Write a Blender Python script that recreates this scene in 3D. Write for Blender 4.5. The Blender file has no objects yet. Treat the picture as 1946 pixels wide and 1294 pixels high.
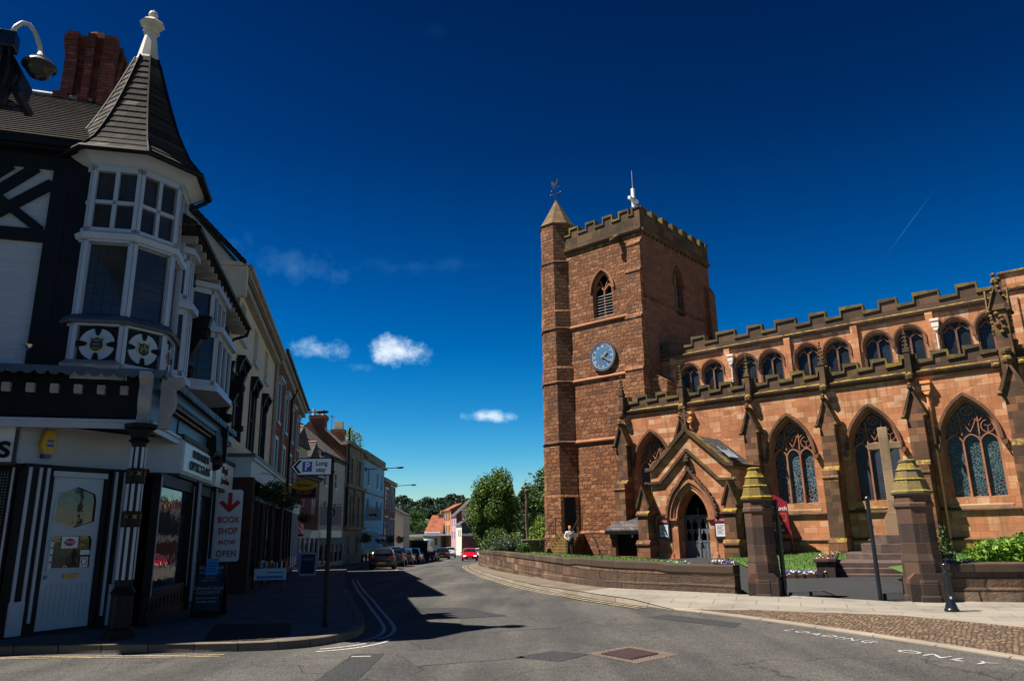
import bpy, bmesh, math, random
from math import sin, cos, pi, radians, atan2, hypot, sqrt
from mathutils import Vector, Matrix, noise
from mathutils.geometry import tessellate_polygon
random.seed(7)
sc = bpy.context.scene
COL = sc.collection

# ---------------------------------------------------------------- camera
PITCH, ROLL = math.atan(363/1400.), radians(1.03)
fw = Vector((0, cos(PITCH), sin(PITCH))); rt = Vector((1, 0, 0)); up = rt.cross(fw)
rx = rt*cos(ROLL) - up*sin(ROLL); uy = rt*sin(ROLL) + up*cos(ROLL)
cd = bpy.data.cameras.new('camera'); cam = bpy.data.objects.new('camera', cd); COL.objects.link(cam)
M4 = Matrix((rx, uy, -fw)).transposed().to_4x4(); M4.translation = (0, 0, 1.65)
cam.matrix_world = M4
cd.sensor_width = 36; cd.lens = 36*1400/1946; cd.clip_end = 6000; cd.clip_start = .05
sc.camera = cam

# ---------------------------------------------------------------- sky and sun
SUN_AZ, SUN_EL = radians(84.5+180), radians(58.5)      # compass bearing of the sun measured from +Y towards +X
w = bpy.data.worlds.new('World'); sc.world = w; w.use_nodes = True
nt = w.node_tree; nt.nodes.clear(); N = nt.nodes.new; L = nt.links.new
out = N('ShaderNodeOutputWorld'); bg = N('ShaderNodeBackground')
sky = N('ShaderNodeTexSky'); sky.sky_type = 'NISHITA'; sky.sun_disc = False
sky.sun_elevation = SUN_EL; sky.sun_rotation = SUN_AZ; sky.altitude = 0; sky.air_density = 1.0; sky.dust_density = 0.15; sky.ozone_density = 3.0
gm = N('ShaderNodeGamma'); gm.inputs[1].default_value = SKYG if 'SKYG' in globals() else 1.55
hs = N('ShaderNodeHueSaturation'); hs.inputs['Saturation'].default_value = 1.28; hs.inputs['Hue'].default_value = .493
L(sky.outputs[0], gm.inputs[0]); L(gm.outputs[0], hs.inputs['Color'])
tc = N('ShaderNodeTexCoord')
nrm = N('ShaderNodeVectorMath'); nrm.operation = 'NORMALIZE'; L(tc.outputs['Generated'], nrm.inputs[0])
def wm(op, a, b=None, clamp=False):
    n = N('ShaderNodeMath'); n.operation = op; n.use_clamp = clamp
    for i, v in enumerate((a, b)):
        if v is None: continue
        if isinstance(v, (int, float)): n.inputs[i].default_value = v
        else: L(v, n.inputs[i])
    return n.outputs[0]
nz = N('ShaderNodeTexNoise'); nz.inputs['Scale'].default_value = 26; nz.inputs['Detail'].default_value = 7; nz.inputs['Roughness'].default_value = .62
L(nrm.outputs[0], nz.inputs['Vector'])
nz2 = N('ShaderNodeTexNoise'); nz2.inputs['Scale'].default_value = 9; nz2.inputs['Detail'].default_value = 4
L(nrm.outputs[0], nz2.inputs['Vector'])
# low fair-weather clouds, each an elliptical patch of sky (bearing, elevation in degrees, half sizes)
def cloud(azd, eld, ra, re, dens, soft=.9, base=.1, rot=0, wob=1.3, amp=2.6):
    a, e = radians(azd), radians(eld)
    c = Vector((sin(a)*cos(e), cos(a)*cos(e), sin(e)))
    r_ = Vector((cos(a), -sin(a), 0)); u_ = r_.cross(c); u_ = -u_ if u_.z < 0 else u_
    r_, u_ = r_*cos(radians(rot))+u_*sin(radians(rot)), u_*cos(radians(rot))-r_*sin(radians(rot))
    def dot(v, s):
        n = N('ShaderNodeVectorMath'); n.operation = 'DOT_PRODUCT'; L(nrm.outputs[0], n.inputs[0]); n.inputs[1].default_value = v*s
        return n.outputs['Value']
    x = wm('ADD', dot(r_, 1/radians(ra)), wm('MULTIPLY', wm('SUBTRACT', nz2.outputs[0], .5), wob)); y = wm('SUBTRACT', dot(u_, 1/radians(re)), 0)
    # flat bottoms
    y2 = wm('MULTIPLY', y, 1.0)
    d = wm('SQRT', wm('ADD', wm('MULTIPLY', x, x), wm('MULTIPLY', y2, y2)))
    front = wm('GREATER_THAN', dot(c, 1), .5)
    s = wm('ADD', wm('SUBTRACT', 1.0, d), wm('MULTIPLY', wm('SUBTRACT', nz.outputs[0], .52), amp))
    s = wm('MULTIPLY', wm('SUBTRACT', s, base), soft, True)
    return wm('MULTIPLY', wm('MULTIPLY', s, dens), front)
CL = CLOUDS = [(-15.7, 13.6, 3.0, 1.2, .75, .9, .10), (-8.9, 13.7, 3.7, 1.3, .95, 1.05, .06), (-1.8, 8.7, 2.0, .62, .8, 1.1, .1),
      (-12.2, 12.4, 1.5, .6, .3, .9, .15), (-17.5, 19.8, 4.5, 1.6, .14, .6, .0, -8, 1.3, 4), (-8, 20.2, 7, .7, .05, .7, .1, 4, 1.3, 4), (30.2, 20.1, 3.1, .05, .09, 1.2, 0, 47, .1, .3), (-6.5, 37.3, 1.5, .8, .02, .9, .1), (24, 30, .12, .1, 0, 1, 0)]
acc = None
for c_ in CL[:-1]:
    v = cloud(*c_); acc = v if acc is None else wm('MAXIMUM', acc, v)
mx = N('ShaderNodeMix'); mx.data_type = 'RGBA'; L(acc, mx.inputs['Factor']); cr_ = N('ShaderNodeValToRGB'); cr_.color_ramp.elements[0].color = (1.5, 6.0, 9.5, 1); cr_.color_ramp.elements[1].position = .55; cr_.color_ramp.elements[1].color = (9.5, 10.8, 12, 1); L(acc, cr_.inputs[0]); L(cr_.outputs[0], mx.inputs['B'])
# polarised deep blue: the higher the darker
sz = N('ShaderNodeSeparateXYZ'); L(nrm.outputs[0], sz.inputs[0]); rp = N('ShaderNodeValToRGB'); el = rp.color_ramp.elements
while len(el) < 6: el.new(.5)
for e_, (p_, c_) in zip(el, ((0, (.42, .40, .45)), (.10, (.20, .37, .42)), (.2, (.09, .34, .39)), (.32, (.04, .24, .32)), (.48, (.03, .135, .20)), (.75, (.022, .065, .11)))): e_.position = p_; e_.color = c_+(1,)
L(sz.outputs[2], rp.inputs[0]); ml = N('ShaderNodeMix'); ml.data_type = 'RGBA'; ml.blend_type = 'MULTIPLY'; ml.inputs['Factor'].default_value = 1
L(hs.outputs[0], ml.inputs['A']); L(rp.outputs[0], ml.inputs['B']); L(ml.outputs['Result'], mx.inputs['A'])
L(mx.outputs['Result'], bg.inputs[0]); bg.inputs[1].default_value = 0.05
L(bg.outputs[0], out.inputs[0])
sd = bpy.data.lights.new('sun', 'SUN'); sd.energy = 5.0; sd.angle = radians(.5); sd.color = (1, .93, .82)
so = bpy.data.objects.new('sun', sd); COL.objects.link(so)
sv = Vector((sin(SUN_AZ)*cos(SUN_EL), cos(SUN_AZ)*cos(SUN_EL), sin(SUN_EL)))
so.rotation_euler = sv.to_track_quat('Z', 'Y').to_euler(); so.location = (-60, -10, 90)
sc.view_settings.view_transform = 'Standard'; sc.view_settings.look = 'None'; sc.view_settings.gamma = 1
sc.view_settings.exposure = 1.0
sc.render.engine = 'CYCLES'

# ---------------------------------------------------------------- materials
class MT:
    def __init__(s, name):
        s.m = bpy.data.materials.new(name); s.m.use_nodes = True; s.t = s.m.node_tree; s.t.nodes.clear()
        s.o = s.n('ShaderNodeOutputMaterial'); s.b = s.n('ShaderNodeBsdfPrincipled'); s.l(s.b.outputs[0], s.o.inputs[0])
    def n(s, k): return s.t.nodes.new(k)
    def l(s, a, b): s.t.links.new(a, b)
    def math(s, op, a, b=None, clamp=False):
        n = s.n('ShaderNodeMath'); n.operation = op; n.use_clamp = clamp
        for i, v in enumerate((a, b)):
            if v is None: continue
            if isinstance(v, (int, float)): n.inputs[i].default_value = v
            else: s.l(v, n.inputs[i])
        return n.outputs[0]
    def co(s, wall=False, off=(0, 0, 0)):
        t = s.n('ShaderNodeTexCoord'); 
        if not wall: return t.outputs['Object']
        x = s.n('ShaderNodeSeparateXYZ'); s.l(t.outputs['Object'], x.inputs[0])
        c = s.n('ShaderNodeCombineXYZ'); s.l(s.math('ADD', x.outputs[0], x.outputs[1]), c.inputs[0]); s.l(x.outputs[2], c.inputs[1])
        return c.outputs[0]
    def noise(s, vec, scale, detail=4, rough=.55):
        n = s.n('ShaderNodeTexNoise'); n.inputs['Scale'].default_value = scale; n.inputs['Detail'].default_value = detail; n.inputs['Roughness'].default_value = rough
        s.l(vec, n.inputs['Vector']); return n.outputs[0]
    def ramp(s, v, stops, const=False):
        r = s.n('ShaderNodeValToRGB'); e = r.color_ramp.elements
        if const: r.color_ramp.interpolation = 'CONSTANT'
        while len(e) < len(stops): e.new(.5)
        for i, (p, c) in enumerate(stops): e[i].position = p; e[i].color = tuple(c)+(1,) if len(c) == 3 else c
        s.l(v, r.inputs[0]); return r.outputs[0]
    def mix(s, f, a, b, mode='MIX'):
        n = s.n('ShaderNodeMix'); n.data_type = 'RGBA'; n.blend_type = mode
        for k, v in (('Factor', f), ('A', a), ('B', b)):
            i = n.inputs[k]
            if isinstance(v, (int, float)): i.default_value = v
            elif isinstance(v, tuple): i.default_value = v if len(v) == 4 else v+(1,)
            else: s.l(v, i)
        return n.outputs['Result']
    def bump(s, h, strength=.3, dist=.02):
        b = s.n('ShaderNodeBump'); b.inputs['Strength'].default_value = strength; b.inputs['Distance'].default_value = dist
        s.l(h, b.inputs['Height']); s.l(b.outputs[0], s.b.inputs['Normal']); return b
    def col(s, c): 
        if isinstance(c, tuple): s.b.inputs['Base Color'].default_value = c if len(c) == 4 else c+(1,)
        else: s.l(c, s.b.inputs['Base Color'])
    def rough(s, r):
        if isinstance(r, (int, float)): s.b.inputs['Roughness'].default_value = r
        else: s.l(r, s.b.inputs['Roughness'])

def plain(name, c, r=.6, metal=0, var=.25, scale=3, bump=.05, bscale=40, spec=.5, dirt=None):
    k = MT(name); v = k.co()
    f = k.noise(v, scale, 5)
    lo = tuple(x*(1-var) for x in c); hi = tuple(min(1, x*(1+var)) for x in c)
    cc = k.ramp(f, [(.3, lo), (.7, hi)])
    if dirt: cc = k.mix(k.math('MULTIPLY', k.ramp(k.noise(v, 1.3, 8, .7), [(.5, (0, 0, 0)), (.68, (1, 1, 1))]), dirt[1]), cc, dirt[0])
    k.col(cc); k.b.inputs['Metallic'].default_value = metal; k.b.inputs['Specular IOR Level'].default_value = spec
    k.rough(k.math('ADD', k.math('MULTIPLY', k.noise(v, 14, 3), .25), max(.02, r-.12)))
    if bump: k.bump(k.noise(v, bscale, 6), bump, .01)
    return k.m

def masonry(name, stops, mortar, bw=.6, bh=.25, ms=.012, bump=.4, rough=.9, stain=(.05, .035, .025), stain_amt=.6, roughface=0, lichen=0, scl=1.0, irr=.02, offset=.5, pale=None, streak=0):
    """coursed blocks, each block its own tone; stains and lichen have shapes of their own"""
    k = MT(name); v = k.co(True); ob = k.co()
    vm = k.n('ShaderNodeVectorMath'); vm.operation = 'MULTIPLY_ADD'
    n3 = k.n('ShaderNodeTexNoise'); n3.inputs['Scale'].default_value = 1.7; n3.inputs['Detail'].default_value = 3; k.l(ob, n3.inputs['Vector'])
    k.l(n3.outputs['Color'], vm.inputs[0]); vm.inputs[1].default_value = (irr*4, irr*1.2, 0); k.l(v, vm.inputs[2])
    def brick(sq=1.0, fr=2, c1=(0, 0, 0, 1), c2=(1, 1, 1, 1)):
        b = k.n('ShaderNodeTexBrick'); k.l(vm.outputs[0], b.inputs['Vector'])
        b.inputs['Color1'].default_value = c1; b.inputs['Color2'].default_value = c2; b.inputs['Mortar'].default_value = (.5, .5, .5, 1)
        b.inputs['Scale'].default_value = 1; b.inputs['Mortar Size'].default_value = ms; b.inputs['Brick Width'].default_value = bw; b.inputs['Row Height'].default_value = bh
        b.inputs['Mortar Smooth'].default_value = .3; b.offset = offset; b.squash = sq; b.squash_frequency = fr
        return b
    b = brick(.72, 3)
    g = k.noise(ob, 23, 6, .7)
    tone = k.math('ADD', k.math('MULTIPLY', b.outputs['Color'], .82), k.math('MULTIPLY', k.noise(ob, 2.6, 5), .18))
    c = k.ramp(tone, stops)
    c = k.mix(k.math('MULTIPLY', g, .6), c, k.mix(1.0, c, (.72, .68, .66), 'MULTIPLY'))
    if pale:
        # weathered pale patches that ignore the joints
        pv = k.n('ShaderNodeMapping'); pv.inputs['Scale'].default_value = (.7, .7, 2.6); k.l(ob, pv.inputs[0])
        pf = k.ramp(k.noise(pv.outputs[0], 1.5, 3), [(.60, (0, 0, 0)), (.66, (1, 1, 1))])
        c = k.mix(k.math('MULTIPLY', pf, .55), c, pale)
    sf = k.ramp(k.noise(ob, .55, 8, .68), [(.48, (0, 0, 0)), (.66, (1, 1, 1))])
    c = k.mix(k.math('MULTIPLY', sf, stain_amt), c, stain)
    if streak:
        sm = k.n('ShaderNodeMapping'); sm.inputs['Scale'].default_value = (3.2, 3.2, .32); k.l(ob, sm.inputs[0])
        sk = k.math('MULTIPLY', k.ramp(k.noise(sm.outputs[0], 1.6, 5, .6), [(.50, (0, 0, 0)), (.66, (1, 1, 1))]), k.ramp(k.noise(ob, .35, 3), [(.42, (.15, .15, .15)), (.6, (1, 1, 1))]))
        c = k.mix(k.math('MULTIPLY', sk, streak), c, stain)
    c = k.mix(b.outputs['Fac'], c, mortar)
    if lichen:
        ge = k.n('ShaderNodeNewGeometry'); sx = k.n('ShaderNodeSeparateXYZ'); k.l(ge.outputs['Normal'], sx.inputs[0])
        u_ = k.ramp(sx.outputs[2], [(.15, (0, 0, 0)), (.5, (1, 1, 1))])
        lf = k.ramp(k.noise(ob, 3.1, 7, .65), [(.5-lichen*.2, (0, 0, 0)), (.62-lichen*.15, (1, 1, 1))])
        f2 = k.math('MULTIPLY', lf, k.math('MAXIMUM', u_, k.math('MULTIPLY', k.ramp(k.noise(ob, 1.1, 6), [(.56, (0, 0, 0)), (.66, (1, 1, 1))]), .35)))
        c = k.mix(f2, c, k.ramp(k.noise(ob, 18, 4), [(.35, (.16, .115, .012)), (.7, (.42, .30, .03))]))
    k.col(c); k.rough(rough); k.b.inputs['Specular IOR Level'].default_value = .25
    hgt = k.math('SUBTRACT', k.math('MULTIPLY', g, .35), b.outputs['Fac'])
    if roughface:
        vo = k.noise(ob, 7, 5, .6)
        hgt = k.math('ADD', hgt, k.math('MULTIPLY', vo, roughface))
        hgt = k.math('ADD', hgt, k.math('MULTIPLY', b.outputs['Color'], roughface*.45))
    k.bump(hgt, bump, .03 if not roughface else .06)
    return k.m

def glassy(name, c, lead=None, cell=.16, r=.08, warp=0, tint=None, spec=.5, hbar=0):
    """window glass seen from outside; lead = colour of the cames"""
    k = MT(name); v = k.co(True); ob = k.co()
    base = k.ramp(k.noise(ob, 1.4, 4), [(.3, tuple(x*.5 for x in c)), (.75, tuple(x*1.6 for x in c))])
    if tint: base = k.mix(k.ramp(k.noise(ob, 1.9, 3), [(.5, (0, 0, 0)), (.62, (1, 1, 1))]), base, tint)
    f = None
    if lead:
        if warp:
            vo = k.n('ShaderNodeTexVoronoi'); vo.feature = 'DISTANCE_TO_EDGE'; vo.inputs['Scale'].default_value = 1/cell; k.l(v, vo.inputs['Vector'])
            vc = k.n('ShaderNodeTexVoronoi'); vc.inputs['Scale'].default_value = 1/cell; vc.distance = 'MANHATTAN'; k.l(v, vc.inputs['Vector'])
            f = k.math('LESS_THAN', vo.outputs[0], .05)
        else:
            b = k.n('ShaderNodeTexBrick'); k.l(v, b.inputs['Vector']); b.offset = 0
            b.inputs['Scale'].default_value = 1; b.inputs['Mortar Size'].default_value = .009; b.inputs['Brick Width'].default_value = cell; b.inputs['Row Height'].default_value = hbar or cell*1.25; b.inputs['Mortar Smooth'].default_value = 0
            f = b.outputs['Fac']
        base = k.mix(f, base, lead)
        k.rough(k.math('ADD', k.math('MULTIPLY', f, .5), r))
    else: k.rough(r)
    k.col(base); k.b.inputs['Specular IOR Level'].default_value = spec
    k.bump(k.noise(ob, 3.2, 3), .06, .05)
    return k.m

M = {}
M['ashlar'] = masonry('sandstone_ashlar', [(.0, (.33, .13, .062)), (.3, (.54, .23, .105)), (.5, (.43, .17, .077)), (.7, (.59, .285, .145)), (.84, (.60, .32, .175)), (.93, (.70, .47, .30))], (.24, .105, .05), bw=.62, bh=.27, ms=.007, bump=.3, stain=(.15, .075, .042), stain_amt=.5, pale=(.68, .44, .27), streak=.6)
M['tower'] = masonry('tower_rubble_sandstone', [(0, (.14, .058, .028)), (.35, (.25, .10, .044)), (.7, (.32, .14, .062)), (.9, (.37, .18, .09)), (.97, (.42, .31, .21))], (.085, .045, .03), bw=.52, bh=.25, ms=.02, bump=1.0, roughface=1.5, stain=(.075, .048, .035), stain_amt=.6, irr=.08)
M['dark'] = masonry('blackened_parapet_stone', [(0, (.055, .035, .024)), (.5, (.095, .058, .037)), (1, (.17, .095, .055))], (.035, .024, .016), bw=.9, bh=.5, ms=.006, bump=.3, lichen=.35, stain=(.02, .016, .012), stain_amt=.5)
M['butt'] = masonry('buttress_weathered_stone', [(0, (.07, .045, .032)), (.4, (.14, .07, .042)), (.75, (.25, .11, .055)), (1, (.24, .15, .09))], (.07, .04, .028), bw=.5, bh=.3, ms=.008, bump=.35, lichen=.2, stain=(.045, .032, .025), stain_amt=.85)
M['trac'] = masonry('tracery_stone', [(0, (.30, .125, .065)), (1, (.42, .19, .10))], (.2, .09, .05), bw=2, bh=.45, ms=.004, bump=.12, stain=(.12, .06, .04), stain_amt=.5)
M['hood'] = masonry('hood_mould_stone', [(0, (.09, .055, .037)), (1, (.24, .11, .06))], (.06, .04, .03), bw=.45, bh=.45, ms=.006, bump=.25, stain=(.04, .03, .022), stain_amt=.7)
M['sill'] = masonry('window_sill_stone', [(0, (.30, .20, .12)), (1, (.42, .27, .15))], (.2, .1, .06), bw=.8, bh=.6, ms=.005, bump=.2)
M['pier'] = masonry('gate_pier_stone', [(0, (.045, .032, .027)), (.5, (.075, .046, .036)), (.85, (.12, .065, .045)), (1, (.15, .095, .07))], (.10, .075, .06), bw=.55, bh=.42, ms=.006, bump=.45, stain=(.03, .025, .022), stain_amt=.8, roughface=.15)
M['copedk'] = masonry('weathered_wall_coping', [(0, (.05, .038, .03)), (.6, (.09, .06, .042)), (1, (.15, .095, .06))], (.03, .024, .02), bw=1.1, bh=1, ms=.012, bump=.5, stain=(.03, .026, .02), stain_amt=.8, roughface=.2)
M['cap'] = masonry('lichened_pier_cap', [(0, (.09, .07, .03)), (1, (.17, .12, .06))], (.08, .06, .03), bw=3, bh=3, ms=.001, bump=.6, lichen=1.15, stain=(.03, .027, .02), stain_amt=.9)
M['capgrey'] = masonry('grey_pier_cap', [(0, (.10, .085, .05)), (1, (.20, .165, .11))], (.08, .06, .03), bw=3, bh=3, ms=.001, bump=.6, lichen=.6, stain=(.05, .045, .035), stain_amt=.85)
M['cope'] = masonry('lichened_coping', [(0, (.06, .048, .03)), (1, (.12, .09, .05))], (.03, .022, .016), bw=.9, bh=.5, ms=.006, bump=.4, lichen=.9, stain=(.24, .185, .022), stain_amt=.75)
M['wallst'] = masonry('boundary_wall_stone', [(0, (.06, .045, .035)), (.4, (.12, .075, .05)), (.7, (.19, .11, .07)), (1, (.33, .24, .165))], (.035, .027, .022), bw=.95, bh=.27, ms=.016, bump=.8, roughface=.9, stain=(.028, .022, .018), stain_amt=.8, irr=.05, streak=.85)
M['cross'] = masonry('memorial_stone', [(0, (.30, .20, .12)), (1, (.40, .27, .16))], (.15, .1, .06), bw=2, bh=1.1, ms=.006, bump=.2)
M['chst'] = masonry('timber_building_chimney_brick', [(0, (.17, .045, .034)), (.6, (.28, .075, .055)), (1, (.40, .13, .10))], (.05, .03, .026), bw=.235, bh=.078, ms=.008, bump=.5, stain=(.03, .015, .012), stain_amt=.5)
M['brick'] = masonry('red_brick', [(0, (.15, .045, .028)), (.6, (.23, .07, .042)), (1, (.30, .11, .065))], (.17, .12, .09), bw=.235, bh=.078, ms=.009, bump=.3, stain=(.06, .03, .02), stain_amt=.4)
M['brickdk'] = masonry('dark_brick', [(0, (.035, .016, .014)), (1, (.075, .032, .025))], (.03, .022, .02), bw=.235, bh=.078, ms=.009, bump=.4)
M['bankst'] = masonry('bank_stone', [(0, (.24, .19, .13)), (1, (.34, .27, .19))], (.15, .12, .09), bw=.7, bh=.35, ms=.008, bump=.3, stain=(.06, .05, .04), stain_amt=.6)
M['wbrick'] = masonry('white_painted_brick', [(0, (.42, .45, .50)), (1, (.48, .51, .56))], (.36, .39, .43), bw=.235, bh=.078, ms=.006, bump=.35, stain=(.32, .33, .36), stain_amt=.2)
M['white'] = plain('white_gloss_shade_tint', (.37, .41, .48), .35, var=.06, bump=.05, dirt=((.35, .34, .31), .25))  # white paint with the blue of shade put into its colour
M['black'] = plain('black_paint', (.006, .006, .007), .5, var=.3, bump=.08, spec=.2)
M['blackgloss'] = plain('black_gloss_metal', (.014, .015, .018), .22, var=.3, bump=.03)
M['cream'] = plain('cream_render', (.60, .54, .42), .85, var=.08, bump=.2, bscale=60, dirt=((.3, .25, .17), .35))
M['creamp'] = plain('cream_plaster_rough', (.60, .54, .42), .9, var=.12, bump=.9, bscale=14)
M['paleyel'] = plain('pale_render', (.50, .46, .38), .85, var=.1, bump=.2, dirt=((.22, .2, .16), .4))
M['blue'] = plain('light_blue_render', (.20, .40, .56), .85, var=.08, bump=.15, dirt=((.12, .22, .3), .35))
M['shopblue'] = plain('canopy_blue_board', (.045, .13, .21), .4, var=.12, bump=.04)
M['lead'] = plain('lead_sheet', (.22, .24, .27), .45, .35, var=.25, bump=.4, bscale=9)
M['leaddk'] = plain('dark_lead_sheet', (.06, .085, .12), .5, .3, var=.25, bump=.3, bscale=9)
M['slate'] = masonry('slate_roof', [(0, (.045, .04, .045)), (.6, (.085, .078, .08)), (1, (.15, .135, .135))], (.02, .018, .018), bw=.28, bh=.2, ms=.01, bump=.7, stain=(.12, .11, .09), stain_amt=.35)
M['tile'] = masonry('plain_clay_tile_roof', [(0, (.018, .014, .012)), (.6, (.036, .028, .023)), (1, (.07, .055, .044))], (.012, .01, .008), bw=.17, bh=.105, ms=.014, bump=1.0, stain=(.03, .022, .018), stain_amt=.4)
M['redtile'] = masonry('red_tile_roof', [(0, (.28, .075, .04)), (1, (.42, .14, .07))], (.1, .04, .03), bw=.25, bh=.16, ms=.012, bump=.5)
M['shingle'] = masonry('spire_stone_slates', [(0, (.022, .018, .016)), (.5, (.042, .035, .03)), (.8, (.075, .065, .055)), (.95, (.20, .18, .165))], (.008, .007, .006), bw=.22, bh=.161, ms=.008, bump=.8, stain=(.04, .03, .025), stain_amt=.4)
M['glass'] = glassy('shop_window_glass', (.012, .016, .018), r=.03)
M['gdark'] = glassy('dark_window_glass', (.012, .014, .018), r=.06)
M['gbrown'] = glassy('leaded_window_glass', (.036, .031, .024), lead=(.004, .005, .006), cell=.15, hbar=.19, r=.1)
M['stain1'] = glassy('leaded_stained_glass', (.012, .014, .018), lead=(.15, .19, .21), cell=.125, r=.35, warp=1, tint=(.02, .06, .09))
M['stain2'] = glassy('leaded_figure_glass', (.014, .02, .026), lead=(.10, .15, .16), cell=.12, r=.35, warp=1, tint=(.015, .055, .06))
M['stain0'] = glassy('guarded_window_glass', (.022, .03, .045), lead=(.035, .045, .06), cell=1.2, hbar=.14, r=.35)
M['cgl'] = glassy('clerestory_glass', (.016, .022, .032), lead=(.004, .005, .008), cell=.15, hbar=.22, r=.3, spec=.2)
M['pglass'] = plain('white_sign_plastic', (.62, .63, .66), .3, var=.04, bump=0)
M['tyre'] = plain('tyre_rubber', (.012, .012, .012), .8, var=.2)
M['alloy'] = plain('alloy_wheel', (.35, .36, .38), .3, .8, var=.1, bump=0)
M['wood'] = plain('grey_oak_door', (.085, .10, .115), .7, var=.3, scale=8, bump=.3)
M['ymoss'] = plain('mossy_step_stone', (.16, .10, .03), .9, var=.35, bump=.4)
M['step'] = plain('dark_step_stone', (.085, .055, .045), .85, var=.35, bump=.4, bscale=20)
M['iron'] = plain('black_iron', (.015, .02, .028), .4, .3, var=.3, bump=.15)
M['louvre'] = plain('slate_louvre', (.13, .135, .13), .6, var=.3, bump=.2)
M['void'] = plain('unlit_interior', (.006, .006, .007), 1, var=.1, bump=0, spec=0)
M['bark'] = plain('bark', (.10, .072, .05), .95, var=.35, scale=9, bump=.8, bscale=12)
M['terra'] = plain('terracotta', (.42, .14, .07), .8, var=.2)
M['gold'] = plain('gilded_metal', (.70, .48, .14), .35, .6, var=.15, bump=.05)
M['red'] = plain('red_lettering', (.42, .012, .012), .5, var=.08, bump=0)
M['maroon'] = plain('maroon_board', (.22, .008, .022), .4, var=.08, bump=0)
M['bluep'] = plain('blue_parking_panel', (.01, .035, .30), .35, var=.05, bump=0)
M['yellowp'] = plain('yellow_plastic', (.55, .33, .02), .4, var=.08, bump=0)
M['brass'] = plain('brass', (.30, .16, .05), .35, .8, var=.2, bump=0)
M['clockb'] = plain('weathered_blue_dial', (.035, .14, .28), .55, var=.3, scale=5, bump=.1, dirt=((.11, .07, .06), .75))
M['pipew'] = plain('cream_pipe', (.74, .60, .48), .5, var=.1, bump=.05)
M['pipeo'] = plain('terracotta_pipe', (.70, .31, .11), .5, var=.12, bump=.05)
M['skin'] = plain('skin', (.48, .24, .16), .6, var=.1, bump=.05)
M['shirt'] = plain('white_blouse', (.58, .56, .62), .85, var=.25, scale=9, bump=.3)
M['trouser'] = plain('black_trousers', (.014, .014, .02), .9, var=.3, bump=.2)
M['hairm'] = plain('auburn_hair', (.42, .16, .03), .6, var=.35, scale=40, bump=.5)
M['chrome'] = plain('bright_metal', (.6, .6, .62), .15, 1, var=.03, bump=0)
M['board'] = plain('dark_blue_board', (.008, .018, .045), .5, var=.15, bump=0)
M['text_l'] = plain('pale_lettering', (.35, .38, .40), .6, var=.05, bump=0)
M['bpaper'] = plain('blue_paper', (.06, .24, .55), .8, var=.05, bump=0)
M['joist'] = plain('dirty_white_plaster', (.30, .29, .28), .8, var=.2, bump=.3)

def emis(name, c, e):
    k = MT(name); k.col(c); k.b.inputs['Emission Color'].default_value = c+(1,); k.b.inputs['Emission Strength'].default_value = e; return k.m
M['lampr'] = emis('red_tail_lamp', (.5, .01, .02), .5)
M['lampw'] = emis('bright_headlamp', (.9, .92, 1), 1.2)
M['green'] = emis('lit_green_sign', (.02, .8, .2), .8)

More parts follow.
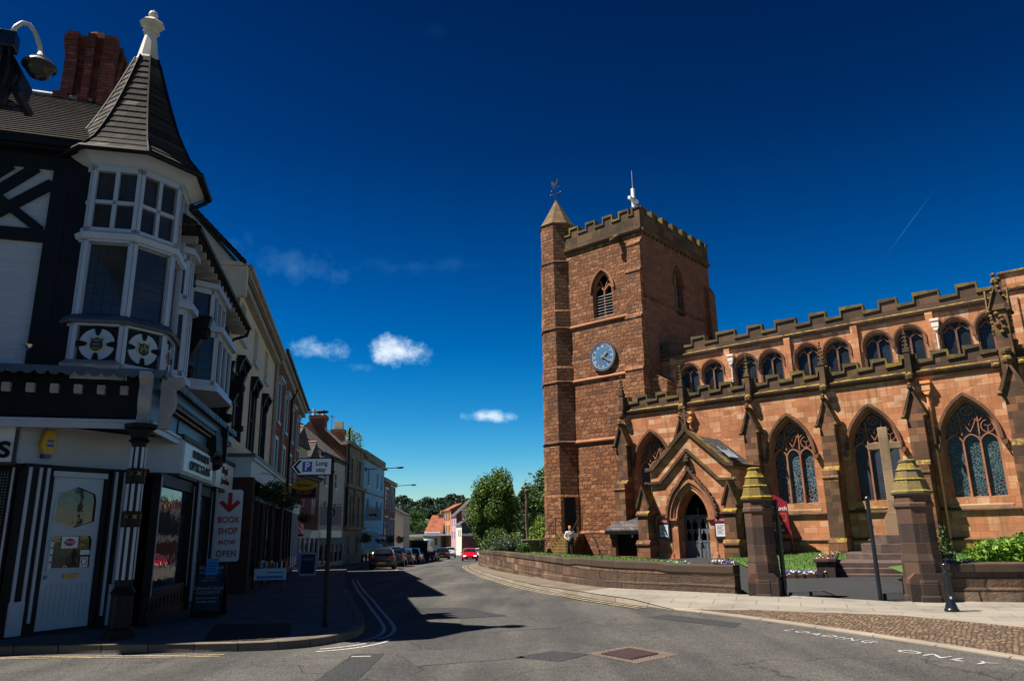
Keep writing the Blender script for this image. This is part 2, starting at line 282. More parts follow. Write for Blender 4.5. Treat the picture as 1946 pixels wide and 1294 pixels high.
# ---------------------------------------------------------------- mesh builder and object helpers
class MB:
    def __init__(s): s.v = []; s.f = []; s.mi = []; s.m = 0; s.xf = None
    def av(s, p):
        p = Vector(p)
        if s.xf is not None: p = s.xf @ p
        s.v.append(tuple(p)); return len(s.v)-1
    def face(s, pts): s.f.append([s.av(p) for p in pts]); s.mi.append(s.m)
    def fi(s, idx): s.f.append(list(idx)); s.mi.append(s.m)
    def box(s, x0, x1, y0, y1, z0, z1):
        if x0 > x1: x0, x1 = x1, x0
        if y0 > y1: y0, y1 = y1, y0
        i = [s.av(p) for p in ((x0,y0,z0),(x1,y0,z0),(x1,y1,z0),(x0,y1,z0),(x0,y0,z1),(x1,y0,z1),(x1,y1,z1),(x0,y1,z1))]
        for q in ((0,3,2,1),(4,5,6,7),(0,1,5,4),(1,2,6,5),(2,3,7,6),(3,0,4,7)): s.fi([i[k] for k in q])
    def prism(s, pts, a0, a1, ax='y'):
        """polygon extruded along an axis; pts are (x,z) for y, (x,y) for z, (y,z) for x"""
        def P(p, a): return (p[0], a, p[1]) if ax == 'y' else ((p[0], p[1], a) if ax == 'z' else (a, p[0], p[1]))
        A = [s.av(P(p, a0)) for p in pts]; B = [s.av(P(p, a1)) for p in pts]; n = len(pts)
        s.fi(A); s.fi(B[::-1])
        for k in range(n): s.fi((A[(k+1) % n], A[k], B[k], B[(k+1) % n]))
    def wall(s, outer, holes, y, depth, rev=True):
        """sheet in the xz plane facing -y with openings and their reveals"""
        loops = [[Vector((x, z, 0)) for x, z in outer]] + [[Vector((x, z, 0)) for x, z in h] for h in holes]
        flat = [p for l in loops for p in l]
        idx = [s.av((p.x, y, p.y)) for p in flat]
        for t in tessellate_polygon(loops):
            a, b, c = (flat[i] for i in t)
            if (b-a).cross(c-a).z < 0: t = (t[0], t[2], t[1])
            s.fi([idx[i] for i in t])
        if rev:
            for h in holes:
                n = len(h)
                for k in range(n):
                    (x0, z0), (x1, z1) = h[k], h[(k+1) % n]
                    s.face(((x0, y, z0), (x1, y, z1), (x1, y+depth, z1), (x0, y+depth, z0)))
    def strip(s, path, wd, y0, y1, closed=False):
        """moulding of width wd following a path in the xz plane"""
        n = len(path); P = [Vector((p[0], p[1])) for p in path]; Ls = []; Rs = []
        for i in range(n):
            if closed: a, b = P[(i-1) % n], P[(i+1) % n]
            else: a, b = P[max(0, i-1)], P[min(n-1, i+1)]
            t = (b-a)
            if t.length < 1e-9: t = Vector((1, 0))
            t.normalize(); nr = Vector((-t.y, t.x))
            k = 1.0
            if 0 < i < n-1 or closed:
                t1 = (P[i]-a); 
                if t1.length > 1e-9: k = 1/max(.5, abs(t1.normalized().dot(t)))
            Ls.append(P[i]+nr*wd/2*k); Rs.append(P[i]-nr*wd/2*k)
        r = [[s.av((q.x, y, q.y)) for q in S] for S in (Ls, Rs) for y in (y0, y1)]  # L0 L1 R0 R1
        m = n if closed else n-1
        for i in range(m):
            j = (i+1) % n
            s.fi((r[2][i], r[2][j], r[0][j], r[0][i])); s.fi((r[0][i], r[0][j], r[1][j], r[1][i])); s.fi((r[2][j], r[2][i], r[3][i], r[3][j])); s.fi((r[1][i], r[1][j], r[3][j], r[3][i]))
        if not closed:
            s.fi((r[0][0], r[1][0], r[3][0], r[2][0])); s.fi((r[2][-1], r[3][-1], r[1][-1], r[0][-1]))
    def tube(s, path, r, n=8, cap=True):
        P = [Vector(p) for p in path]; rings = []
        up_ = Vector((0, 0, 1))
        for i, p in enumerate(P):
            t = (P[min(i+1, len(P)-1)]-P[max(0, i-1)]).normalized()
            a = t.cross(up_)
            if a.length < .05: a = t.cross(Vector((1, 0, 0)))
            a.normalize(); b = a.cross(t)
            rr = r[i] if isinstance(r, (list, tuple)) else r
            rings.append([s.av(p+(a*cos(2*pi*k/n)+b*sin(2*pi*k/n))*rr) for k in range(n)])
        for A, B in zip(rings, rings[1:]):
            for k in range(n): s.fi((A[k], A[(k+1) % n], B[(k+1) % n], B[k]))
        if cap: s.fi(rings[0][::-1]); s.fi(rings[-1])
    def lathe(s, prof, c=(0, 0), n=16, ph=0, cap=True, arc=None, sq=(1, 1)):
        rings = [[s.av((c[0]+r*sin(ph+2*pi*k/n)*sq[0], c[1]+r*cos(ph+2*pi*k/n)*sq[1], z)) for k in range(n)] for r, z in prof]
        for A, B in zip(rings, rings[1:]):
            for k in range(n): s.fi((A[(k+1) % n], A[k], B[k], B[(k+1) % n]))
        if cap: s.fi(rings[0]); s.fi(rings[-1][::-1])
    def sphere(s, c, r, n=10, m=6, sz=1):
        rings = []
        for j in range(m+1):
            a = -pi/2+pi*j/m
            rings.append([s.av((c[0]+r*cos(a)*cos(2*pi*k/n), c[1]+r*cos(a)*sin(2*pi*k/n), c[2]+r*sz*sin(a))) for k in range(n)])
        for A, B in zip(rings, rings[1:]):
            for k in range(n): s.fi((A[k], A[(k+1) % n], B[(k+1) % n], B[k]))
    def loft(s, rings, closed=True, cap=False):
        R = [[s.av(p) for p in r] for r in rings]; n = len(R[0])
        for A, B in zip(R, R[1:]):
            for k in range(n if closed else n-1): s.fi((A[k], A[(k+1) % n], B[(k+1) % n], B[k]))
        if cap: s.fi(R[0][::-1]); s.fi(R[-1])
    def build(s, name, mat, parent=None, loc=None, rotz=0, smooth=False, bevel=0, auto=False):
        me = bpy.data.meshes.new(name); me.from_pydata(s.v, [], s.f)
        for m_ in (mat if isinstance(mat, (list, tuple)) else [mat]): me.materials.append(m_)
        for p, i in zip(me.polygons, s.mi): p.material_index = i
        bm = bmesh.new(); bm.from_mesh(me)
        bmesh.ops.remove_doubles(bm, verts=bm.verts, dist=1e-5)
        bmesh.ops.recalc_face_normals(bm, faces=bm.faces) if auto else None
        bm.to_mesh(me); bm.free()
        if smooth:
            for p in me.polygons: p.use_smooth = True
        o = bpy.data.objects.new(name, me); COL.objects.link(o)
        if parent: o.parent = parent
        if loc is not None: o.location = loc
        o.rotation_euler.z = rotz
        if bevel:
            b = o.modifiers.new('bevel', 'BEVEL'); b.width = bevel; b.segments = 2; b.limit_method = 'ANGLE'; b.angle_limit = radians(40)
        return o

def tag(o, label, cat=None, group=None, kind=None):
    if label: o['label'] = label
    if cat: o['category'] = cat
    if group: o['group'] = group
    if kind: o['kind'] = kind
    return o
def thing(name, label, cat, loc=(0, 0, 0), rotz=0, group=None):
    o = bpy.data.objects.new(name, None); COL.objects.link(o); o.location = loc; o.rotation_euler.z = rotz; o.empty_display_size = .3
    return tag(o, label, cat, group)
def dup(root, loc, rotz=None, label=None, name=None):
    r = root.copy(); COL.objects.link(r); r.location = loc
    if rotz is not None: r.rotation_euler.z = rotz
    if label: r['label'] = label
    kids = {}
    for o in list(COL.objects): kids.setdefault(o.parent, []).append(o)
    for ch in kids.get(root, []):
        c = ch.copy(); COL.objects.link(c); c.parent = r
        for g in kids.get(ch, []):
            d = g.copy(); COL.objects.link(d); d.parent = c
    return r
def text(body, size, name, mat, parent, loc, rot, ext=.004, align='CENTER', xs=1.0, bold=.0, sp=1.0, shear=0):
    cu = bpy.data.curves.new(name, 'FONT'); cu.body = body; cu.size = size; cu.extrude = ext; cu.align_x = align; cu.align_y = 'CENTER'; cu.offset = bold*size; cu.space_line = .9; cu.space_character = sp; cu.shear = shear
    t = bpy.data.objects.new('tmp', cu); COL.objects.link(t)
    bpy.context.view_layer.update()
    me = bpy.data.meshes.new_from_object(t.evaluated_get(bpy.context.evaluated_depsgraph_get()))
    COL.objects.unlink(t); bpy.data.objects.remove(t)
    me.materials.clear(); me.materials.append(mat)
    o = bpy.data.objects.new(name, me); COL.objects.link(o); o.parent = parent; o.location = loc; o.rotation_euler = rot; o.scale = (xs, 1, 1)
    return o
UPR = (pi/2, 0, 0)
def road(y): return -.022*max(0, min(y, 143)-20)
def arch(xc, a, zs, hh, n=9):
    """pointed arch from the left springing over the apex to the right springing"""
    l = []
    for i in range(n+1):
        t = i/n
        if hh >= a*.95:
            R = (a*a+hh*hh)/(2*a); th = math.acos(max(-1, min(1, (R-a)/R)))*t
            l.append((xc-a+R-R*cos(th), zs+R*sin(th)))
        else: l.append((xc-a*(1-t), zs+hh*(.30*sqrt(1-(1-t)**2)+.70*t)))
    return l+[(2*xc-x, z) for x, z in l[-2::-1]]
def gothic(xc, a, z0, zs, hh, n=9): return [(xc+a, z0)]+arch(xc, a, zs, hh, n)[::-1]+[(xc-a, z0)]
# ---------------------------------------------------------------- ground, road, pavements
def ground_mat(name, stops, sc1=1.0, speck=None, bump=.3, rough=.95, bs=60, patch=None, dist=.02):
    k = MT(name); v = k.co(); c = k.ramp(k.math('ADD', k.math('MULTIPLY', k.noise(v, sc1, 7, .6), .7), k.math('MULTIPLY', k.noise(v, sc1*14, 3), .3)), stops)
    h = k.noise(v, bs, 4, .7)
    if speck:
        vo = k.n('ShaderNodeTexVoronoi'); vo.inputs['Scale'].default_value = speck[0]; k.l(v, vo.inputs['Vector'])
        s = k.ramp(vo.outputs['Color'], [(.3, (.45, .45, .45)), (.62, (1, 1, 1)), (.8, (1, 1, 1)), (1, speck[1])])
        c = k.mix(.85, c, s, 'MULTIPLY'); h = k.math('ADD', h, k.math('MULTIPLY', vo.outputs['Distance'], -1.4))
    if patch:
        c = k.mix(k.math('MULTIPLY', k.ramp(k.noise(v, patch[0], 3), [(.54, (0, 0, 0)), (.56, (1, 1, 1))]), patch[2]), c, patch[1])
    k.col(c); k.rough(rough); k.b.inputs['Specular IOR Level'].default_value = .3; k.bump(h, bump, dist); return k
k = ground_mat('worn_asphalt', [(.3, (.062, .061, .061)), (.5, (.09, .087, .084)), (.7, (.125, .117, .108))], .45, (70, (2.3, 2.2, 2.0)), .5, .88, 90)
# tyre-polished bands and fine cracks along the carriageway
v = k.co(); mp = k.n('ShaderNodeMapping'); mp.inputs['Rotation'].default_value = (0, 0, radians(-9)); mp.inputs['Scale'].default_value = (.8, .09, 1); k.l(v, mp.inputs[0])
bnd = k.ramp(k.noise(mp.outputs[0], 1.2, 4), [(.4, (.72, .72, .73)), (.62, (1.25, 1.22, 1.17))])
vo = k.n('ShaderNodeTexVoronoi'); vo.feature = 'DISTANCE_TO_EDGE'; vo.inputs['Scale'].default_value = .33
dn = k.n('ShaderNodeTexNoise'); dn.inputs['Scale'].default_value = 1.6; dn.inputs['Detail'].default_value = 6; k.l(v, dn.inputs['Vector'])
va = k.n('ShaderNodeVectorMath'); va.operation = 'MULTIPLY_ADD'; k.l(dn.outputs['Color'], va.inputs[0]); va.inputs[1].default_value = (1.2, 1.2, 0); k.l(v, va.inputs[2]); k.l(va.outputs[0], vo.inputs['Vector'])
crk = k.ramp(vo.outputs[0], [(0, (.45, .45, .45)), (.006, (1, 1, 1))])
src = k.b.inputs['Base Color'].links[0].from_socket
k.col(k.mix(1.0, k.mix(1.0, src, bnd, 'MULTIPLY'), crk, 'MULTIPLY')); M['asphalt'] = k.m
M['patchdk'] = ground_mat('dark_asphalt_patch', [(.3, (.04, .041, .044)), (.7, (.055, .055, .058))], 1.5, (70, (1.6, 1.6, 1.6)), .5).m
M['patchlt'] = ground_mat('light_asphalt_patch', [(.3, (.075, .073, .07)), (.7, (.10, .096, .09))], 1.5, (70, (2, 2, 2)), .5).m
M['patchpk'] = ground_mat('chipping_surround', [(.3, (.13, .095, .075)), (.7, (.19, .145, .12))], 1.5, (60, (2, 2, 2)), .5).m
M['tarmac'] = ground_mat('drive_tarmac', [(.3, (.03, .032, .036)), (.7, (.045, .046, .05))], .8, (80, (1.5, 1.5, 1.5)), .35).m
M['grass'] = ground_mat('lawn_grass', [(.3, (.05, .105, .02)), (.5, (.075, .15, .028)), (.7, (.13, .19, .05))], 1.3, None, .8, 1, 45).m
M['field'] = ground_mat('far_meadow', [(.3, (.045, .085, .025)), (.7, (.085, .14, .045))], .02, None, 0).m
M['paint'] = ground_mat('worn_white_road_paint', [(.3, (.18, .175, .17)), (.42, (.50, .48, .45))], 2.5, (50, (1.1, 1.1, 1.1)), .4, .7).m
M['ypaint'] = ground_mat('worn_yellow_road_paint', [(.4, (.22, .18, .11)), (.58, (.46, .38, .22))], 2.5, (50, (1.1, 1.1, 1.1)), .4, .7).m
M['hill'] = M['field']
def paving(name, stops, bw, bh, mortar, ms=.012, rot=0, bump=.3, off=.5, stainc=(.03, .03, .03), sa=.3, dist=.012, irr=0):
    k = MT(name); v = k.co(); mp = k.n('ShaderNodeMapping'); mp.inputs['Rotation'].default_value = (0, 0, radians(rot)); k.l(v, mp.inputs[0])
    vec = mp.outputs[0]
    if irr:
        va = k.n('ShaderNodeVectorMath'); va.operation = 'MULTIPLY_ADD'; n3 = k.n('ShaderNodeTexNoise'); n3.inputs['Scale'].default_value = 5; k.l(v, n3.inputs['Vector'])
        k.l(n3.outputs['Color'], va.inputs[0]); va.inputs[1].default_value = (irr, irr, 0); k.l(vec, va.inputs[2]); vec = va.outputs[0]
    b = k.n('ShaderNodeTexBrick'); k.l(vec, b.inputs['Vector']); b.offset = off
    b.inputs['Color1'].default_value = (0, 0, 0, 1); b.inputs['Color2'].default_value = (1, 1, 1, 1); b.inputs['Scale'].default_value = 1
    b.inputs['Mortar Size'].default_value = ms; b.inputs['Brick Width'].default_value = bw; b.inputs['Row Height'].default_value = bh; b.inputs['Mortar Smooth'].default_value = .2
    c = k.ramp(k.math('ADD', k.math('MULTIPLY', b.outputs['Color'], .75), k.math('MULTIPLY', k.noise(v, 3, 6), .25)), stops)
    c = k.mix(k.math('MULTIPLY', k.ramp(k.noise(v, .8, 8, .7), [(.5, (0, 0, 0)), (.65, (1, 1, 1))]), sa), c, stainc)
    c = k.mix(b.outputs['Fac'], c, mortar); k.col(c); k.rough(.9); k.b.inputs['Specular IOR Level'].default_value = .25
    k.bump(k.math('SUBTRACT', k.math('MULTIPLY', k.noise(v, 40, 5, .7), .4), b.outputs['Fac']), bump, dist); return k.m
M['slab'] = paving('pale_paving_slabs', [(0, (.21, .19, .16)), (1, (.27, .245, .205))], .9, .6, (.10, .09, .075), .008, 20)
M['slab2'] = paving('old_stone_flags', [(0, (.12, .095, .07)), (1, (.19, .155, .115))], .9, .5, (.06, .05, .04), .012, 60, stainc=(.07, .055, .04), sa=.6)
M['setts'] = paving('granite_setts', [(0, (.07, .05, .037)), (.5, (.15, .10, .065)), (.85, (.24, .155, .095)), (1, (.32, .22, .14))], .14, .075, (.045, .035, .026), .010, -57, .9, .5, (.06, .05, .035), .55, .04, .16)
M['lslab'] = paving('dark_block_paving', [(0, (.10, .09, .08)), (1, (.16, .14, .125))], .6, .4, (.035, .033, .03), .008, 12)
M['lblock'] = paving('buff_edge_blocks', [(0, (.15, .12, .09)), (1, (.22, .17, .13))], .21, .12, (.05, .04, .03), .01, 0)
M['tact'] = paving('tactile_paving', [(0, (.05, .035, .03)), (1, (.075, .055, .045))], .13, .13, (.012, .01, .01), .035, 0, .9, 0)
M['kerbst'] = masonry('granite_kerb', [(0, (.13, .10, .075)), (1, (.24, .19, .14))], (.03, .028, .025), bw=.92, bh=5, ms=.012, bump=.5, stain=(.05, .04, .03), stain_amt=.5)
M['kerbpale'] = masonry('pale_kerb', [(0, (.24, .20, .16)), (1, (.34, .29, .23))], (.1, .09, .07), bw=.92, bh=5, ms=.01, bump=.4, stain=(.12, .1, .08), stain_amt=.4)

def smooth01(t): t = max(0, min(1, t)); return t*t*(3-2*t)
def terrain(x, y):
    z = road(y)-.05
    if y > 230: z += 15*smooth01((y-230)/380) + 3*noise.noise(Vector((x*.006, y*.004, 0)))*smooth01((y-260)/200)
    return z
mb = MB(); ys = [-80, -40, 0, 20] + list(range(40, 200, 20)) + list(range(200, 700, 25)) + [750, 900, 1200, 1800, 3000]; xs = list(range(-600, 601, 40)); xs = [-3000, -1500]+xs+[1500, 3000]
ids = [[mb.av((x, y, terrain(x, y))) for x in xs] for y in ys]
for a, b in zip(ids, ids[1:]):
    for i in range(len(xs)-1): mb.fi((a[i], a[i+1], b[i+1], b[i]))
tag(mb.build('ground', M['field'], smooth=True), None, None, None, 'structure')
mb = MB()
def resample(pl, step=1.0):
    out_ = [Vector(pl[0])]
    for a, b in zip(pl, pl[1:]):
        a, b = Vector(a), Vector(b); n = max(1, int((b-a).length/step))
        for i in range(1, n+1): out_.append(a+(b-a)*i/n)
    return out_
def smoothline(pl, it=2):
    P = [Vector(p) for p in pl]
    for _ in range(it):
        Q = [P[0]]
        for a, b in zip(P, P[1:]): Q += [a*.75+b*.25, a*.25+b*.75]
        Q.append(P[-1]); P = Q
    return P
def sheet(name, poly, zf, mat, kind='structure', step=2.0, label=None):
    """polygon laid on the height function, triangulated with inner points so it follows the slope"""
    from mathutils.geometry import delaunay_2d_cdt
    b = resample(list(poly)+[poly[0]], step)[:-1]; n = len(b)
    xs_ = [p[0] for p in b]; ys_ = [p[1] for p in b]; pts = [Vector((p[0], p[1])) for p in b]
    y = min(ys_)+step*.5
    while y < max(ys_):
        x = min(xs_)+step*.5
        while x < max(xs_):
            ins = False; j = n-1
            for i in range(n):
                if (b[i][1] > y) != (b[j][1] > y) and x < (b[j][0]-b[i][0])*(y-b[i][1])/(b[j][1]-b[i][1])+b[i][0]: ins = not ins
                j = i
            if ins: pts.append(Vector((x, y)))
            x += step
        y += step
    vs, es, fs, *_ = delaunay_2d_cdt(pts, [], [list(range(n))], 1, 1e-4)
    m_ = MB()
    for v_ in vs: m_.av((v_[0], v_[1], zf(v_[0], v_[1])))
    for f in fs: m_.fi(f)
    o = m_.build(name, mat); return tag(o, label, None, None, kind)
sheet('road', [(-60, -30), (60, -30), (60, 14), (20, 40), (10, 75), (20, 170), (-20, 215), (-60, 100)], lambda x, y: road(y), M['asphalt'], step=6)
KL = smoothline([(-40, -.5), (-20, 7.2), (-12, 10.3), (-9.5, 11.5), (-7.78, 11.87), (-5.76, 11.79), (-4.37, 11.68), (-3.3, 11.85), (-2.75, 12.6), (-2.62, 13.5), (-2.85, 14.7), (-3.93, 18.76), (-5.71, 26), (-8.01, 36), (-10.9, 49), (-12.4, 58), (-13.4, 68), (-14, 80), (-14.4, 95), (-14.6, 120), (-14, 165)])
KR = smoothline([(12, -10), (9.4, 0), (7.6, 5.5), (6.25, 9.82), (5.58, 11.7), (4.45, 14.49), (3.22, 16.62), (2.62, 17.8), (1.61, 20.2), (.32, 25.6), (-1.26, 36.1), (-2.6, 47), (-3.55, 57), (-3.75, 61), (-3.4, 65), (-2, 69), (4, 73), (12, 75)])
WALLP = smoothline([(5.25, 18.62), (4.3, 19.5), (3.3, 20.6), (2.49, 21.9), (1.8, 24.6), (1.25, 28), (.3, 33), (-.54, 37.9), (-1.6, 45.5), (-2.55, 54), (-2.85, 58), (-2.6, 61), (-1.2, 64.5), (4, 68)])
def pav(x, y):
    h_ = .12 if y < 1e9 else 0
    return road(y)+h_
# left pavement behind its kerb
lp = [(p.x, p.y) for p in KL]
sheet('pavement', lp+[(-60, 165), (-60, -.5)], lambda x, y: road(y)+.116, M['lslab'], step=4)
# right pavement, flush in front of the gate
def rpz(x, y): return road(y)+.105*smooth01((y-16.4)/1.6)+.018
kr = [p for p in KR if p.y > 16.5]; k1 = [(p.x, p.y) for p in kr if p.y < 20.3 and p.x < 5]; k2 = [(p.x, p.y) for p in kr if not (p.y < 20.3 and p.x < 5)]
wa = [(p.x+.05, p.y) for p in WALLP]; w1 = [q for q in wa if q[1] < 22.2]; w2 = [q for q in wa if q[1] >= 22.2]
sheet('pavement', [k1[-1]]+k2+[(12, 66), (4, 67.9)]+w2[::-1]+[w1[-1]], rpz, M['slab2'], step=1.5)
sheet('pavement', [(3.3, 16.5)]+k1+w1[::-1]+[(5.2, 18.45), (6.2, 18.0), (8.2, 16.9), (9.3, 16.9), (11, 16.55), (16, 15.3), (24, 13.4), (24, 2), (12, 2), (9.6, 9), (8.25, 12.75), (7.22, 14.65), (4.93, 16.0)], rpz, M['slab'], step=1.5)
sheet('cobbles', [(3.45, 16.35), (4.93, 15.97), (7.2, 14.6), (8.2, 12.7), (9.55, 9), (12, 2), (24, 2), (24, -10), (12.1, -10)]+[(p.x+.1, p.y) for p in KR if p.y < 16.2], lambda x, y: .012+.012*noise.noise(Vector((x*1.5, y*1.5, 0))), M['setts'], step=.5)
def kerb(name, line, mat, wd=.15, h0=.12, zf=None, step=.9, side=1, group=None):
    P = resample([(p[0], p[1]) for p in line], step); m_ = MB(); rg = []
    for i, p in enumerate(P):
        t = (P[min(i+1, len(P)-1)]-P[max(0, i-1)]).normalized(); nr = Vector((-t.y, t.x))*side
        q = p+nr*wd; z = road(p.y); hh = h0(p.x, p.y) if callable(h0) else h0
        rg.append([(p.x, p.y, z-.05), (p.x+nr.x*.012, p.y+nr.y*.012, z+hh-.012), (p.x+nr.x*.025, p.y+nr.y*.025, z+hh), (q.x, q.y, z+hh), (q.x, q.y, z-.05)])
    m_.loft(rg, closed=False); o = m_.build(name, mat); return tag(o, None, None, None, 'structure')
kerb('kerb', KL, M['kerbst'], .17, .122)
kerb('kerb', [p for p in KR if p.y > 16.2], M['kerbpale'], .15, lambda x, y: .02+.10*smooth01((y-16.3)/2), side=-1)
kerb('kerb', [p for p in KR if p.y <= 16.6], M['kerbpale'], .16, .032, side=-1)
kerb('kerb', [(4.93, 15.97), (7.2, 14.6), (8.2, 12.7), (9.55, 9), (12, 2)], M['kerbpale'], .09, .03, side=1)
kerb('kerb', [(3.45, 16.4), (4.93, 15.97)], M['kerbpale'], .06, .03, side=1)
def offs(line, d):
    P = [Vector((p[0], p[1])) for p in line]; o_ = []
    for i, p in enumerate(P):
        t = (P[min(i+1, len(P)-1)]-P[max(0, i-1)]).normalized(); o_.append((p.x-t.y*d, p.y+t.x*d))
    return o_
def line_on(name, line, wd, mat, z=.006, step=1.2, group=None):
    P = resample(line, step); a = offs(P, wd/2); b = offs(P, -wd/2); m_ = MB()
    m_.loft([[(p[0], p[1], road(p[1])+z), (q[0], q[1], road(q[1])+z)] for p, q in zip(a, b)], closed=False)
    return tag(m_.build(name, mat), None, None, None, 'structure')
kl2 = [p for p in KL if -14 < p.x < 99 and p.y < 40]
left_side = [p for p in KL if p.y < 11.95 and p.x < -4.2]
for d in (-.28, -.42): line_on('yellow_line', offs(left_side, d), .065, M['ypaint'])
str_side = [p for p in KL if 12.4 < p.y < 37 and p.x > -9]
for d in (-.34, -.52): line_on('yellow_line', offs(str_side, d), .07, M['paint'])  # yellow lines in shadow: white paint carries their greyed, shaded look
hk = [Vector((-2.15, 12.75)), Vector((-2.32, 12.35)), Vector((-2.75, 12.05))]
line_on('yellow_line', smoothline([(-2.05, 12.75), (-2.1, 12.3), (-2.5, 11.75), (-2.95, 11.55)]), .07, M['paint'])  # hooked line ends, their yellow likewise greyed as if shaded
line_on('yellow_line', smoothline([(-2.24, 12.9), (-2.26, 12.45), (-2.6, 11.98), (-2.95, 11.8)]), .07, M['paint'])
rs = [p for p in KR if p.y > 16.9 and p.x < 3 and p.y < 68]
for d in (.22, .42): line_on('yellow_line', offs(rs, d), .085, M['ypaint'])
for a, b in (((-9.9, 45.5), (-9.0, 45.3)), ((-9.55, 51.2), (-7.9, 50.6)), ((-7.9, 50.6), (-8.35, 54.5)), ((-8.2, 45.0), (-5.6, 44.4)), ((-8.0, 37.4), (-6.6, 37.2)), ((-7.1, 35.2), (-5.9, 35.0))): line_on('white_line', [a, b], .1, M['paint'])
for y in (78, 84, 90, 97, 105, 114): line_on('white_line', [(-7.6+(y-78)*-.05, y), (-7.8+(y-78)*-.05, y+3)], .12, M['paint'])
line_on('white_line', [(-2.32, 11.05), (-2.05, 11.06)], .06, M['paint'])
def patch(pts, mat, z=.004, name='road_patch'):
    m_ = MB(); m_.face([(x, y, road(y)+z) for x, y in pts]); return tag(m_.build(name, mat), None, None, None, 'structure')
patch([(-.05, 10.75), (.5, 11.25), (1.0, 10.9), (.55, 10.35)], M['patchdk'])
patch([(.95, 10.95), (1.65, 11.6), (2.2, 10.75), (1.5, 10.1)], M['patchpk'], .004)
patch([(-2.3, 17.9), (-1.2, 17.7), (-.2, 15.9), (-1.25, 15.5), (-1.9, 16.5)], M['patchdk'])
patch([(-1.15, 15.45), (-.15, 15.85), (.8, 13.9), (-.55, 13.3)], M['patchlt'])
patch([(-1.75, 11.4), (-.2, 11.7), (.1, 10.7), (-1.3, 10.2)], M['patchlt'])
patch([(3.0, 15.6), (4.0, 14.0), (3.7, 13.4), (2.5, 15.2)], M['patchdk'])
patch([(-2.35, 11.3), (-1.9, 11.3), (-1.85, 7), (-2.4, 7)], M['patchdk'])
mb = MB(); mb.face([(1.13, 10.88, .009), (1.6, 11.34, .009), (1.93, 10.79, .009), (1.49, 10.37, .009)][::-1]); cov = []
for i in range(9):
    t0, t1 = i/9+.015, (i+.72)/9
    A_, B_, C_, D_ = Vector((1.13, 10.88)), Vector((1.6, 11.34)), Vector((1.93, 10.79)), Vector((1.49, 10.37))
    q = [A_.lerp(B_, t0), A_.lerp(B_, t1), D_.lerp(C_, t1), D_.lerp(C_, t0)]; mb.m = 0
    for k_, p in enumerate(q): q[k_] = p
    c = sum((Vector(p) for p in q), Vector((0, 0)))/4; q = [c+(Vector(p)-c)*.95 for p in q]
    a = [(p.x, p.y, .009) for p in q]; b = [(p.x, p.y, .02) for p in q]; mb.loft([a, b], cap=True)
tag(mb.build('drain_cover', plain('rusty_iron_cover', (.07, .045, .045), .6, .4, var=.4, bump=.3)), 'square rusty iron drain cover with diagonal bars set in the road', 'drain cover')
patch([(-4.78, 11.93), (-5.5, 14.3), (-4.09, 14.2), (-3.56, 12.35), (-3.9, 11.95)], M['tact'], .121, 'tactile_paving')
# painted words beside the cobbles
def roadword(body, p0, p1, size, xs):
    p0, p1 = Vector(p0), Vector(p1); d = p1-p0; c = (p0+p1)/2
    o = text(body, size, 'painted_word', M['paint'], None, (c.x, c.y, .006), (0, 0, atan2(d.y, d.x)), .0015, xs=xs, bold=.0, sp=1.25)
    me = o.data; xs_ = [v_.co.x for v_ in me.vertices]; o.scale.x = d.length/(max(xs_)-min(xs_)); return tag(o, None, None, None, 'structure')
roadword('LOADING', (4.46, 12.98), (5.16, 11.45), .28, 1); roadword('ONLY', (5.16, 10.75), (5.72, 9.58), .30, 1)

# churchyard heights; s along the church, D away from it
CA = radians(-49.3); UU = Vector((sin(CA), cos(CA))); NNv = Vector((UU.y, -UU.x))
def cyz(x, y):
    s = x*UU.x+y*UU.y; D = x*NNv.x+y*NNv.y
    b = .03+.40*max(0, min(1, (D-18.5)/17)) - .02*max(0, s-14)*smooth01((D-20)/10) - .02*max(0, y-46)
    return b
def lawnz(x, y):
    dmin = min(hypot(x-p.x, y-p.y) for p in WALLP[::2])
    return max(cyz(x, y)+.03, min(cyz(x, y)+.50*math.exp(-dmin/6)+.02, 2))
inner = [(p.x+.25, p.y+.05) for p in WALLP]
sheet('churchyard_drive', [(5.6, 18.55)]+inner+[(20, 80), (45, 60), (45, 20), (24, 13.7), (16, 15.6), (9.2, 17.1), (8.2, 17.3), (6.2, 18.3)], lambda x, y: cyz(x, y), M['tarmac'], step=1.6)
o = sheet('lawn', inner[2:]+[(8, 72), (6, 62), (.5, 50), (1.6, 43.5), (3.4, 38.5), (5.2, 34.5), (6.4, 30), (6.0, 24), (5.75, 20.5), (5.5, 19.2)], lawnz, M['grass'], 'structure', .8)
o = sheet('lawn', [(8.3, 23.6), (9.2, 23.4), (9.7, 25.2), (12.2, 26.4), (12.6, 29), (18, 27), (24, 22), (30, 22), (20, 31), (12.2, 37.2), (10.9, 36.2), (9.3, 34), (8.4, 28)], lambda x, y: cyz(x, y)+.05, M['grass'], 'structure', 1)
o = sheet('lawn', [(9.2, 17.3), (11, 16.95), (16, 15.75), (24, 13.85), (26, 20), (14, 24.2), (10.6, 22)], lambda x, y: cyz(x, y)+.35, M['grass'], 'structure', 1)
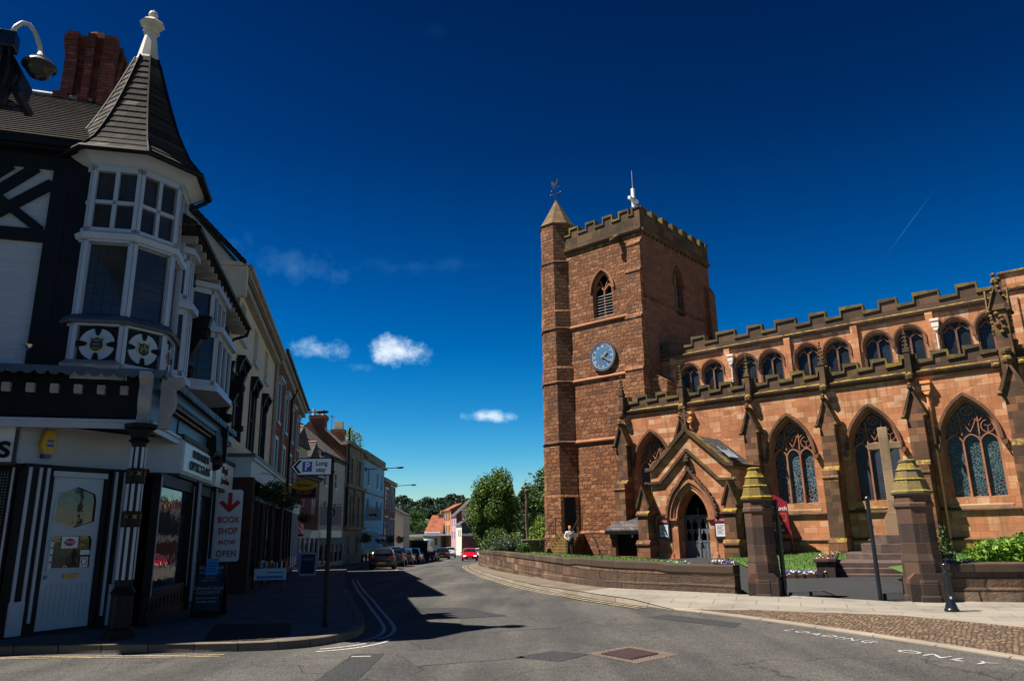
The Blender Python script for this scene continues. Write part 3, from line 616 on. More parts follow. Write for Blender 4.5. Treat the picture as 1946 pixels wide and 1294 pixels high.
def blades(name, poly, zf, n, h=.05, seed=1):
    R = random.Random(seed); m_ = MB(); xs_ = [p[0] for p in poly]; ys_ = [p[1] for p in poly]; c = 0
    while c < n:
        x, y = R.uniform(min(xs_), max(xs_)), R.uniform(min(ys_), max(ys_)); ins = False; j = len(poly)-1
        for i in range(len(poly)):
            if (poly[i][1] > y) != (poly[j][1] > y) and x < (poly[j][0]-poly[i][0])*(y-poly[i][1])/(poly[j][1]-poly[i][1])+poly[i][0]: ins = not ins
            j = i
        c += 1
        if not ins: continue
        z = zf(x, y); a = R.uniform(0, 6.28); hh = h*R.uniform(.5, 1.6)*(1+.8*max(0, noise.noise(Vector((x*2, y*2, 0))))); w_ = .012
        m_.face(((x-cos(a)*w_, y-sin(a)*w_, z), (x+cos(a)*w_, y+sin(a)*w_, z), (x+R.uniform(-.03, .03), y+R.uniform(-.03, .03), z+hh)))
    return m_.build(name, M['grass'])
tag(blades('grass', [(p[0]+.05, p[1]) for p in inner[2:-4]]+[(.5, 50), (1.6, 43.5), (3.4, 38.5), (5.2, 34.5), (6.4, 30), (6.0, 24), (5.75, 20.5)], lawnz, 26000, .06, 2), None, None, None, 'stuff')
tag(blades('grass', [(8.3, 23.6), (9.2, 23.4), (9.7, 25.2), (12.2, 26.4), (12.6, 29), (18, 27), (20, 31), (12.2, 37.2), (9.3, 34), (8.4, 28)], lambda x, y: cyz(x, y)+.05, 22000, .05, 3), None, None, None, 'stuff')

# boundary walls
def wallrun(name, line, top, label, th=.3, cope=True, group=None):
    P = resample([(p[0], p[1]) for p in line], .45); t = thing(name, label, 'stone wall', (P[0].x, P[0].y, 0), group=group)
    m_ = MB(); c_ = MB(); r1 = []; r2 = []; L_ = 0; R = random.Random(3); pv = None
    base = Vector((P[0].x, P[0].y, 0))
    A = offs(P, 0); B = offs(P, -th); A2 = offs(P, .03); B2 = offs(P, -th-.03)
    for i, p in enumerate(P):
        z0 = road(p.y)-.1; zt = top(p.y)
        def W(q, z): return Vector((q[0], q[1], z))-base
        r1.append([W(A2[i], z0), W(A2[i], z0+.38), W(A[i], z0+.42), W(A[i], zt-.2), W(B[i], zt-.2), W(B[i], z0)])
        r2.append([W(A2[i], zt-.2), W(A2[i], zt-.03), W(A[i], zt), W(B[i], zt), W(B2[i], zt-.03), W(B2[i], zt-.2)])
    m_.loft(r1, cap=True); m_.build('wall_courses', M['wallst'], t, auto=True)
    c_.loft(r2, cap=True); c_.build('coping', M['copedk'], t, auto=True, bevel=.012); return t
wtop = lambda y: .78+(.05 if 20 < y < 25 else 0)-.0065*max(0, y-25)-.012*max(0, y-40)
wallrun('boundary_wall', [p for p in WALLP], wtop, 'long low curved red and brown stone wall holding up the lawn by the church')
wallrun('boundary_wall', [(24, 13.3), (16, 15.2), (11, 16.45), (9.25, 16.85)], lambda y: .83, 'low dark stone wall running right from the taller gate pier behind the bollard')
# ---------------------------------------------------------------- church
o0 = NNv*36
CH = thing('parish_church', 'red sandstone church with battlemented tower, long arched windows and gabled porch', 'church', (o0.x, o0.y, 0), radians(-40.7))
# local x = -s (towards the right of the photograph), y = away from the street, z up
BUT = [-22.55, -18.75, -15.0, -11.28, -7.56]
WIN = [-20.9, -13.27, -9.5, -5.72, -2.0]
mb = MB(); holes = [gothic(x, 1.08, 2.72, 5.0, 1.85, 12) for x in WIN]
mb.wall([(-22.6, .0), (3, .0), (3, 8.05), (-22.6, 8.05)], holes, 0, .42)
mb.wall([(-22.6, -.1), (3, -.1), (3, 1.02), (-22.6, 1.02)], [], -.14, .1, False); mb.box(-22.7, 3, -.14, .02, .96, 1.02)
mb.wall([(-22.75, -.1), (3, -.1), (3, .42), (-22.75, .42)], [], -.22, .1, False); mb.face([(-22.75, -.22, .42), (3, -.22, .42), (3, -.14, .5), (-22.75, -.14, .5)])
# west end wall of the aisle
mb.face([(-22.6, 5, 0), (-22.6, 0, 0), (-22.6, 0, 8.05), (-22.6, 5, 9.2)])
mb.build('aisle_wall', M['ashlar'], CH)
mb = MB()
for z, p, h_ in ((2.18, .12, .16), (1.0, .2, .12)):
    mb.prism([(-.0, z), (-p, z), (-p, z+h_*.35), (0, z+h_)], -22.75, 3, 'x')
mb.build('string_course', M['hood'], CH)
def battlement(name, x0, x1, y, zc, zp, zm, cs, wm_, th=.3, parent=CH, loc=None, rotz=0, open_end=False):
    """cornice, parapet wall and stepped coping; cs = merlon centres, wm_ = widths"""
    m_ = MB(); prof = [(x0, zp)]
    for c, w_ in sorted(zip(cs, wm_)):
        a, b = max(x0, c-w_/2), min(x1, c+w_/2)
        if b <= a: continue
        if a > prof[-1][0]+1e-3: prof += [(a, zp), (a, zm)]
        else: prof[-1] = (a, zm)
        prof += [(b, zm), (b, zp)]
    if prof[-1][0] < x1-1e-3: prof.append((x1, zp))
    else: prof = prof[:-1]
    m_.prism([(x1, zc), (x0, zc)]+prof, y, y+th)   # parapet slab
    m_.m = 0
    m_.prism([(0+y, zc-.18), (y-.13, zc-.08), (y-.16, zc), (y-.16, zc+.06), (y, zc+.14)], x0, x1, 'x')
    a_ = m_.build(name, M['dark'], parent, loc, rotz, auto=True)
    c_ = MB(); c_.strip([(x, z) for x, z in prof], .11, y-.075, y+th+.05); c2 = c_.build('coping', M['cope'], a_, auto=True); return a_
mer = []; 
for b in BUT+[-3.85, -.1]: mer += [b, b+1.24, b+2.48]
battlement('aisle_parapet', -22.6, -4.2, -.02, 8.12, 8.64, 8.95, [m_ for m_ in mer if m_ < -4.4], [.62]*40)
battlement('aisle_parapet', -3.6, 3, -.02, 8.12, 8.64, 8.95, [m_ for m_ in mer if m_ > -4], [.62]*40)
# aisle roof and nave wall
mb = MB(); mb.face([(-22.6, .2, 8.35), (3, .2, 8.35), (3, 5, 9.25), (-22.6, 5, 9.25)]); mb.build('aisle_roof', M['lead'], CH)
PC = [-20.05+3.62*i for i in range(5)]; cw = [c+d for c in PC for d in (-.78, .78)]
mb = MB(); holes = [gothic(x, .67, 9.3, 10.75, .68, 6) for x in cw]
mb.wall([(-22.75, 8.8), (-4.1, 8.8), (-4.1, 12.1), (-22.75, 12.1)], holes, 5.0, .3)
for i in range(6):
    x = -21.86+3.62*i; mb.box(x-.17, x+.17, 4.82, 5, 8.8, 12.0)
mb.face([(-22.75, 5.2, 12.5), (-4.1, 5.2, 12.5), (-4.1, 8.5, 13.2), (-22.75, 8.5, 13.2)]); mb.face([(-22.75, 8.5, 13.2), (-4.1, 8.5, 13.2), (-4.1, 12, 12.5), (-22.75, 12, 12.5)])
mb.face([(-4.1, 12, 0), (-22.75, 12, 0), (-22.75, 12, 12.5), (-4.1, 12, 12.5)]); mb.face([(3, 12, 0), (-4.1, 12, 0), (-4.1, 12, 12.5), (3, 12, 12.5)])
mb.build('nave_wall', M['ashlar'], CH)
mc, mw = [], []
for i in range(6):
    mc += [-21.86+3.62*i, -21.86+3.62*i+1.81]; mw += [1.15, .85]
battlement('nave_parapet', -22.75, -4.1, 4.97, 12.1, 12.66, 13.08, mc[:11], mw[:11])
# taller east part beyond the great pinnacle
mb = MB(); mb.wall([(-4.1, 8.8), (3, 8.8), (3, 12.55), (-4.1, 12.55)], [], 4.9, .2, False); mb.box(-4.1, -3.9, 4.9, 12, 8.8, 13.2)
mb.box(-4.1, 3, 4.9, 5.2, 12.5, 13.2); mb.build('chancel_wall', M['ashlar'], CH)
mb = MB(); mb.prism([(4.95, 12.25), (4.78, 12.36), (4.78, 12.45), (4.95, 12.55)], -4.1, 3, 'x'); mb.prism([(4.8, 13.2), (4.8, 13.26), (4.95, 13.36), (5.3, 13.36), (5.3, 13.2)], -4.2, 3, 'x'); mb.build('chancel_cornice', M['dark'], CH)
mb = MB(); mb.tube([(-3.0, 4.8, 12.2), (-3.0, 4.8, 9.0)], .06, 8); mb.box(-3.12, -2.88, 4.68, 4.9, 12.1, 12.4); mb.build('drainpipe', M['black'], CH)
for x in cw:
    f = MB(); hp = arch(x, .745, 10.75, .84, 7); f.strip([(x-.745, 10.5)]+hp+[(x+.745, 10.5)], .085, 4.86, 5.0)
    f.strip(gothic(x, .63, 9.3, 10.75, .63, 6), .07, 5.02, 5.2, True); f.box(x-.045, x+.045, 5.08, 5.2, 9.3, 10.9)
    f.strip([(x-.55, 10.85), (x-.3, 11.12), (x, 10.92), (x+.3, 11.12), (x+.55, 10.85)], .055, 5.08, 5.18); f.strip([(x-.0, 10.9), (x-.28, 11.3)], .05, 5.08, 5.18); f.strip([(x, 10.9), (x+.28, 11.3)], .05, 5.08, 5.18)
    fo = f.build('clerestory_window', M['hood'], CH)
    g = MB(); g.wall(gothic(x, .66, 9.3, 10.75, .66, 6), [], 5.2, 0, False); g.build('glass', M['cgl'], fo)
# great aisle windows
def aisle_window(x, gm_, y=0, sz=1.0, zs=5.0, z0=2.72, par=CH, nm='arched_window', hoodon=True):
    a, hh = 1.08*sz, 1.85*sz
    f = MB()
    f.strip([(x-a+.03, z0)]+arch(x, a-.03, zs, hh-.05, 12)+[(x+a-.03, z0)], .07, y+.06, y+.3)
    f.strip([(x-a+.10, z0)]+arch(x, a-.10, zs, hh-.15, 12)+[(x+a-.10, z0)], .05, y+.2, y+.38)
    q = (a-.12)/1.5; h0 = zs-.02
    for d in (-q/1, q/1): f.box(x+d*.5-.035, x+d*.5+.035, y+.24, y+.4, z0, zs+.05)
    lw = q
    for c in (-lw, 0, lw): f.strip(arch(x+c, lw/2, h0-.08, lw*.62, 6), .055, y+.26, y+.4)
    # upper tracery: two daggers over the middle light, side mouchettes, top foil
    t0 = h0+lw*.45
    for d in (-.5, .5):
        f.strip([(x+d*lw, t0), (x+d*lw*1.05, t0+.55*sz), (x+d*lw*1.02, zs+hh-.62*sz)], .05, y+.26, y+.4)
        f.strip([(x, t0+.12), (x+d*lw*.45, t0+.38*sz), (x+d*lw*.85, t0+.68*sz)], .034, y+.26, y+.38)
        f.strip(arch(x+d*lw*.55, lw*.28, t0+.42*sz, .26*sz, 5), .034, y+.26, y+.38)
        # side shapes
        cx, cz, r_ = x+d*lw*2.05, t0+.32*sz, .24*sz
        f.strip([(cx+r_*cos(k_*pi/6), cz+r_*1.1*sin(k_*pi/6)) for k_ in range(12)], .034, y+.26, y+.38, True)
        f.strip([(x+d*lw*1.1, t0+.55*sz), (x+d*lw*1.75, t0+.75*sz), (x+d*lw*2.1, t0+.62*sz)], .034, y+.26, y+.38)
        for k_ in range(3):
            f.strip([(cx, cz), (cx+r_*cos(k_*2.1+d), cz+r_*sin(k_*2.1+d))], .025, y+.3, y+.36)
    f.strip([(x+.22*sz*cos(k_*pi/6), zs+hh-.55*sz+.2*sz*sin(k_*pi/6)) for k_ in range(12)], .034, y+.26, y+.38, True)
    for k_ in range(4): f.strip([(x, zs+hh-.55*sz), (x+.2*sz*cos(k_*pi/2+pi/4), zs+hh-.55*sz+.2*sz*sin(k_*pi/2+pi/4))], .03, y+.3, y+.36)
    fo = f.build(nm, M['trac'], par)
    g = MB(); g.wall(gothic(x, a, z0, zs, hh, 12), [], y+.4, 0, False); g.build('glass', gm_, fo)
    if hoodon:
        h_ = MB(); hd = arch(x, a+.06, zs, hh+.13, 14); h_.strip(hd, .12, y-.13, y+.02)
        for s_ in (-1, 1): h_.prism([(x+s_*(a+.02), zs-.05), (x+s_*(a+.27), zs-.05), (x+s_*(a+.24), zs-.2), (x+s_*(a+.12), zs-.32), (x+s_*(a+.05), zs-.2)][::s_], y-.2, y)
        h_.build('hood_mould', M['hood'], fo, auto=True)
    s_ = MB(); s_.prism([(y-.06, z0-.42), (y-.06, z0-.34), (y+.35, z0+.02), (y+.35, z0-.42)], x-a-.05, x+a+.05, 'x'); s_.build('sill', M['sill'] if gm_ is not M['stain0'] else M['dark'], fo, auto=True)
for x, g_ in zip(WIN, ('stain1', 'stain1', 'stain0', 'stain2', 'stain1')): aisle_window(x, M[g_])
# aisle buttresses with gablets
def pinnacle(m_, x, y, z0, z1, w=.26, big=1.0):
    m_.box(x-w/2, x+w/2, y-w/2, y+w/2, z0, z0+(z1-z0)*.45)
    zb = z0+(z1-z0)*.45; m_.box(x-w*.62, x+w*.62, y-w*.62, y+w*.62, zb-.04, zb+.05)
    for a in range(4):
        c, s_ = cos(a*pi/2), sin(a*pi/2); m_.face([(x+(c*.6-s_*.5)*w, y+(s_*.6+c*.5)*w, zb), (x+(c*.6+s_*.5)*w, y+(s_*.6-c*.5)*w, zb), (x+c*w*.6, y+s_*w*.6, zb+w*1.3)])
    m_.lathe([(w*.5, zb+.02), (w*.1, z1-w*.5), (w*.08, z1-w*.3)], (x, y), 4, pi/4)
    m_.sphere((x, y, z1-w*.2), w*.25, 6, 4); m_.sphere((x, y, z1-w*.7), w*.2, 6, 4)
    nk = 5
    for k_ in range(nk):
        zz = zb+.1+(z1-zb-w)*k_/nk; rr = w*(.62-.5*k_/nk)
        for a in range(4): m_.sphere((x+cos(a*pi/2+pi/4)*rr, y+sin(a*pi/2+pi/4)*rr, zz), w*.17*big, 5, 4)
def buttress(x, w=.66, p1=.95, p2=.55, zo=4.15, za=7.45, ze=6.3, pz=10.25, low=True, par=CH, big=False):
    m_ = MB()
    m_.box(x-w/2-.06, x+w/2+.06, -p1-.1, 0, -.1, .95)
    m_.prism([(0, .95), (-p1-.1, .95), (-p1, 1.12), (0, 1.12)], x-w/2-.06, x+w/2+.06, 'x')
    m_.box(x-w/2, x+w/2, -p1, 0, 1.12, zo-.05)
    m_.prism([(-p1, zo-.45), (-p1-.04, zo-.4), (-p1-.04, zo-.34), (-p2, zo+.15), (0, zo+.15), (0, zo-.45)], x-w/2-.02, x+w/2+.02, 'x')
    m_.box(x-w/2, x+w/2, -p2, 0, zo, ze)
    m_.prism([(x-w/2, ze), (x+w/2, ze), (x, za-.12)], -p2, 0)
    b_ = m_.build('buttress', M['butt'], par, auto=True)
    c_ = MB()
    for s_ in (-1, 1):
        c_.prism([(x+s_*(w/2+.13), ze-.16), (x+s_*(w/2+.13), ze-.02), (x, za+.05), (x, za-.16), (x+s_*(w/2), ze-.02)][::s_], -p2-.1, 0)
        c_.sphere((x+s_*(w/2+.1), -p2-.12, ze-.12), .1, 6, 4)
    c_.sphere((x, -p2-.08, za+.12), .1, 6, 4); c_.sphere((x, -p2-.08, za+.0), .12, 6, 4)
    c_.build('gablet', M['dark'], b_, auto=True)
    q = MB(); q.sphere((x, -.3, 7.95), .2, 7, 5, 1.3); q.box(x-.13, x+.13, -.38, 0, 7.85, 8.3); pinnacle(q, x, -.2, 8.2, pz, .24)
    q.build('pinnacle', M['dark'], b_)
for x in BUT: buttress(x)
# great pinnacle and buttress at the chancel step
def great():
    x = -3.85; m_ = MB(); m_.box(x-.42, x+.42, -1.0, 0, -.1, 1.0); m_.box(x-.36, x+.36, -.95, 0, 1.0, 4.6); m_.prism([(-.95, 4.3), (-.5, 4.9), (0, 4.9), (0, 4.3)], x-.38, x+.38, 'x')
    m_.box(x-.34, x+.34, -.5, 0, 4.7, 6.9); m_.prism([(x-.34, 6.9), (x+.34, 6.9), (x, 7.9)], -.5, 0); m_.box(x-.27, x+.27, -.38, .16, 7.6, 10.3)
    b_ = m_.build('buttress', M['butt'], CH, auto=True); q = MB()
    for s_ in (-1, 1):
        q.prism([(x+s_*.5, 6.72), (x+s_*.5, 6.88), (x, 8.1), (x, 7.85), (x+s_*.34, 6.9)][::s_], -.62, 0); q.sphere((x+s_*.46, -.6, 6.75), .12, 6, 4)
        q.sphere((x+s_*.45, -.3, 7.95), .2, 7, 5, .7); q.box(x+s_*.3, x+s_*.62, -.4, -.2, 8.0, 8.16)
    q.sphere((x, -.5, 8.1), .22, 8, 6); q.sphere((x, -.5, 8.45), .2, 8, 6)
    for a in range(4):
        c, s_ = cos(a*pi/2), sin(a*pi/2); cx, cy = x, -.11
        P = lambda u_, v_, z: (cx+c*v_-s_*u_, cy+s_*v_+c*u_, z)
        q.face([P(-.34, .36, 10.25), P(.34, .36, 10.25), P(0, .36, 11.15)])
        for d in (-1, 1): q.tube([P(d*.36, .38, 10.2), P(0, .4, 11.2)], .045, 5); q.sphere(P(d*.36, .38, 10.18), .09, 6, 4)
        for k_ in range(5): q.sphere((cx+cos(a*pi/2+pi/4)*(.34-.06*k_), cy+sin(a*pi/2+pi/4)*(.34-.06*k_), 10.55+.24*k_), .08, 5, 4)
        for k_ in range(6): q.sphere(P(.12*sin(k_*2.3), .3, 9.3+.16*k_), .1, 6, 4)
    q.lathe([(.44, 10.25), (.30, 10.35), (.06, 11.65), (.05, 11.8)], (x, -.11), 4, pi/4); q.sphere((x, -.11, 11.85), .1, 6, 4); q.sphere((x, -.11, 11.6), .13, 6, 4)
    q.build('pinnacle', M['dark'], b_)
great()
# rainwater pipes
def pipe(x, y, zt, zb, mat, hop=True, kink=0):
    m_ = MB(); 
    if hop: m_.box(x-.2, x+.2, y-.3, y, zt-.12, zt); m_.box(x-.16, x+.16, y-.26, y, zt-.42, zt-.12); m_.prism([(x-.16, zt-.42), (x+.16, zt-.42), (x+.07, zt-.6), (x-.07, zt-.6)], y-.24, y-.04)
    m_.tube([(x, y-.12, zt-.5), (x, y-.12, (zt+zb)/2), (x+kink, y-.12, zb)], .055, 8)
    for k_ in range(3): z = zb+(zt-zb)*(k_+.4)/3.3; m_.tube([(x, y-.12, z), (x, y-.12, z+.08)], .075, 8)
    return m_.build('drainpipe', mat, CH)
pipe(-7.02, 0, 7.72, .4, M['pipeo']); pipe(-18.42, 0, 7.7, 6.0, M['pipeo']); pipe(-18.02, 5, 11.62, 9.0, M['pipew']); pipe(-7.15, 5, 11.62, 9.0, M['pipew'])

# ---- tower: south face y=3.5, x from -31.2 to -22.7
TX0, TX1, TY0, TY1 = -30.4, -22.72, 3.5, 13.0
mb = MB(); bw_ = gothic(-25.95, .78, 15.35, 17.15, 1.3, 8); dr = [(-29.2, .95), (-28.55, .95), (-28.55, 3.6), (-29.2, 3.6)]
mb.wall([(TX0, -.3), (TX1, -.3), (TX1, 20.6), (TX0, 20.6)], [bw_], TY0, .5)
mb.box(-23.85, TX1+.12, 3.2, 3.5, -.3, 1.2); mb.wall([(TX0, -.3), (TX1+.16, -.3), (TX1+.16, 1.5), (TX0, 1.5)], [], 3.36, .1, False); mb.prism([(3.5, 1.62), (3.34, 1.5), (3.36, 1.4), (3.5, 1.4)], TX0, TX1+.1, 'x')
# other faces
mb.face([(TX0, TY1, -.3), (TX0, TY0, -.3), (TX0, TY0, 20.6), (TX0, TY1, 20.6)]); mb.face([(TX1, TY1, -.3), (TX0, TY1, -.3), (TX0, TY1, 20.6), (TX1, TY1, 20.6)])
mb.build('tower_wall', M['tower'], CH)
# east face is its own sheet with the other belfry opening
e = MB(); ew = gothic(4.6, .62, 15.7, 17.7, 1.3, 8); e.wall([(0, 0), (9.5, 0), (9.5, 20.6), (0, 20.6)], [ew], 0, .45)
e.box(8.6, 9.6, -.32, .2, 12, 18.3); e.prism([(-.32, 18.3), (-.0, 18.9), (.2, 18.9), (.2, 18.3)], 8.6, 9.6, 'x'); e.box(8.75, 9.75, -.55, .2, 8, 14.3); e.prism([(-.55, 14.3), (-.32, 14.9), (.2, 14.9), (.2, 14.3)], 8.6, 9.75, 'x')
eo = e.build('tower_wall', masonry('tower_east_stone', [(0, (.15, .065, .042)), (.5, (.20, .085, .055)), (.93, (.24, .11, .07)), (1, (.30, .23, .19))], (.10, .055, .04), bw=.6, bh=.3, ms=.012, bump=.4, roughface=.2, stain=(.09, .07, .06), stain_amt=.5), CH, (TX1, TY0, 0), pi/2)
def belfry(par, x, y, a, z0, zs, hh, rot=None):
    f = MB(); f.strip(arch(x, a+.14, zs, hh+.2, 10), .13, y-.1, y+.02); f.strip([(x-a, z0)]+arch(x, a-.05, zs, hh-.06, 10)+[(x+a, z0)], .12, y+.12, y+.35)
    f.box(x-.05, x+.05, y+.25, y+.4, z0, zs+.1); f.strip([(x-a, zs), (x-a*.5, zs+a*.55), (x, zs+.05), (x+a*.5, zs+a*.55), (x+a, zs)], .08, y+.25, y+.4); f.strip([(x, zs+.05), (x-a*.42, zs+a*1.0)], .06, y+.25, y+.4); f.strip([(x, zs+.05), (x+a*.42, zs+a*1.0)], .06, y+.25, y+.4)
    fo = f.build('belfry_window', M['trac'], par)
    v_ = MB(); v_.wall(gothic(x, a, z0, zs, hh, 8), [], y+.7, 0, False); v_.build('opening', M['void'], fo) if par is CH else None
    s_ = MB(); n_ = int((zs-z0)/.2)
    for k_ in range(n_): z = z0+.06+k_*.2; s_.prism([(y+.22, z), (y+.22, z+.03), (y+.42, z+.15), (y+.42, z+.12)], x-a+.05, x+a-.05, 'x')
    s_.build('louvres', M['louvre'], fo, auto=True); return fo
belfry(CH, -25.95, TY0, .78, 15.35, 17.15, 1.3)
v_ = MB(); v_.wall(gothic(4.6, .62, 15.7, 17.7, 1.3, 8), [], .7, 0, False); v_.build('opening', M['void'], eo)
f = MB(); f.strip(arch(4.6, .75, 17.7, 1.5, 8), .13, -.08, .02); f.build('hood_mould', M['hood'], eo)
s_ = MB()
for k_ in range(11): z = 15.75+k_*.2; s_.prism([(.2, z), (.2, z+.03), (.4, z+.15), (.4, z+.12)], 4.02, 5.18, 'x')
s_.box(4.55, 4.65, .2, .4, 15.7, 18.9); s_.build('louvres', M['louvre'], eo, auto=True)
mb = MB()
for z in (7.2, 11.25, 15.0): mb = MB(); mb.prism([(3.5, z-.08), (3.37, z-.02), (3.37, z+.05), (3.5, z+.16)], -30.3, TX1+.02, 'x'); mb.build('tower_string', M['trac'], CH)
mb = MB(); mb.prism([(0, 15.9), (-.12, 15.96), (-.12, 16.03), (0, 16.14)], 0, 9.5, 'x'); mb.build('tower_string', M['hood'], CH, (TX1, TY0, 0), pi/2)
# stepped angle buttress on the south face
mb = MB(); steps = [(-.2, 7.2, .95, 1.35), (7.2, 11.2, .78, 1.3), (11.2, 14.6, .6, 1.2), (14.6, 17.7, .42, 1.1), (17.7, 19.6, .26, 1.0)]
for z0, z1, p, w_ in steps: mb.box(-22.72-w_, -22.75, TY0-p, TY0, z0, z1); mb.prism([(TY0-p-.04, z1-.02), (TY0-p-.04, z1+.05), (TY0-p+.25, z1+.42), (TY0, z1+.42), (TY0, z1-.02)], -22.72-w_-.02, -22.73, 'x')
mb.build('tower_buttress', M['tower'], CH, auto=True)
# east face low buttress by the nave roof
mb = MB(); mb.box(-22.7, -21.6, 3.5, 4.6, 0, 10.4); mb.prism([(-21.6, 10.4), (-22.7, 11.2), (-22.7, 10.4)], 3.5, 4.6); mb.build('tower_buttress', M['tower'], CH, auto=True)
# parapet
S = [-28.1, -26.85, -25.6, -24.35]; 
battlement('tower_parapet', -28.9, TX1, TY0-.05, 20.62, 21.75, 22.2, [-28.0, -26.6, -25.2, -23.9, -22.95], [.72, .72, .72, .72, .6], .4)
battlement('tower_parapet', 0, 9.55, -.05, 20.62, 21.75, 22.2, [.35, 1.75, 3.15, 4.55, 5.95, 7.35, 8.6, 9.4], [.7, .7, .7, .7, .7, .7, .7, .4], .4, CH, (TX1, TY0, 0), pi/2)
mb = MB(); mb.box(TX0, TX1, TY1-.4, TY1, 20.6, 22.2); mb.box(TX0, TX0+.4, TY0, TY1, 20.6, 22.2); mb.box(TX0+.1, TX1-.1, TY0+.1, TY1-.1, 20.5, 20.7); mb.build('tower_parapet', M['dark'], CH)
for k_ in range(17): mb = MB(); mb.box(.3+k_*.55, .5+k_*.55, -.14, 0, 20.32, 20.5); mb.build('corbel', M['dark'], CH, (TX1, TY0, 0), pi/2)
mb = MB(); mb.sphere((-24.4, 3.1, 20.35), .22, 8, 6); mb.box(-24.5, -24.2, 3.1, 3.5, 20.2, 20.5); mb.sphere((-24.65, 2.95, 20.2), .16, 7, 5); mb.build('gargoyle', M['dark'], CH)
# stair turret
tc_ = (-29.9, 4.0); TS = .77; mb = MB(); pr = []
for z0, z1, r_ in ((-.3, 1.4, 2.05), (1.4, 3.9, 1.98), (3.9, 7.1, 1.92), (7.1, 12.4, 1.84), (12.4, 16.4, 1.76), (16.4, 19.9, 1.7), (19.9, 22.9, 1.6)): pr += [(r_*TS, z0), (r_*TS, z1-.15)]
pr += [(1.5*TS, 22.9)]; mb.lathe(pr, tc_, 8, pi/8); tr = mb.build('stair_turret', M['tower'], CH, auto=True)
for z, r_ in ((19.85, 1.33), (7.2, 1.5), (11.25, 1.46), (15.0, 1.41)): mb = MB(); mb.lathe([(r_-.1, z-.08), (r_+.03, z), (r_+.03, z+.07), (r_-.1, z+.16)], tc_, 8, pi/8, False); mb.build('string_course', M['hood'], tr)
mb = MB(); mb.lathe([(1.24, 22.75), (1.32, 22.85), (1.25, 22.98), (1.08, 23.25), (.10, 25.0), (.05, 25.15)], tc_, 8, pi/8); mb.build('spirelet', masonry('spirelet_stone', [(0, (.13, .085, .045)), (1, (.25, .155, .075))], (.12, .09, .05), bw=.5, bh=.3, ms=.01, bump=.6, stain=(.10, .075, .04), stain_amt=.6), tr, auto=True)
mb = MB(); mb.box(-29.35, -28.62, 2.6, 2.62, 1.5, 3.7); dd = mb.build('tower_door', M['black'], CH); dd.data.transform(Matrix.Translation((28.985, -2.61, 0))); dd.location = (-28.85, 2.95, 0); dd.rotation_euler.z = radians(45)
# weather vane
mb = MB(); mb.tube([(tc_[0], tc_[1], 25.0), (tc_[0], tc_[1], 26.6)], .025, 6); mb.tube([(tc_[0]-.45, tc_[1], 25.65), (tc_[0]+.45, tc_[1], 25.65)], .02, 5); mb.tube([(tc_[0], tc_[1]-.45, 25.65), (tc_[0], tc_[1]+.45, 25.65)], .02, 5)
for a in range(4): mb.sphere((tc_[0]+.45*cos(a*pi/2), tc_[1]+.45*sin(a*pi/2), 25.65), .07, 6, 4)
mb.sphere((tc_[0], tc_[1], 25.3), .09, 8, 5)
ck = [(-.42, 26.35), (-.2, 26.25), (0, 26.3), (.2, 26.4), (.26, 26.62), (.36, 26.58), (.3, 26.75), (.22, 26.8), (.12, 26.62), (-.05, 26.5), (-.18, 26.62), (-.4, 26.78), (-.5, 26.6)]
mb.prism([(tc_[0]+x*.8, z) for x, z in ck], tc_[1]-.02, tc_[1]+.02); mb.tube([(tc_[0]-.3, tc_[1], 26.15), (tc_[0]+.35, tc_[1], 26.15)], .02, 5); mb.build('weather_vane', M['iron'], CH)
# roof-top cross and flagpole
def tower_pt(px_s, D): return (-px_s, D-36)
mb = MB(); cx, cy = -24.6, 6.0
mb.box(cx-.10, cx+.10, cy-.10, cy+.10, 20.6, 25.0); mb.box(cx-.10, cx+.10, cy-.55, cy+.55, 24.05, 24.26); mb.build('white_cross', plain('plain_white_cross', (.8, .8, .8), .3, var=.03, bump=0), CH, None)  # cross in one even white colour
mb = MB(); mb.tube([(cx, cy, 25.0), (cx, cy, 26.4)], .012, 5); mb.build('mast', M['pipew'], CH); mb = MB(); mb.tube([(-25.9, 5.0, 20.6), (-25.9, 5.0, 22.9)], .04, 6); mb.sphere((-25.9, 5, 22.95), .05, 6, 4); mb.build('mast', M['pipew'], CH)
# clock
ck_ = (-26.07, 3.42, 12.62)
def ringpts(r, n=36): return [(r*cos(2*pi*k_/n), r*sin(2*pi*k_/n)) for k_ in range(n)]
mb = MB(); mb.strip(ringpts(.93), .13, -.09, .06, True); cl = mb.build('clock_rim', M['leaddk'], CH, ck_)
cl.name = 'tower_clock'
mb = MB(); mb.prism(ringpts(.9), -.05, .05); mb.build('dial', M['clockb'], cl, auto=True)
mb = MB(); mb.strip(ringpts(.82), .025, -.07, -.052, True)
num = ['XII', 'I', 'II', 'III', 'IIII', 'V', 'VI', 'VII', 'VIII', 'IX', 'X', 'XI']
mb.build('minute_track', M['pipew'], cl)
for i, t_ in enumerate(num):
    a = pi/2-i*pi/6; text(t_, .24, 'numeral', M['text_l'] if i in (4, 5, 7) else M['pglass'], cl, (.66*cos(a), -.055, .66*sin(a)), (pi/2, -(a-pi/2), 0), .004, xs=.62, bold=.02)
mb = MB()
def hand(ang, ln, w_): 
    c, s_ = cos(ang), sin(ang); P = lambda u_, v_: (u_*c-v_*s_, u_*s_+v_*c)
    mb.prism([P(-.12, -w_), P(ln*.6, -w_*1.1), P(ln*.75, -w_*1.6), P(ln, 0), P(ln*.75, w_*1.6), P(ln*.6, w_*1.1), P(-.12, w_)], -.13, -.10)
hand(pi/2-radians(126), .74, .022); hand(pi/2-radians(52), .46, .035); mb.build('hands', M['gold'], cl, auto=True)

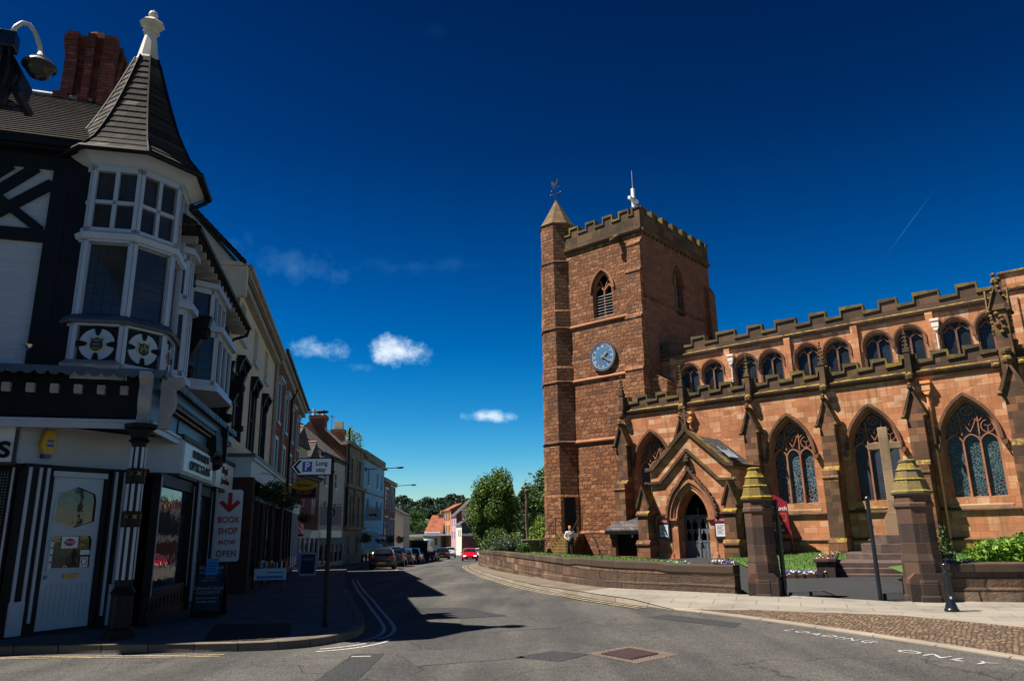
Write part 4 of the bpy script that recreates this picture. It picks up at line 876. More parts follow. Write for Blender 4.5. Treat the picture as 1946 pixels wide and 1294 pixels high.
# ---- porch
PX = -16.95; PY = -3.5
mb = MB(); dw = gothic(PX, .80, .1, 2.1, 1.35, 10)
mb.wall([(PX-2.1, -.1), (PX+2.1, -.1), (PX+2.1, 4.2), (PX+2.1, 4.35), (PX, 6.15), (PX-2.1, 4.35)], [dw], PY, .9)
mb.face([(PX-2.1, 0, -.1), (PX-2.1, PY, -.1), (PX-2.1, PY, 4.5), (PX-2.1, 0, 4.5)]); mb.face([(PX+2.1, PY, -.1), (PX+2.1, 0, -.1), (PX+2.1, 0, 4.5), (PX+2.1, PY, 4.5)])
PO = mb.build('porch', M['ashlar'], CH, auto=False)
def porch_part(m_, nm, mt, **k_): return m_.build(nm, mt, PO, **k_)
m_ = MB()
for s_ in (-1, 1):   # coping of the gable, then the lower raking moulding
    m_.strip([(PX, 6.32), (PX+s_*1.95, 4.52), (PX+s_*2.32, 4.47)] if s_ > 0 else [(PX+s_*2.32, 4.47), (PX+s_*1.95, 4.52), (PX, 6.32)], .17, PY-.16, PY+.3)
    m_.strip([(PX, 5.32), (PX+s_*1.52, 3.86), (PX+s_*2.3, 3.82)] if s_ > 0 else [(PX+s_*2.3, 3.82), (PX+s_*1.52, 3.86), (PX, 5.32)], .12, PY-.15, PY)
m_.box(PX+2.05, PX+2.3, PY, 0, 4.4, 4.55); m_.box(PX-2.3, PX-2.05, PY, 0, 4.4, 4.55)
m_.sphere((PX+2.3, PY-.15, 3.8), .1, 6, 4); m_.sphere((PX-2.3, PY-.15, 3.8), .1, 6, 4)
porch_part(m_, 'coping', M['dark'], auto=True)
m_ = MB(); m_.prism([(PX+2.15, 4.3), (PX, 6.1), (PX-2.15, 4.3)], PY+.25, .2); porch_part(m_, 'roof', M['slate'], auto=True)
m_ = MB(); 
m_.face([(PX+1.55, -2.3, 4.92), (PX+1.55, -1.3, 4.92), (PX+.95, -1.3, 5.46), (PX+.95, -2.3, 5.46)]); m_.tube([(PX+1.57, -2.3, 4.93), (PX+1.57, -1.3, 4.93), (PX+.97, -1.3, 5.49), (PX+.97, -2.3, 5.49), (PX+1.57, -2.3, 4.93)], .03, 5)
porch_part(m_, 'rooflight', plain('rooflight_glass', (.35, .45, .5), .1, .3, bump=0))
m_ = MB()
for i, (a, hh, pr_) in enumerate(((.86, 1.42, .02), (1.0, 1.58, .10), (1.14, 1.75, .18))):
    m_.strip([(PX-a, 2.05)]+arch(PX, a, 2.1, hh, 12)+[(PX+a, 2.05)], .13, PY-pr_+.05, PY+.5-pr_*1.5)
    for s_ in (-1, 1): m_.lathe([(.10, .15), (.10, .5), (.065, .58), (.065, 1.95), (.09, 2.02), (.10, 2.12)], (PX+s_*a, PY+.22-pr_), 8)
for s_ in (-1, 1): m_.box(PX+s_*.78, PX+s_*1.27, PY-.12, PY+.3, 2.03, 2.13); m_.box(PX+s_*.78, PX+s_*1.3, PY-.14, PY+.3, .05, .3)
porch_part(m_, 'doorway_moulding', M['trac'])
m_ = MB(); og = []
for i in range(15):
    t = i/14; 
    if t < .68: u_ = t/.68; R_ = arch(0, 1.26, 2.15, 1.9, 20); p = R_[int(u_*15)]; og.append((p[0], p[1]))
    else: u_ = (t-.68)/.32; p = og[9]; og.append((p[0]*(1-u_)**1.7, p[1]+(4.55-p[1])*u_**.8))
for s_ in (-1, 1): m_.strip([(PX+s_*x*-1, z) for x, z in (og if s_ > 0 else og)][::1], .11, PY-.2, PY+.02)
for i, p in enumerate(resample([(x, z) for x, z in og], .14)):
    for s_ in (-1, 1): m_.sphere((PX+s_*(p.x-.06), PY-.14, p.y+.05), .065, 6, 4)
m_.box(PX-.05, PX+.05, PY-.16, PY, 4.5, 4.75); 
for z, r_ in ((4.78, .17), (4.92, .14), (5.05, .08)): m_.sphere((PX, PY-.15, z), r_, 8, 5, .7)
porch_part(m_, 'ogee_hood', M['hood'])
# stone cross on the gable
m_ = MB(); z = 6.4; m_.box(PX-.05, PX+.05, PY-.05, PY+.05, z, z+.95); m_.box(PX-.3, PX+.3, PY-.045, PY+.045, z+.52, z+.64)
m_.strip([(PX+.19*cos(k_*pi/6), z+.58+.19*sin(k_*pi/6)) for k_ in range(12)], .05, PY-.04, PY+.04, True)
for dx, dz in ((.3, .58), (-.3, .58), (0, .95)): m_.sphere((PX+dx, PY, z+dz), .085, 6, 4)
m_.box(PX-.15, PX+.15, PY-.15, PY+.15, z-.12, z+.05); porch_part(m_, 'gable_cross', M['dark'])
# doors: two leaves
for s_ in (-1, 1):
    m_ = MB(); x0, x1 = (PX-.78, PX-.01) if s_ < 0 else (PX+.01, PX+.78); Y = PY+.62; z0, z1 = .12, 2.25; wd = x1-x0
    hs_ = []
    for r_ in range(2):
        for c in range(2):
            a = x0+.07+c*(wd-.09)/2; b = a+(wd-.14)/2-.05; zz = 1.62-r_*.52; xm = (a+b)/2; q = (b-a)/2
            hs_.append([(a, zz), (b, zz), (b, zz+.28), (xm+q*.35, zz+.36), (xm+q*.45, zz+.42), (xm, zz+.5), (xm-q*.45, zz+.42), (xm-q*.35, zz+.36), (a, zz+.28)])
    m_.wall([(x0, z0), (x1, z0), (x1, z1), (x0, z1)], hs_, Y, .06); m_.box(x0, x1, Y-.03, Y, z1-.05, z1+.03); m_.box(x0, x1, Y-.02, Y, 1.02, 1.08); m_.box(x0, x1, Y-.02, Y, z0, z0+.16)
    for c in range(5): xx = x0+.03+c*(wd-.06)/4; m_.box(xx-.022, xx+.022, Y-.02, Y, z0, 1.05)
    if s_ < 0: m_.box(PX-.03, PX+.03, Y-.05, Y, z0, z1+.05)
    else: m_.sphere((PX+.06, Y-.07, 1.0), .06, 8, 5); m_.box(PX+.03, PX+.09, Y-.05, Y, .85, 1.15); m_.box(PX-.015, PX+.015, Y-.03, Y, z1, z1+.4); m_.box(PX-.09, PX+.09, Y-.03, Y, z1+.22, z1+.25)
    porch_part(m_, 'door', M['wood'])
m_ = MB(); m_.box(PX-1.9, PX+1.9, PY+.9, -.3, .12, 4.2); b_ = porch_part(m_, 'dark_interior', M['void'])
# porch buttresses
def pbut(x, yc, w=.55, p=.75):
    m_ = MB(); m_.box(x-w/2-.08, x+w/2+.08, PY-p-.08, PY, -.1, .95); m_.prism([(PY, .9), (PY-p-.14, .92), (PY-p-.14, 1.0), (PY-p, 1.15), (PY, 1.15)], x-w/2-.1, x+w/2+.1, 'x')
    m_.box(x-w/2, x+w/2, PY-p, PY, 1.1, 2.35); m_.prism([(PY, 2.25), (PY-p-.08, 2.28), (PY-p-.08, 2.36), (PY-p+.1, 2.5), (PY, 2.5)], x-w/2-.07, x+w/2+.07, 'x')
    m_.box(x-w/2, x+w/2, PY-p+.12, PY, 2.4, 2.75); m_.prism([(x-w/2, 2.75), (x+w/2, 2.75), (x, 3.65)], PY-p+.12, PY); b_ = porch_part(m_, 'porch_buttress', M['butt'], auto=True)
    m_ = MB()
    for s_ in (-1, 1): m_.prism([(x+s_*(w/2+.1), 2.62), (x+s_*(w/2+.1), 2.75), (x, 3.78), (x, 3.6), (x+s_*w/2, 2.74)][::s_], PY-p+.04, PY)
    porch_part(m_, 'gablet', M['dark'], auto=True)
pbut(PX-2.25, 0); pbut(PX+2.2, 0)
m_ = MB(); 
for y0_ in (-3.0, -.6): m_.box(PX+2.1, PX+2.75, y0_, y0_+.5, -.1, 2.3); m_.prism([(PX+2.1, 2.3), (PX+2.75, 2.3), (PX+2.1, 3.4)], y0_-.03, y0_+.53); m_.box(PX+2.1, PX+2.85, y0_-.06, y0_+.56, .9, 1.05)
porch_part(m_, 'porch_buttress', M['butt'], auto=True)
m_ = MB(); m_.box(PX+2.0, PX+2.2, PY, 0, 2.3, 2.4); m_.box(PX+1.0, PX+2.1, PY-.08, PY, 2.28, 2.38); m_.box(PX-2.1, PX-1.25, PY-.08, PY, 2.28, 2.38); porch_part(m_, 'string_course', M['hood'])
# notice boards either side of the door
def chpt(x, y, z=0): c, s_ = cos(radians(-40.7)), sin(radians(-40.7)); return (o0.x+c*x-s_*y, o0.y+s_*x+c*y, z)
for x, lb in ((PX-1.5, 'left glazed notice case with maroon heading beside the porch door'), (PX+1.42, 'right glazed notice case with maroon heading beside the porch door')):
    t = thing('notice_case', lb, 'notice board', chpt(x, PY, 1.2), radians(-40.7), 'notice cases flanking the porch door')
    m_ = MB(); m_.box(-.30, .30, -.1, 0, 0, .88); m_.build('case', M['board'], t)
    m_ = MB(); m_.box(-.30, .30, -.115, -.1, .70, .9); m_.build('heading', M['maroon'], t); text('NOTICES', .1, 'lettering', M['pglass'], t, (0, -.12, .8), UPR)
    m_ = MB(); m_.box(-.23, .23, -.11, -.1, .08, .64); m_.build('paper', M['pglass'], t)
    m_ = MB()
    for k_ in range(7): m_.box(-.17, .17-.05*(k_ % 3), -.113, -.11, .55-.06*k_, .57-.06*k_)
    m_.build('print', M['board'], t)
# lean-to store between tower and porch
t = thing('lean_to_store', 'low brick store with slate lean-to roof and dark shuttered front left of the porch', 'shed', chpt(-20.9, -1.7), radians(-40.7))
m_ = MB(); m_.box(-1.95, -1.6, 0, 1.7, -.1, 1.55); m_.box(-1.6, 1.2, 0, .2, -.1, .3); m_.box(-1.6, 1.2, .9, 1.6, -.1, 1.6); m_.build('wall', M['butt'], t)
m_ = MB(); m_.prism([(-.25, 1.55), (-.25, 1.66), (1.7, 2.5), (1.7, 2.35)], -2.05, 1.25, 'x'); m_.build('roof', M['slate'], t, auto=True)
m_ = MB(); m_.box(-2.05, 1.25, -.3, -.2, 1.42, 1.6); m_.build('gutter', M['black'], t)
m_ = MB(); m_.box(-1.6, 1.2, .28, .34, .3, 1.45)
for k_ in range(12): m_.box(-1.6, 1.2, .25, .28, .34+k_*.095, .37+k_*.095)
for x in (-.62, .35): m_.box(x-.03, x+.03, .22, .28, .3, 1.45)
m_.build('shutter', M['black'], t)
m_ = MB(); m_.sphere((-.62, .15, 1.32), .07, 6, 4); m_.sphere((.5, .15, 1.32), .07, 6, 4); m_.build('lamp', M['pipew'], t)
# steps to the tower door with handrails
t = thing('stone_steps', 'flight of mossy stone steps climbing to the dark tower door', 'steps', chpt(-28.5, 1.6), radians(-40.7))
m_ = MB(); m_.xf = Matrix.Rotation(radians(12), 4, 'Z')
for k_ in range(9): m_.box(-.75, .75, -1.5+.27*k_, 1.9, -.1, .14+.165*k_)
m_.build('tread', M['ymoss'], t, bevel=.012)
def rail(x, lb, nb=6):
    r_ = thing('handrail', lb, 'handrail', chpt(-28.5, 1.6), radians(-40.7), 'iron handrails of the tower steps'); m2 = MB(); m2.xf = Matrix.Rotation(radians(12), 4, 'Z')
    m2.tube([(x*1.15, -1.5, .1), (x*1.15, -1.6, .95), (x, .75, 2.45), (x, 1.1, 2.45)], .03, 6); m2.tube([(x*1.12, -1.4, .4), (x, .75, 1.8)], .02, 6); m2.tube([(x, .75, .9), (x, .75, 2.45)], .03, 6); m2.build('rail', M['iron'], r_)
    m2 = MB(); m2.xf = Matrix.Rotation(radians(12), 4, 'Z')
    for k_ in range(nb): y = -1.25+k_*.34; z = .6+k_*.215; m2.tube([(x*1.05, y, z-.25), (x*1.05, y+.12, z+.1), (x*1.05, y, z+.5)], .014, 5)
    m2.build('scrollwork', M['iron'], r_)
rail(.82, 'right iron handrail of the tower steps with scrollwork'); rail(-.82, 'left iron handrail of the tower steps behind the walking woman')
# ---------------------------------------------------------------- buildings on the left
KX, KY = -6.6, 13.0
ROW = radians(102)
def rowmat(): return Matrix.Translation((KX, KY, 0)) @ Matrix.Rotation(ROW, 4, 'Z')
RI = rowmat().inverted()
def st(t, w, z=0): v = rowmat() @ Vector((t, -w, z)); return (v.x, v.y, v.z)
def frame_at(x, y, ang, z=0): return Matrix.Translation((x, y, z)) @ Matrix.Rotation(ang, 4, 'Z')
TB = thing('timber_corner_building', 'black and white timbered corner building with octagonal slate-spired turret over a shop', 'building', (KX, KY, 0), ROW)
FX = RI @ frame_at(-7.6, 13.15, radians(18))      # front: x right, y inward
FO = FX
FX = RI @ frame_at(-7.43, 12.63, radians(18)) @ Matrix.Translation((0, 0, 1.65*(1-.962))) @ Matrix.Scale(.962, 4)
def paint_strips(m_, segs, wd, y0, y1):
    for a, b in segs: m_.strip([a, b], wd, y0, y1)
# -- front wall: white brick below, herringbone timber above
m_ = MB(); m_.xf = FX; m_.wall([(-4, 3.6), (.6, 3.6), (.6, 8.9), (-4, 8.9)], [], 0, .1, False); m_.face([(-4, 1.6, 0), (-4, 0, 0), (-4, 0, 8.9), (-4, 1.6, 8.9)]); m_.wall([(-9, 3.6), (-4, 3.6), (-4, 8.9), (-9, 8.9)], [], 1.6, .1, False); m_.build('front_wall', M['wbrick'], TB)  # set-back wing past the end wall, unseen, added for the shade it casts
m_ = MB(); m_.xf = FX
m_.box(-1.02, -.72, -.09, .1, 4.4, 8.8)     # corner post
m_.box(-.72, .6, -.08, .1, 4.4, 8.8)
for x in (-2.9, -3.86): m_.box(x-.14, x+.14, -.07, .1, 4.4, 8.8)
for z, h_ in ((7.12, .26), (8.62, .3)): m_.box(-4, -.7, -.08, .1, z-h_/2+.02, z+h_/2)
# herringbone braces in each upper panel
for x0, x1 in ((-2.76, -1.02), (-3.72, -3.04)):
    xm = x0+(x1-x0)*.32
    for k_ in range(4): z = 7.2+k_*.42; m_.strip([(xm, z), (min(x1, xm+(8.5-z)*1.0), min(8.5, z+(x1-xm)*.85))], .19, -.07, .05)
    m_.strip([(x0, 8.5), (x1-.1, 7.25)], .16, -.075, .05)
    for k_ in range(2): m_.strip([(x0, 7.9-k_*.45), (x0+.55, 7.4-k_*.4)], .14, -.07, .05)
m_.build('timber_frame', M['black'], TB)
m_ = MB(); m_.xf = FX; m_.lathe([(.015, 4.9), (.12, 5.0), (.1, 5.02), (.02, 4.96)], (-.95, -.2), 10); m_.build('wall_lamp', M['chrome'], TB)
m_ = MB(); m_.xf = FX; m_.box(-4.1, .3, -.3, .1, 8.78, 8.95); m_.box(-4.1, .2, -.38, -.28, 8.84, 8.96); m_.build('eaves', M['black'], TB)
m_ = MB(); m_.xf = FX; rows = 24
zz = lambda v_: 8.9+v_*.82
for i in range(rows):
    a, b = -.4+i*3.25/rows, -.4+(i+1)*3.25/rows; xa, xb = .3-max(0, (a-.2))*.55, .3-max(0, (b-.2))*.55
    xl = -4.1 if a < 1.3 else -9; m_.face([(xl, a, zz(a+.5)+.03), (xa+.05, a, zz(a+.5)+.03), (xb, b, zz(b+.5)+.0), (xl, b, zz(b+.5)+.0)]); m_.face([(xl, a, zz(a+.5)-.02), (xa+.05, a, zz(a+.5)-.02), (xa+.05, a, zz(a+.5)+.03), (xl, a, zz(a+.5)+.03)])  # upper rows run on to roof the added unseen wing
m_.face([(.35, -.3, 9.0), (.6, 3, 9.0), (.6, 5.5, 9.0), (-1.26, 2.85, zz(3.4))]); m_.face([(-9, 2.85, zz(3.4)), (-1.26, 2.85, zz(3.4)), (.6, 6.0, 9.0), (-9, 6.0, 9.0)])
m_.build('front_roof', M['tile'], TB)
m_ = MB(); m_.xf = FX; m_.tube([(-9, 2.85, zz(3.4)+.02), (-1.3, 2.85, zz(3.4)+.02)], .06, 6); m_.build('ridge', M['lead'], TB)
# -- turret
TC = RI @ Vector((-7.5, 13.4, 0)); AZ0 = 166
tph = 0
Tx = RI @ Matrix.Translation((-7.5, 13.4, 0))
R_T = 1.06
def octa(m_, prof, cap=True): m_.xf = Tx; m_.lathe(prof, (0, 0), 8, radians(AZ0+22.5), cap)
m_ = MB(); octa(m_, [(R_T-.1, 4.35), (R_T-.1, 8.5)]); TU = m_.build('turret', M['white'], TB)
def facemat(az):
    n = Vector((sin(radians(az)), cos(radians(az)))); Y = -n; X = Vector((Y.y, -Y.x))
    m4 = Matrix(((X.x, Y.x, 0, -7.5), (X.y, Y.y, 0, 13.4), (0, 0, 1, 0), (0, 0, 0, 1))); return RI @ m4
AP = R_T*cos(pi/8); HW = R_T*sin(pi/8)
frm, gl, bl, cr_ = MB(), MB(), MB(), MB()
shields = []
for az in (AZ0+45, AZ0, AZ0-45, AZ0-90, AZ0-135):
    X = facemat(az); frm.xf = gl.xf = bl.xf = X; y = -AP
    for s_ in (-1, 1): frm.box(s_*(HW-.07), s_*HW, y-.02, y+.1, 4.5, 8.45)
    frm.box(-HW, HW, y-.02, y+.1, 4.45, 4.62); frm.box(-HW, HW, y-.02, y+.1, 5.28, 5.45); frm.box(-HW, HW, y-.02, y+.1, 6.85, 7.12); frm.box(-HW, HW, y-.02, y+.1, 8.24, 8.45)
    frm.box(-.035, .035, y, y+.1, 7.12, 8.24); frm.box(-HW+.07, HW-.07, y, y+.1, 7.60, 7.67)
    for s_ in (-1, 1): frm.box(s_*(HW-.07), s_*(HW-.095), y+.01, y+.12, 5.45, 6.82)
    gl.wall([(-HW+.07, 5.45), (HW-.07, 5.45), (HW-.07, 6.82), (-HW+.07, 6.82)], [], y+.07, 0, False); gl.wall([(-HW+.07, 7.12), (HW-.07, 7.12), (HW-.07, 8.24), (-HW+.07, 8.24)], [], y+.07, 0, False)
    bl.wall([(-HW+.1, 4.62), (HW-.1, 4.62), (HW-.1, 5.28), (-HW+.1, 5.28)], [], y+.04, 0, False)
    if az != AZ0+45: shields.append(az)
frm.build('window_frame', M['white'], TU); gl.build('leaded_window', M['gbrown'], TU); bl.build('black_panel', M['black'], TU)
SH = [(-.5, .52), (-.38, .42), (-.2, .46), (0, .56), (.2, .46), (.38, .42), (.5, .52), (.42, .25), (.5, -.1), (.42, -.38), (.2, -.55), (0, -.62), (-.2, -.55), (-.42, -.38), (-.5, -.1), (-.42, .25)]
for i, az in enumerate(shields):
    dsk, shd, shr, bars, foil = MB(), MB(), MB(), MB(), MB(); X = facemat(az); y = -AP+.04
    for q in (dsk, shd, shr, bars, foil): q.xf = X
    cz = 4.95; dsk.prism([(.285*cos(a*pi/16), cz+.285*sin(a*pi/16)) for a in range(32)], y-.03, y)
    for a in range(4):
        c, s_ = cos(a*pi/2), sin(a*pi/2)
        for d, r_ in ((.19, .035), (.235, .05), (.285, .06)): foil.prism([(c*d+r_*cos(k_*pi/4), cz+s_*d+r_*sin(k_*pi/4)) for k_ in range(8)], y-.045, y-.02)
    shr.prism([(px*.25, cz+pz*.25) for px, pz in SH], y-.05, y-.03); shd.prism([(px*.21, cz+pz*.21) for px, pz in SH], y-.058, y-.045)
    if i % 2 == 0:
        for k_ in range(3): bars.prism([(-.06, cz+.055-.07*k_), (0, cz+.04-.07*k_), (.06, cz+.055-.07*k_), (.07, cz+.07-.07*k_), (0, cz+.08-.07*k_), (-.07, cz+.07-.07*k_)][::1], y-.066, y-.055)
    else:
        for p, q in (((-.08, .02), (.08, .0)), ((-.05, .04), (-.06, -.06)), ((.0, .09), (.01, .03))): bars.strip([(p[0], cz+p[1]), (q[0], cz+q[1])], .03, y-.066, y-.055)
        bars.strip([(.055*cos(k_), cz-.04+.055*sin(k_)) for k_ in (0, .7, 1.4, 2.1, 2.8)], .02, y-.066, y-.055)
    dsk.build('roundel', M['white'], TU, auto=True); shr.build('shield_rim', M['gold'], TU, auto=True); shd.build('shield', M['board'], TU, auto=True); bars.build('shield_charge', M['brass'], TU, auto=True); foil.build('cusping', M['black'], TU, auto=True)
m_ = MB(); octa(m_, [(R_T-.05, 6.86), (R_T+.06, 6.9), (R_T+.09, 7.0), (R_T+.02, 7.06), (R_T-.05, 7.1)], False); octa(m_, [(R_T-.05, 8.3), (R_T+.03, 8.34), (R_T+.08, 8.36), (1.36, 8.52), (1.36, 8.56), (.9, 8.6)], False); m_.build('cornice', M['white'], TU)
m_ = MB(); octa(m_, [(R_T-.05, 5.52), (R_T+.08, 5.44), (R_T+.13, 5.36), (R_T+.10, 5.32), (R_T-.05, 5.32)], False); m_.build('lead_skirt', M['leaddk'], TU)
prof = []; ctrl = [(1.44, 8.56), (1.18, 8.86), (.94, 9.3), (.70, 9.85), (.47, 10.5), (.215, 11.3)]
def rad(z):
    for (r0, z0), (r1, z1) in zip(ctrl, ctrl[1:]):
        if z <= z1: return r0+(r1-r0)*(z-z0)/(z1-z0)
    return ctrl[-1][0]
n_ = 17
for i in range(n_): z0, z1 = 8.56+2.74*i/n_, 8.56+2.74*(i+1)/n_; prof += [(rad(z0)+.022, z0), (rad(z1)+.004, z1)]
m_ = MB(); octa(m_, prof); m_.build('slate_spire', M['shingle'], TU)
m_ = MB(); m_.xf = Tx
for k_ in range(8):
    a = radians(AZ0+22.5+45*k_); m_.tube([((rad(z)+.02)*sin(a), (rad(z)+.02)*cos(a), z) for z in [8.58+.3*j for j in range(10)]], .022, 5)
m_.build('spire_ridge', M['black'], TU)
m_ = MB(); octa(m_, [(.26, 11.2), (.22, 11.3), (.21, 11.32), (.105, 11.93), (.16, 11.95), (.17, 11.98), (.10, 12.02), (.12, 12.06), (.25, 12.16), (.22, 12.2), (.07, 12.32)]); m_.xf = Tx; m_.sphere((0, 0, 12.4), .095, 12, 8); m_.tube([(0, 0, 12.4), (0, 0, 12.53)], .012, 5); m_.build('finial', plain('sunlit_white_finial', (.62, .56, .48), .5, var=.08, dirt=((.3, .24, .18), .4)), TU)  # same white as the trim, made cream to carry sunlight in the colour
m_ = MB(); m_.xf = Tx; P = [(1.47*sin(radians(AZ0+22.5-45*k_)), 1.47*cos(radians(AZ0+22.5-45*k_)), 8.52) for k_ in range(-1, 4)]
m_.tube(P, .055, 7); e_ = P[-1]; m_.tube([e_, (e_[0]*.92, e_[1]*.92, 8.4), (e_[0]*.75, e_[1]*.75, 8.2)], .05, 7); m_.build('gutter', M['black'], TU)
# -- chimney with star-shaped brick shaft
m_ = MB(); m_.xf = RI @ frame_at(-9.75, 15.25, radians(14))
def star(w_, z0, z1):
    h_ = w_/2; m_.box(-h_*.72, h_*.72, -h_*.72, h_*.72, z0, z1)
    for a in (-1, 1):
        for b in (-1, 1): m_.box(a*h_*.5, a*h_, b*h_*.5, b*h_, z0+.001, z1-.001)
        m_.box(a*h_*.7, a*h_*1.02, -h_*.16, h_*.16, z0+.002, z1-.002); m_.box(-h_*.16, h_*.16, a*h_*.7, a*h_*1.02, z0+.003, z1-.003)
star(1.12, 9.6, 11.25); star(1.2, 11.25, 11.4); star(1.0, 11.4, 12.4)
for k_ in range(4): star(1.03+.03*k_, 12.4+.12*k_, 12.52+.12*k_)
star(1.06, 12.88, 13.02)
C1 = m_.build('chimney', M['chst'], TB); m_ = MB(); m_.xf = RI @ frame_at(-9.75, 15.25, radians(14)); m_.lathe([(.2, 13.0), (.2, 13.2), (.23, 13.22), (.23, 13.28), (.16, 13.28), (.16, 13.1)], (0, 0), 12); m_.build('chimney_pot', M['terra'], C1)
# -- street wall and roof
m_ = MB(); m_.wall([(.5, 3.6), (8.1, 3.6), (8.1, 7.75), (.5, 7.75)], [], .15, .1, False); m_.face([(8.1, .15, 0), (8.1, 6, 0), (8.1, 6, 7.7), (8.1, .15, 7.7)]); m_.build('street_wall', M['joist'], TB)
m_ = MB(); m_.face([(.6, -.45, 7.72), (8.25, -.45, 7.72), (8.25, 5, 11.2), (.6, 5, 11.2)]); m_.face([(.6, 5, 11.2), (8.25, 5, 11.2), (8.25, 10, 7.7), (.6, 10, 7.7)]); m_.prism([(-.46, 7.6), (-.5, 7.7), (-.46, 7.78), (5, 11.25), (5, 11.1), (.1, 7.6)], .6, 8.25, 'x'); m_.build('street_roof', M['tile'], TB, auto=True)
m_ = MB(); m_.tube([(.6, -.5, 7.66), (8.3, -.5, 7.66)], .06, 7); m_.tube([(8.15, -.5, 7.64), (8.15, -.45, 7.4), (8.05, -.1, 7.25), (7.95, -.02, 7.0), (7.95, -.02, 4.4)], .045, 7); m_.build('gutter', M['black'], TB)
m_ = MB()
for k_ in range(17): m_.box(.9+k_*.45, 1.02+k_*.45, -.42, .1, 7.45, 7.58)
m_.build('rafter_ends', M['joist'], TB)
m_ = MB(); m_.box(.5, 8.0, .02, .16, 7.25, 7.5)
for x in (2.2, 2.75, 5.75, 6.5, 7.3, 7.95): m_.box(x-.07, x+.07, .04, .16, 4.5, 7.3)
for a, b in (((2.25, 5.4), (2.75, 6.2)), ((2.25, 6.3), (2.75, 7.1)), ((2.75, 5.6), (3.0, 6.4)), ((5.8, 6.2), (6.5, 7.2)), ((5.8, 7.2), (6.5, 6.3)), ((6.5, 6.2), (7.3, 7.2)), ((7.3, 7.2), (7.95, 6.2)), ((5.8, 5.0), (6.5, 6.0)), ((6.5, 5.9), (7.3, 5.0))): m_.strip([a, b], .11, .05, .16)
m_.box(2.2, 8.0, .03, .16, 6.1, 6.25); m_.box(2.2, 8.0, .03, .16, 4.6, 4.8)
m_.build('timber_frame', M['black'], TB)
for x, z in ((2.45, 6.2), (5.95, 6.0), (7.9, 6.0)):   # carved brackets
    m_ = MB(); m_.prism([(.1, z-1.25), (-.12, z-1.2), (-.1, z-.9), (-.28, z-.6), (-.5, z-.1), (-.55, z+.12), (.1, z+.12)], x-.1, x+.1, 'x'); m_.sphere((x, -.15, z-1.1), .14, 7, 5); m_.sphere((x, -.42, z-.25), .15, 7, 5); m_.build('carved_bracket', M['black'], TB, auto=True)
def oriel(x0, x1, z0, z1, pj, label=None, nl=2, trans=None, cant=.35):
    pts = [(x0, .12), (x0+cant, -pj), (x1-cant, -pj), (x1, .12)]; f = MB(); g = MB()
    def seg(a, b, n):
        d = Vector(b)-Vector(a); Lg = d.length; X = Matrix.Translation((a[0], a[1], 0)) @ Matrix.Rotation(atan2(d.y, d.x), 4, 'Z'); f.xf = g.xf = X
        f.box(0, Lg, 0, .1, z0, z0+.12); f.box(0, Lg, 0, .1, z1-.18, z1)
        for k_ in range(n+1): xx = .04+(Lg-.08)*k_/n; f.box(xx-.045, xx+.045, 0, .1, z0, z1)
        if trans: f.box(0, Lg, 0, .1, trans-.05, trans+.05)
        g.wall([(.04, z0), (Lg-.04, z0), (Lg-.04, z1), (.04, z1)], [], .06, 0, False)
    seg(pts[0], pts[1], 1); seg(pts[1], pts[2], nl); seg(pts[2], pts[3], 1)
    f.xf = None
    for z, o_ in ((z0-.07, .08), (z1+.0, .10)):
        f.prism([(x0-o_, .12), (x0+cant-o_*.6, -pj-o_), (x1-cant+o_*.6, -pj-o_), (x1+o_, .12)], z-.06, z+.07, 'z')
    fo = f.build('oriel_window', M['white'], TB); g.build('leaded_glass', M['gbrown'], fo); return fo
oriel(1.0, 2.15, 4.75, 6.2, .28, nl=2); oriel(1.05, 2.2, 6.35, 7.4, .22, nl=2); oriel(2.95, 5.6, 4.95, 6.25, .55, nl=3); oriel(3.2, 5.5, 6.45, 7.35, .35, nl=3)
FX = FO
# -- canopy: lead roof with scalloped fringe, fascia, brackets
cf = FX @ Vector((-9, -.85, 0)); c0 = Vector((0, 0, 0))
A1 = RI @ Vector((-6.16, 12.74, 0)); A1.z = 0
fr = FX.to_3x3() @ Vector((-1, 0, 0)); A0 = A1+fr*4.8; A2 = Vector((8.0, A1.y, 0)); 
inn = FX.to_3x3() @ Vector((0, 1, 0))
m_ = MB(); m_.face([tuple(A0+Vector((0, 0, 4.5))), tuple(A1+Vector((0, 0, 4.5))), tuple(RI @ Vector((-6.75, 13.4, 4.66))), tuple(A0+inn*1.0+Vector((0, 0, 4.66)))]); m_.face([(A1.x, A1.y, 4.5), (A2.x, A2.y, 4.5), (8.0, .15, 4.64), (1, .3, 4.66)])
m_.xf = RI @ frame_at(-7.35, 12.7, radians(14)); m_.box(-.5, .45, -.35, .2, 4.5, 4.6); m_.prism([(-.42, 4.58), (-.3, 4.66), (.1, 4.68), (.2, 4.58)], -.45, .4, 'x'); m_.xf = None
m_.build('canopy_lead', M['lead'], TB, bevel=.02)
def along(a, b, sp):
    d = (b-a); n = int(d.length/sp); return [(a+d*(i+.5)/n, d.normalized(), d.length/n) for i in range(n)]
m_ = MB()
for a, b in ((A0, A1), (A1, A2)):
    for c, d, s_ in along(a, b, .2):
        X = Matrix.Translation(c) @ Matrix.Rotation(atan2(d.y, d.x), 4, 'Z'); m_.xf = X
        m_.prism([(-s_/2, 4.52), (-s_/2, 4.44), (-s_*.3, 4.385), (0, 4.365), (s_*.3, 4.385), (s_/2, 4.44), (s_/2, 4.52)], -.03+.012*random.random(), .0)
m_.build('scalloped_fringe', M['leaddk'], TB, auto=True)
B1v = A1+(inn*.22)+Vector((-.22*0, .22, 0)); B0 = A0+inn*.3; B2 = Vector((7.95, B1v.y, 0))
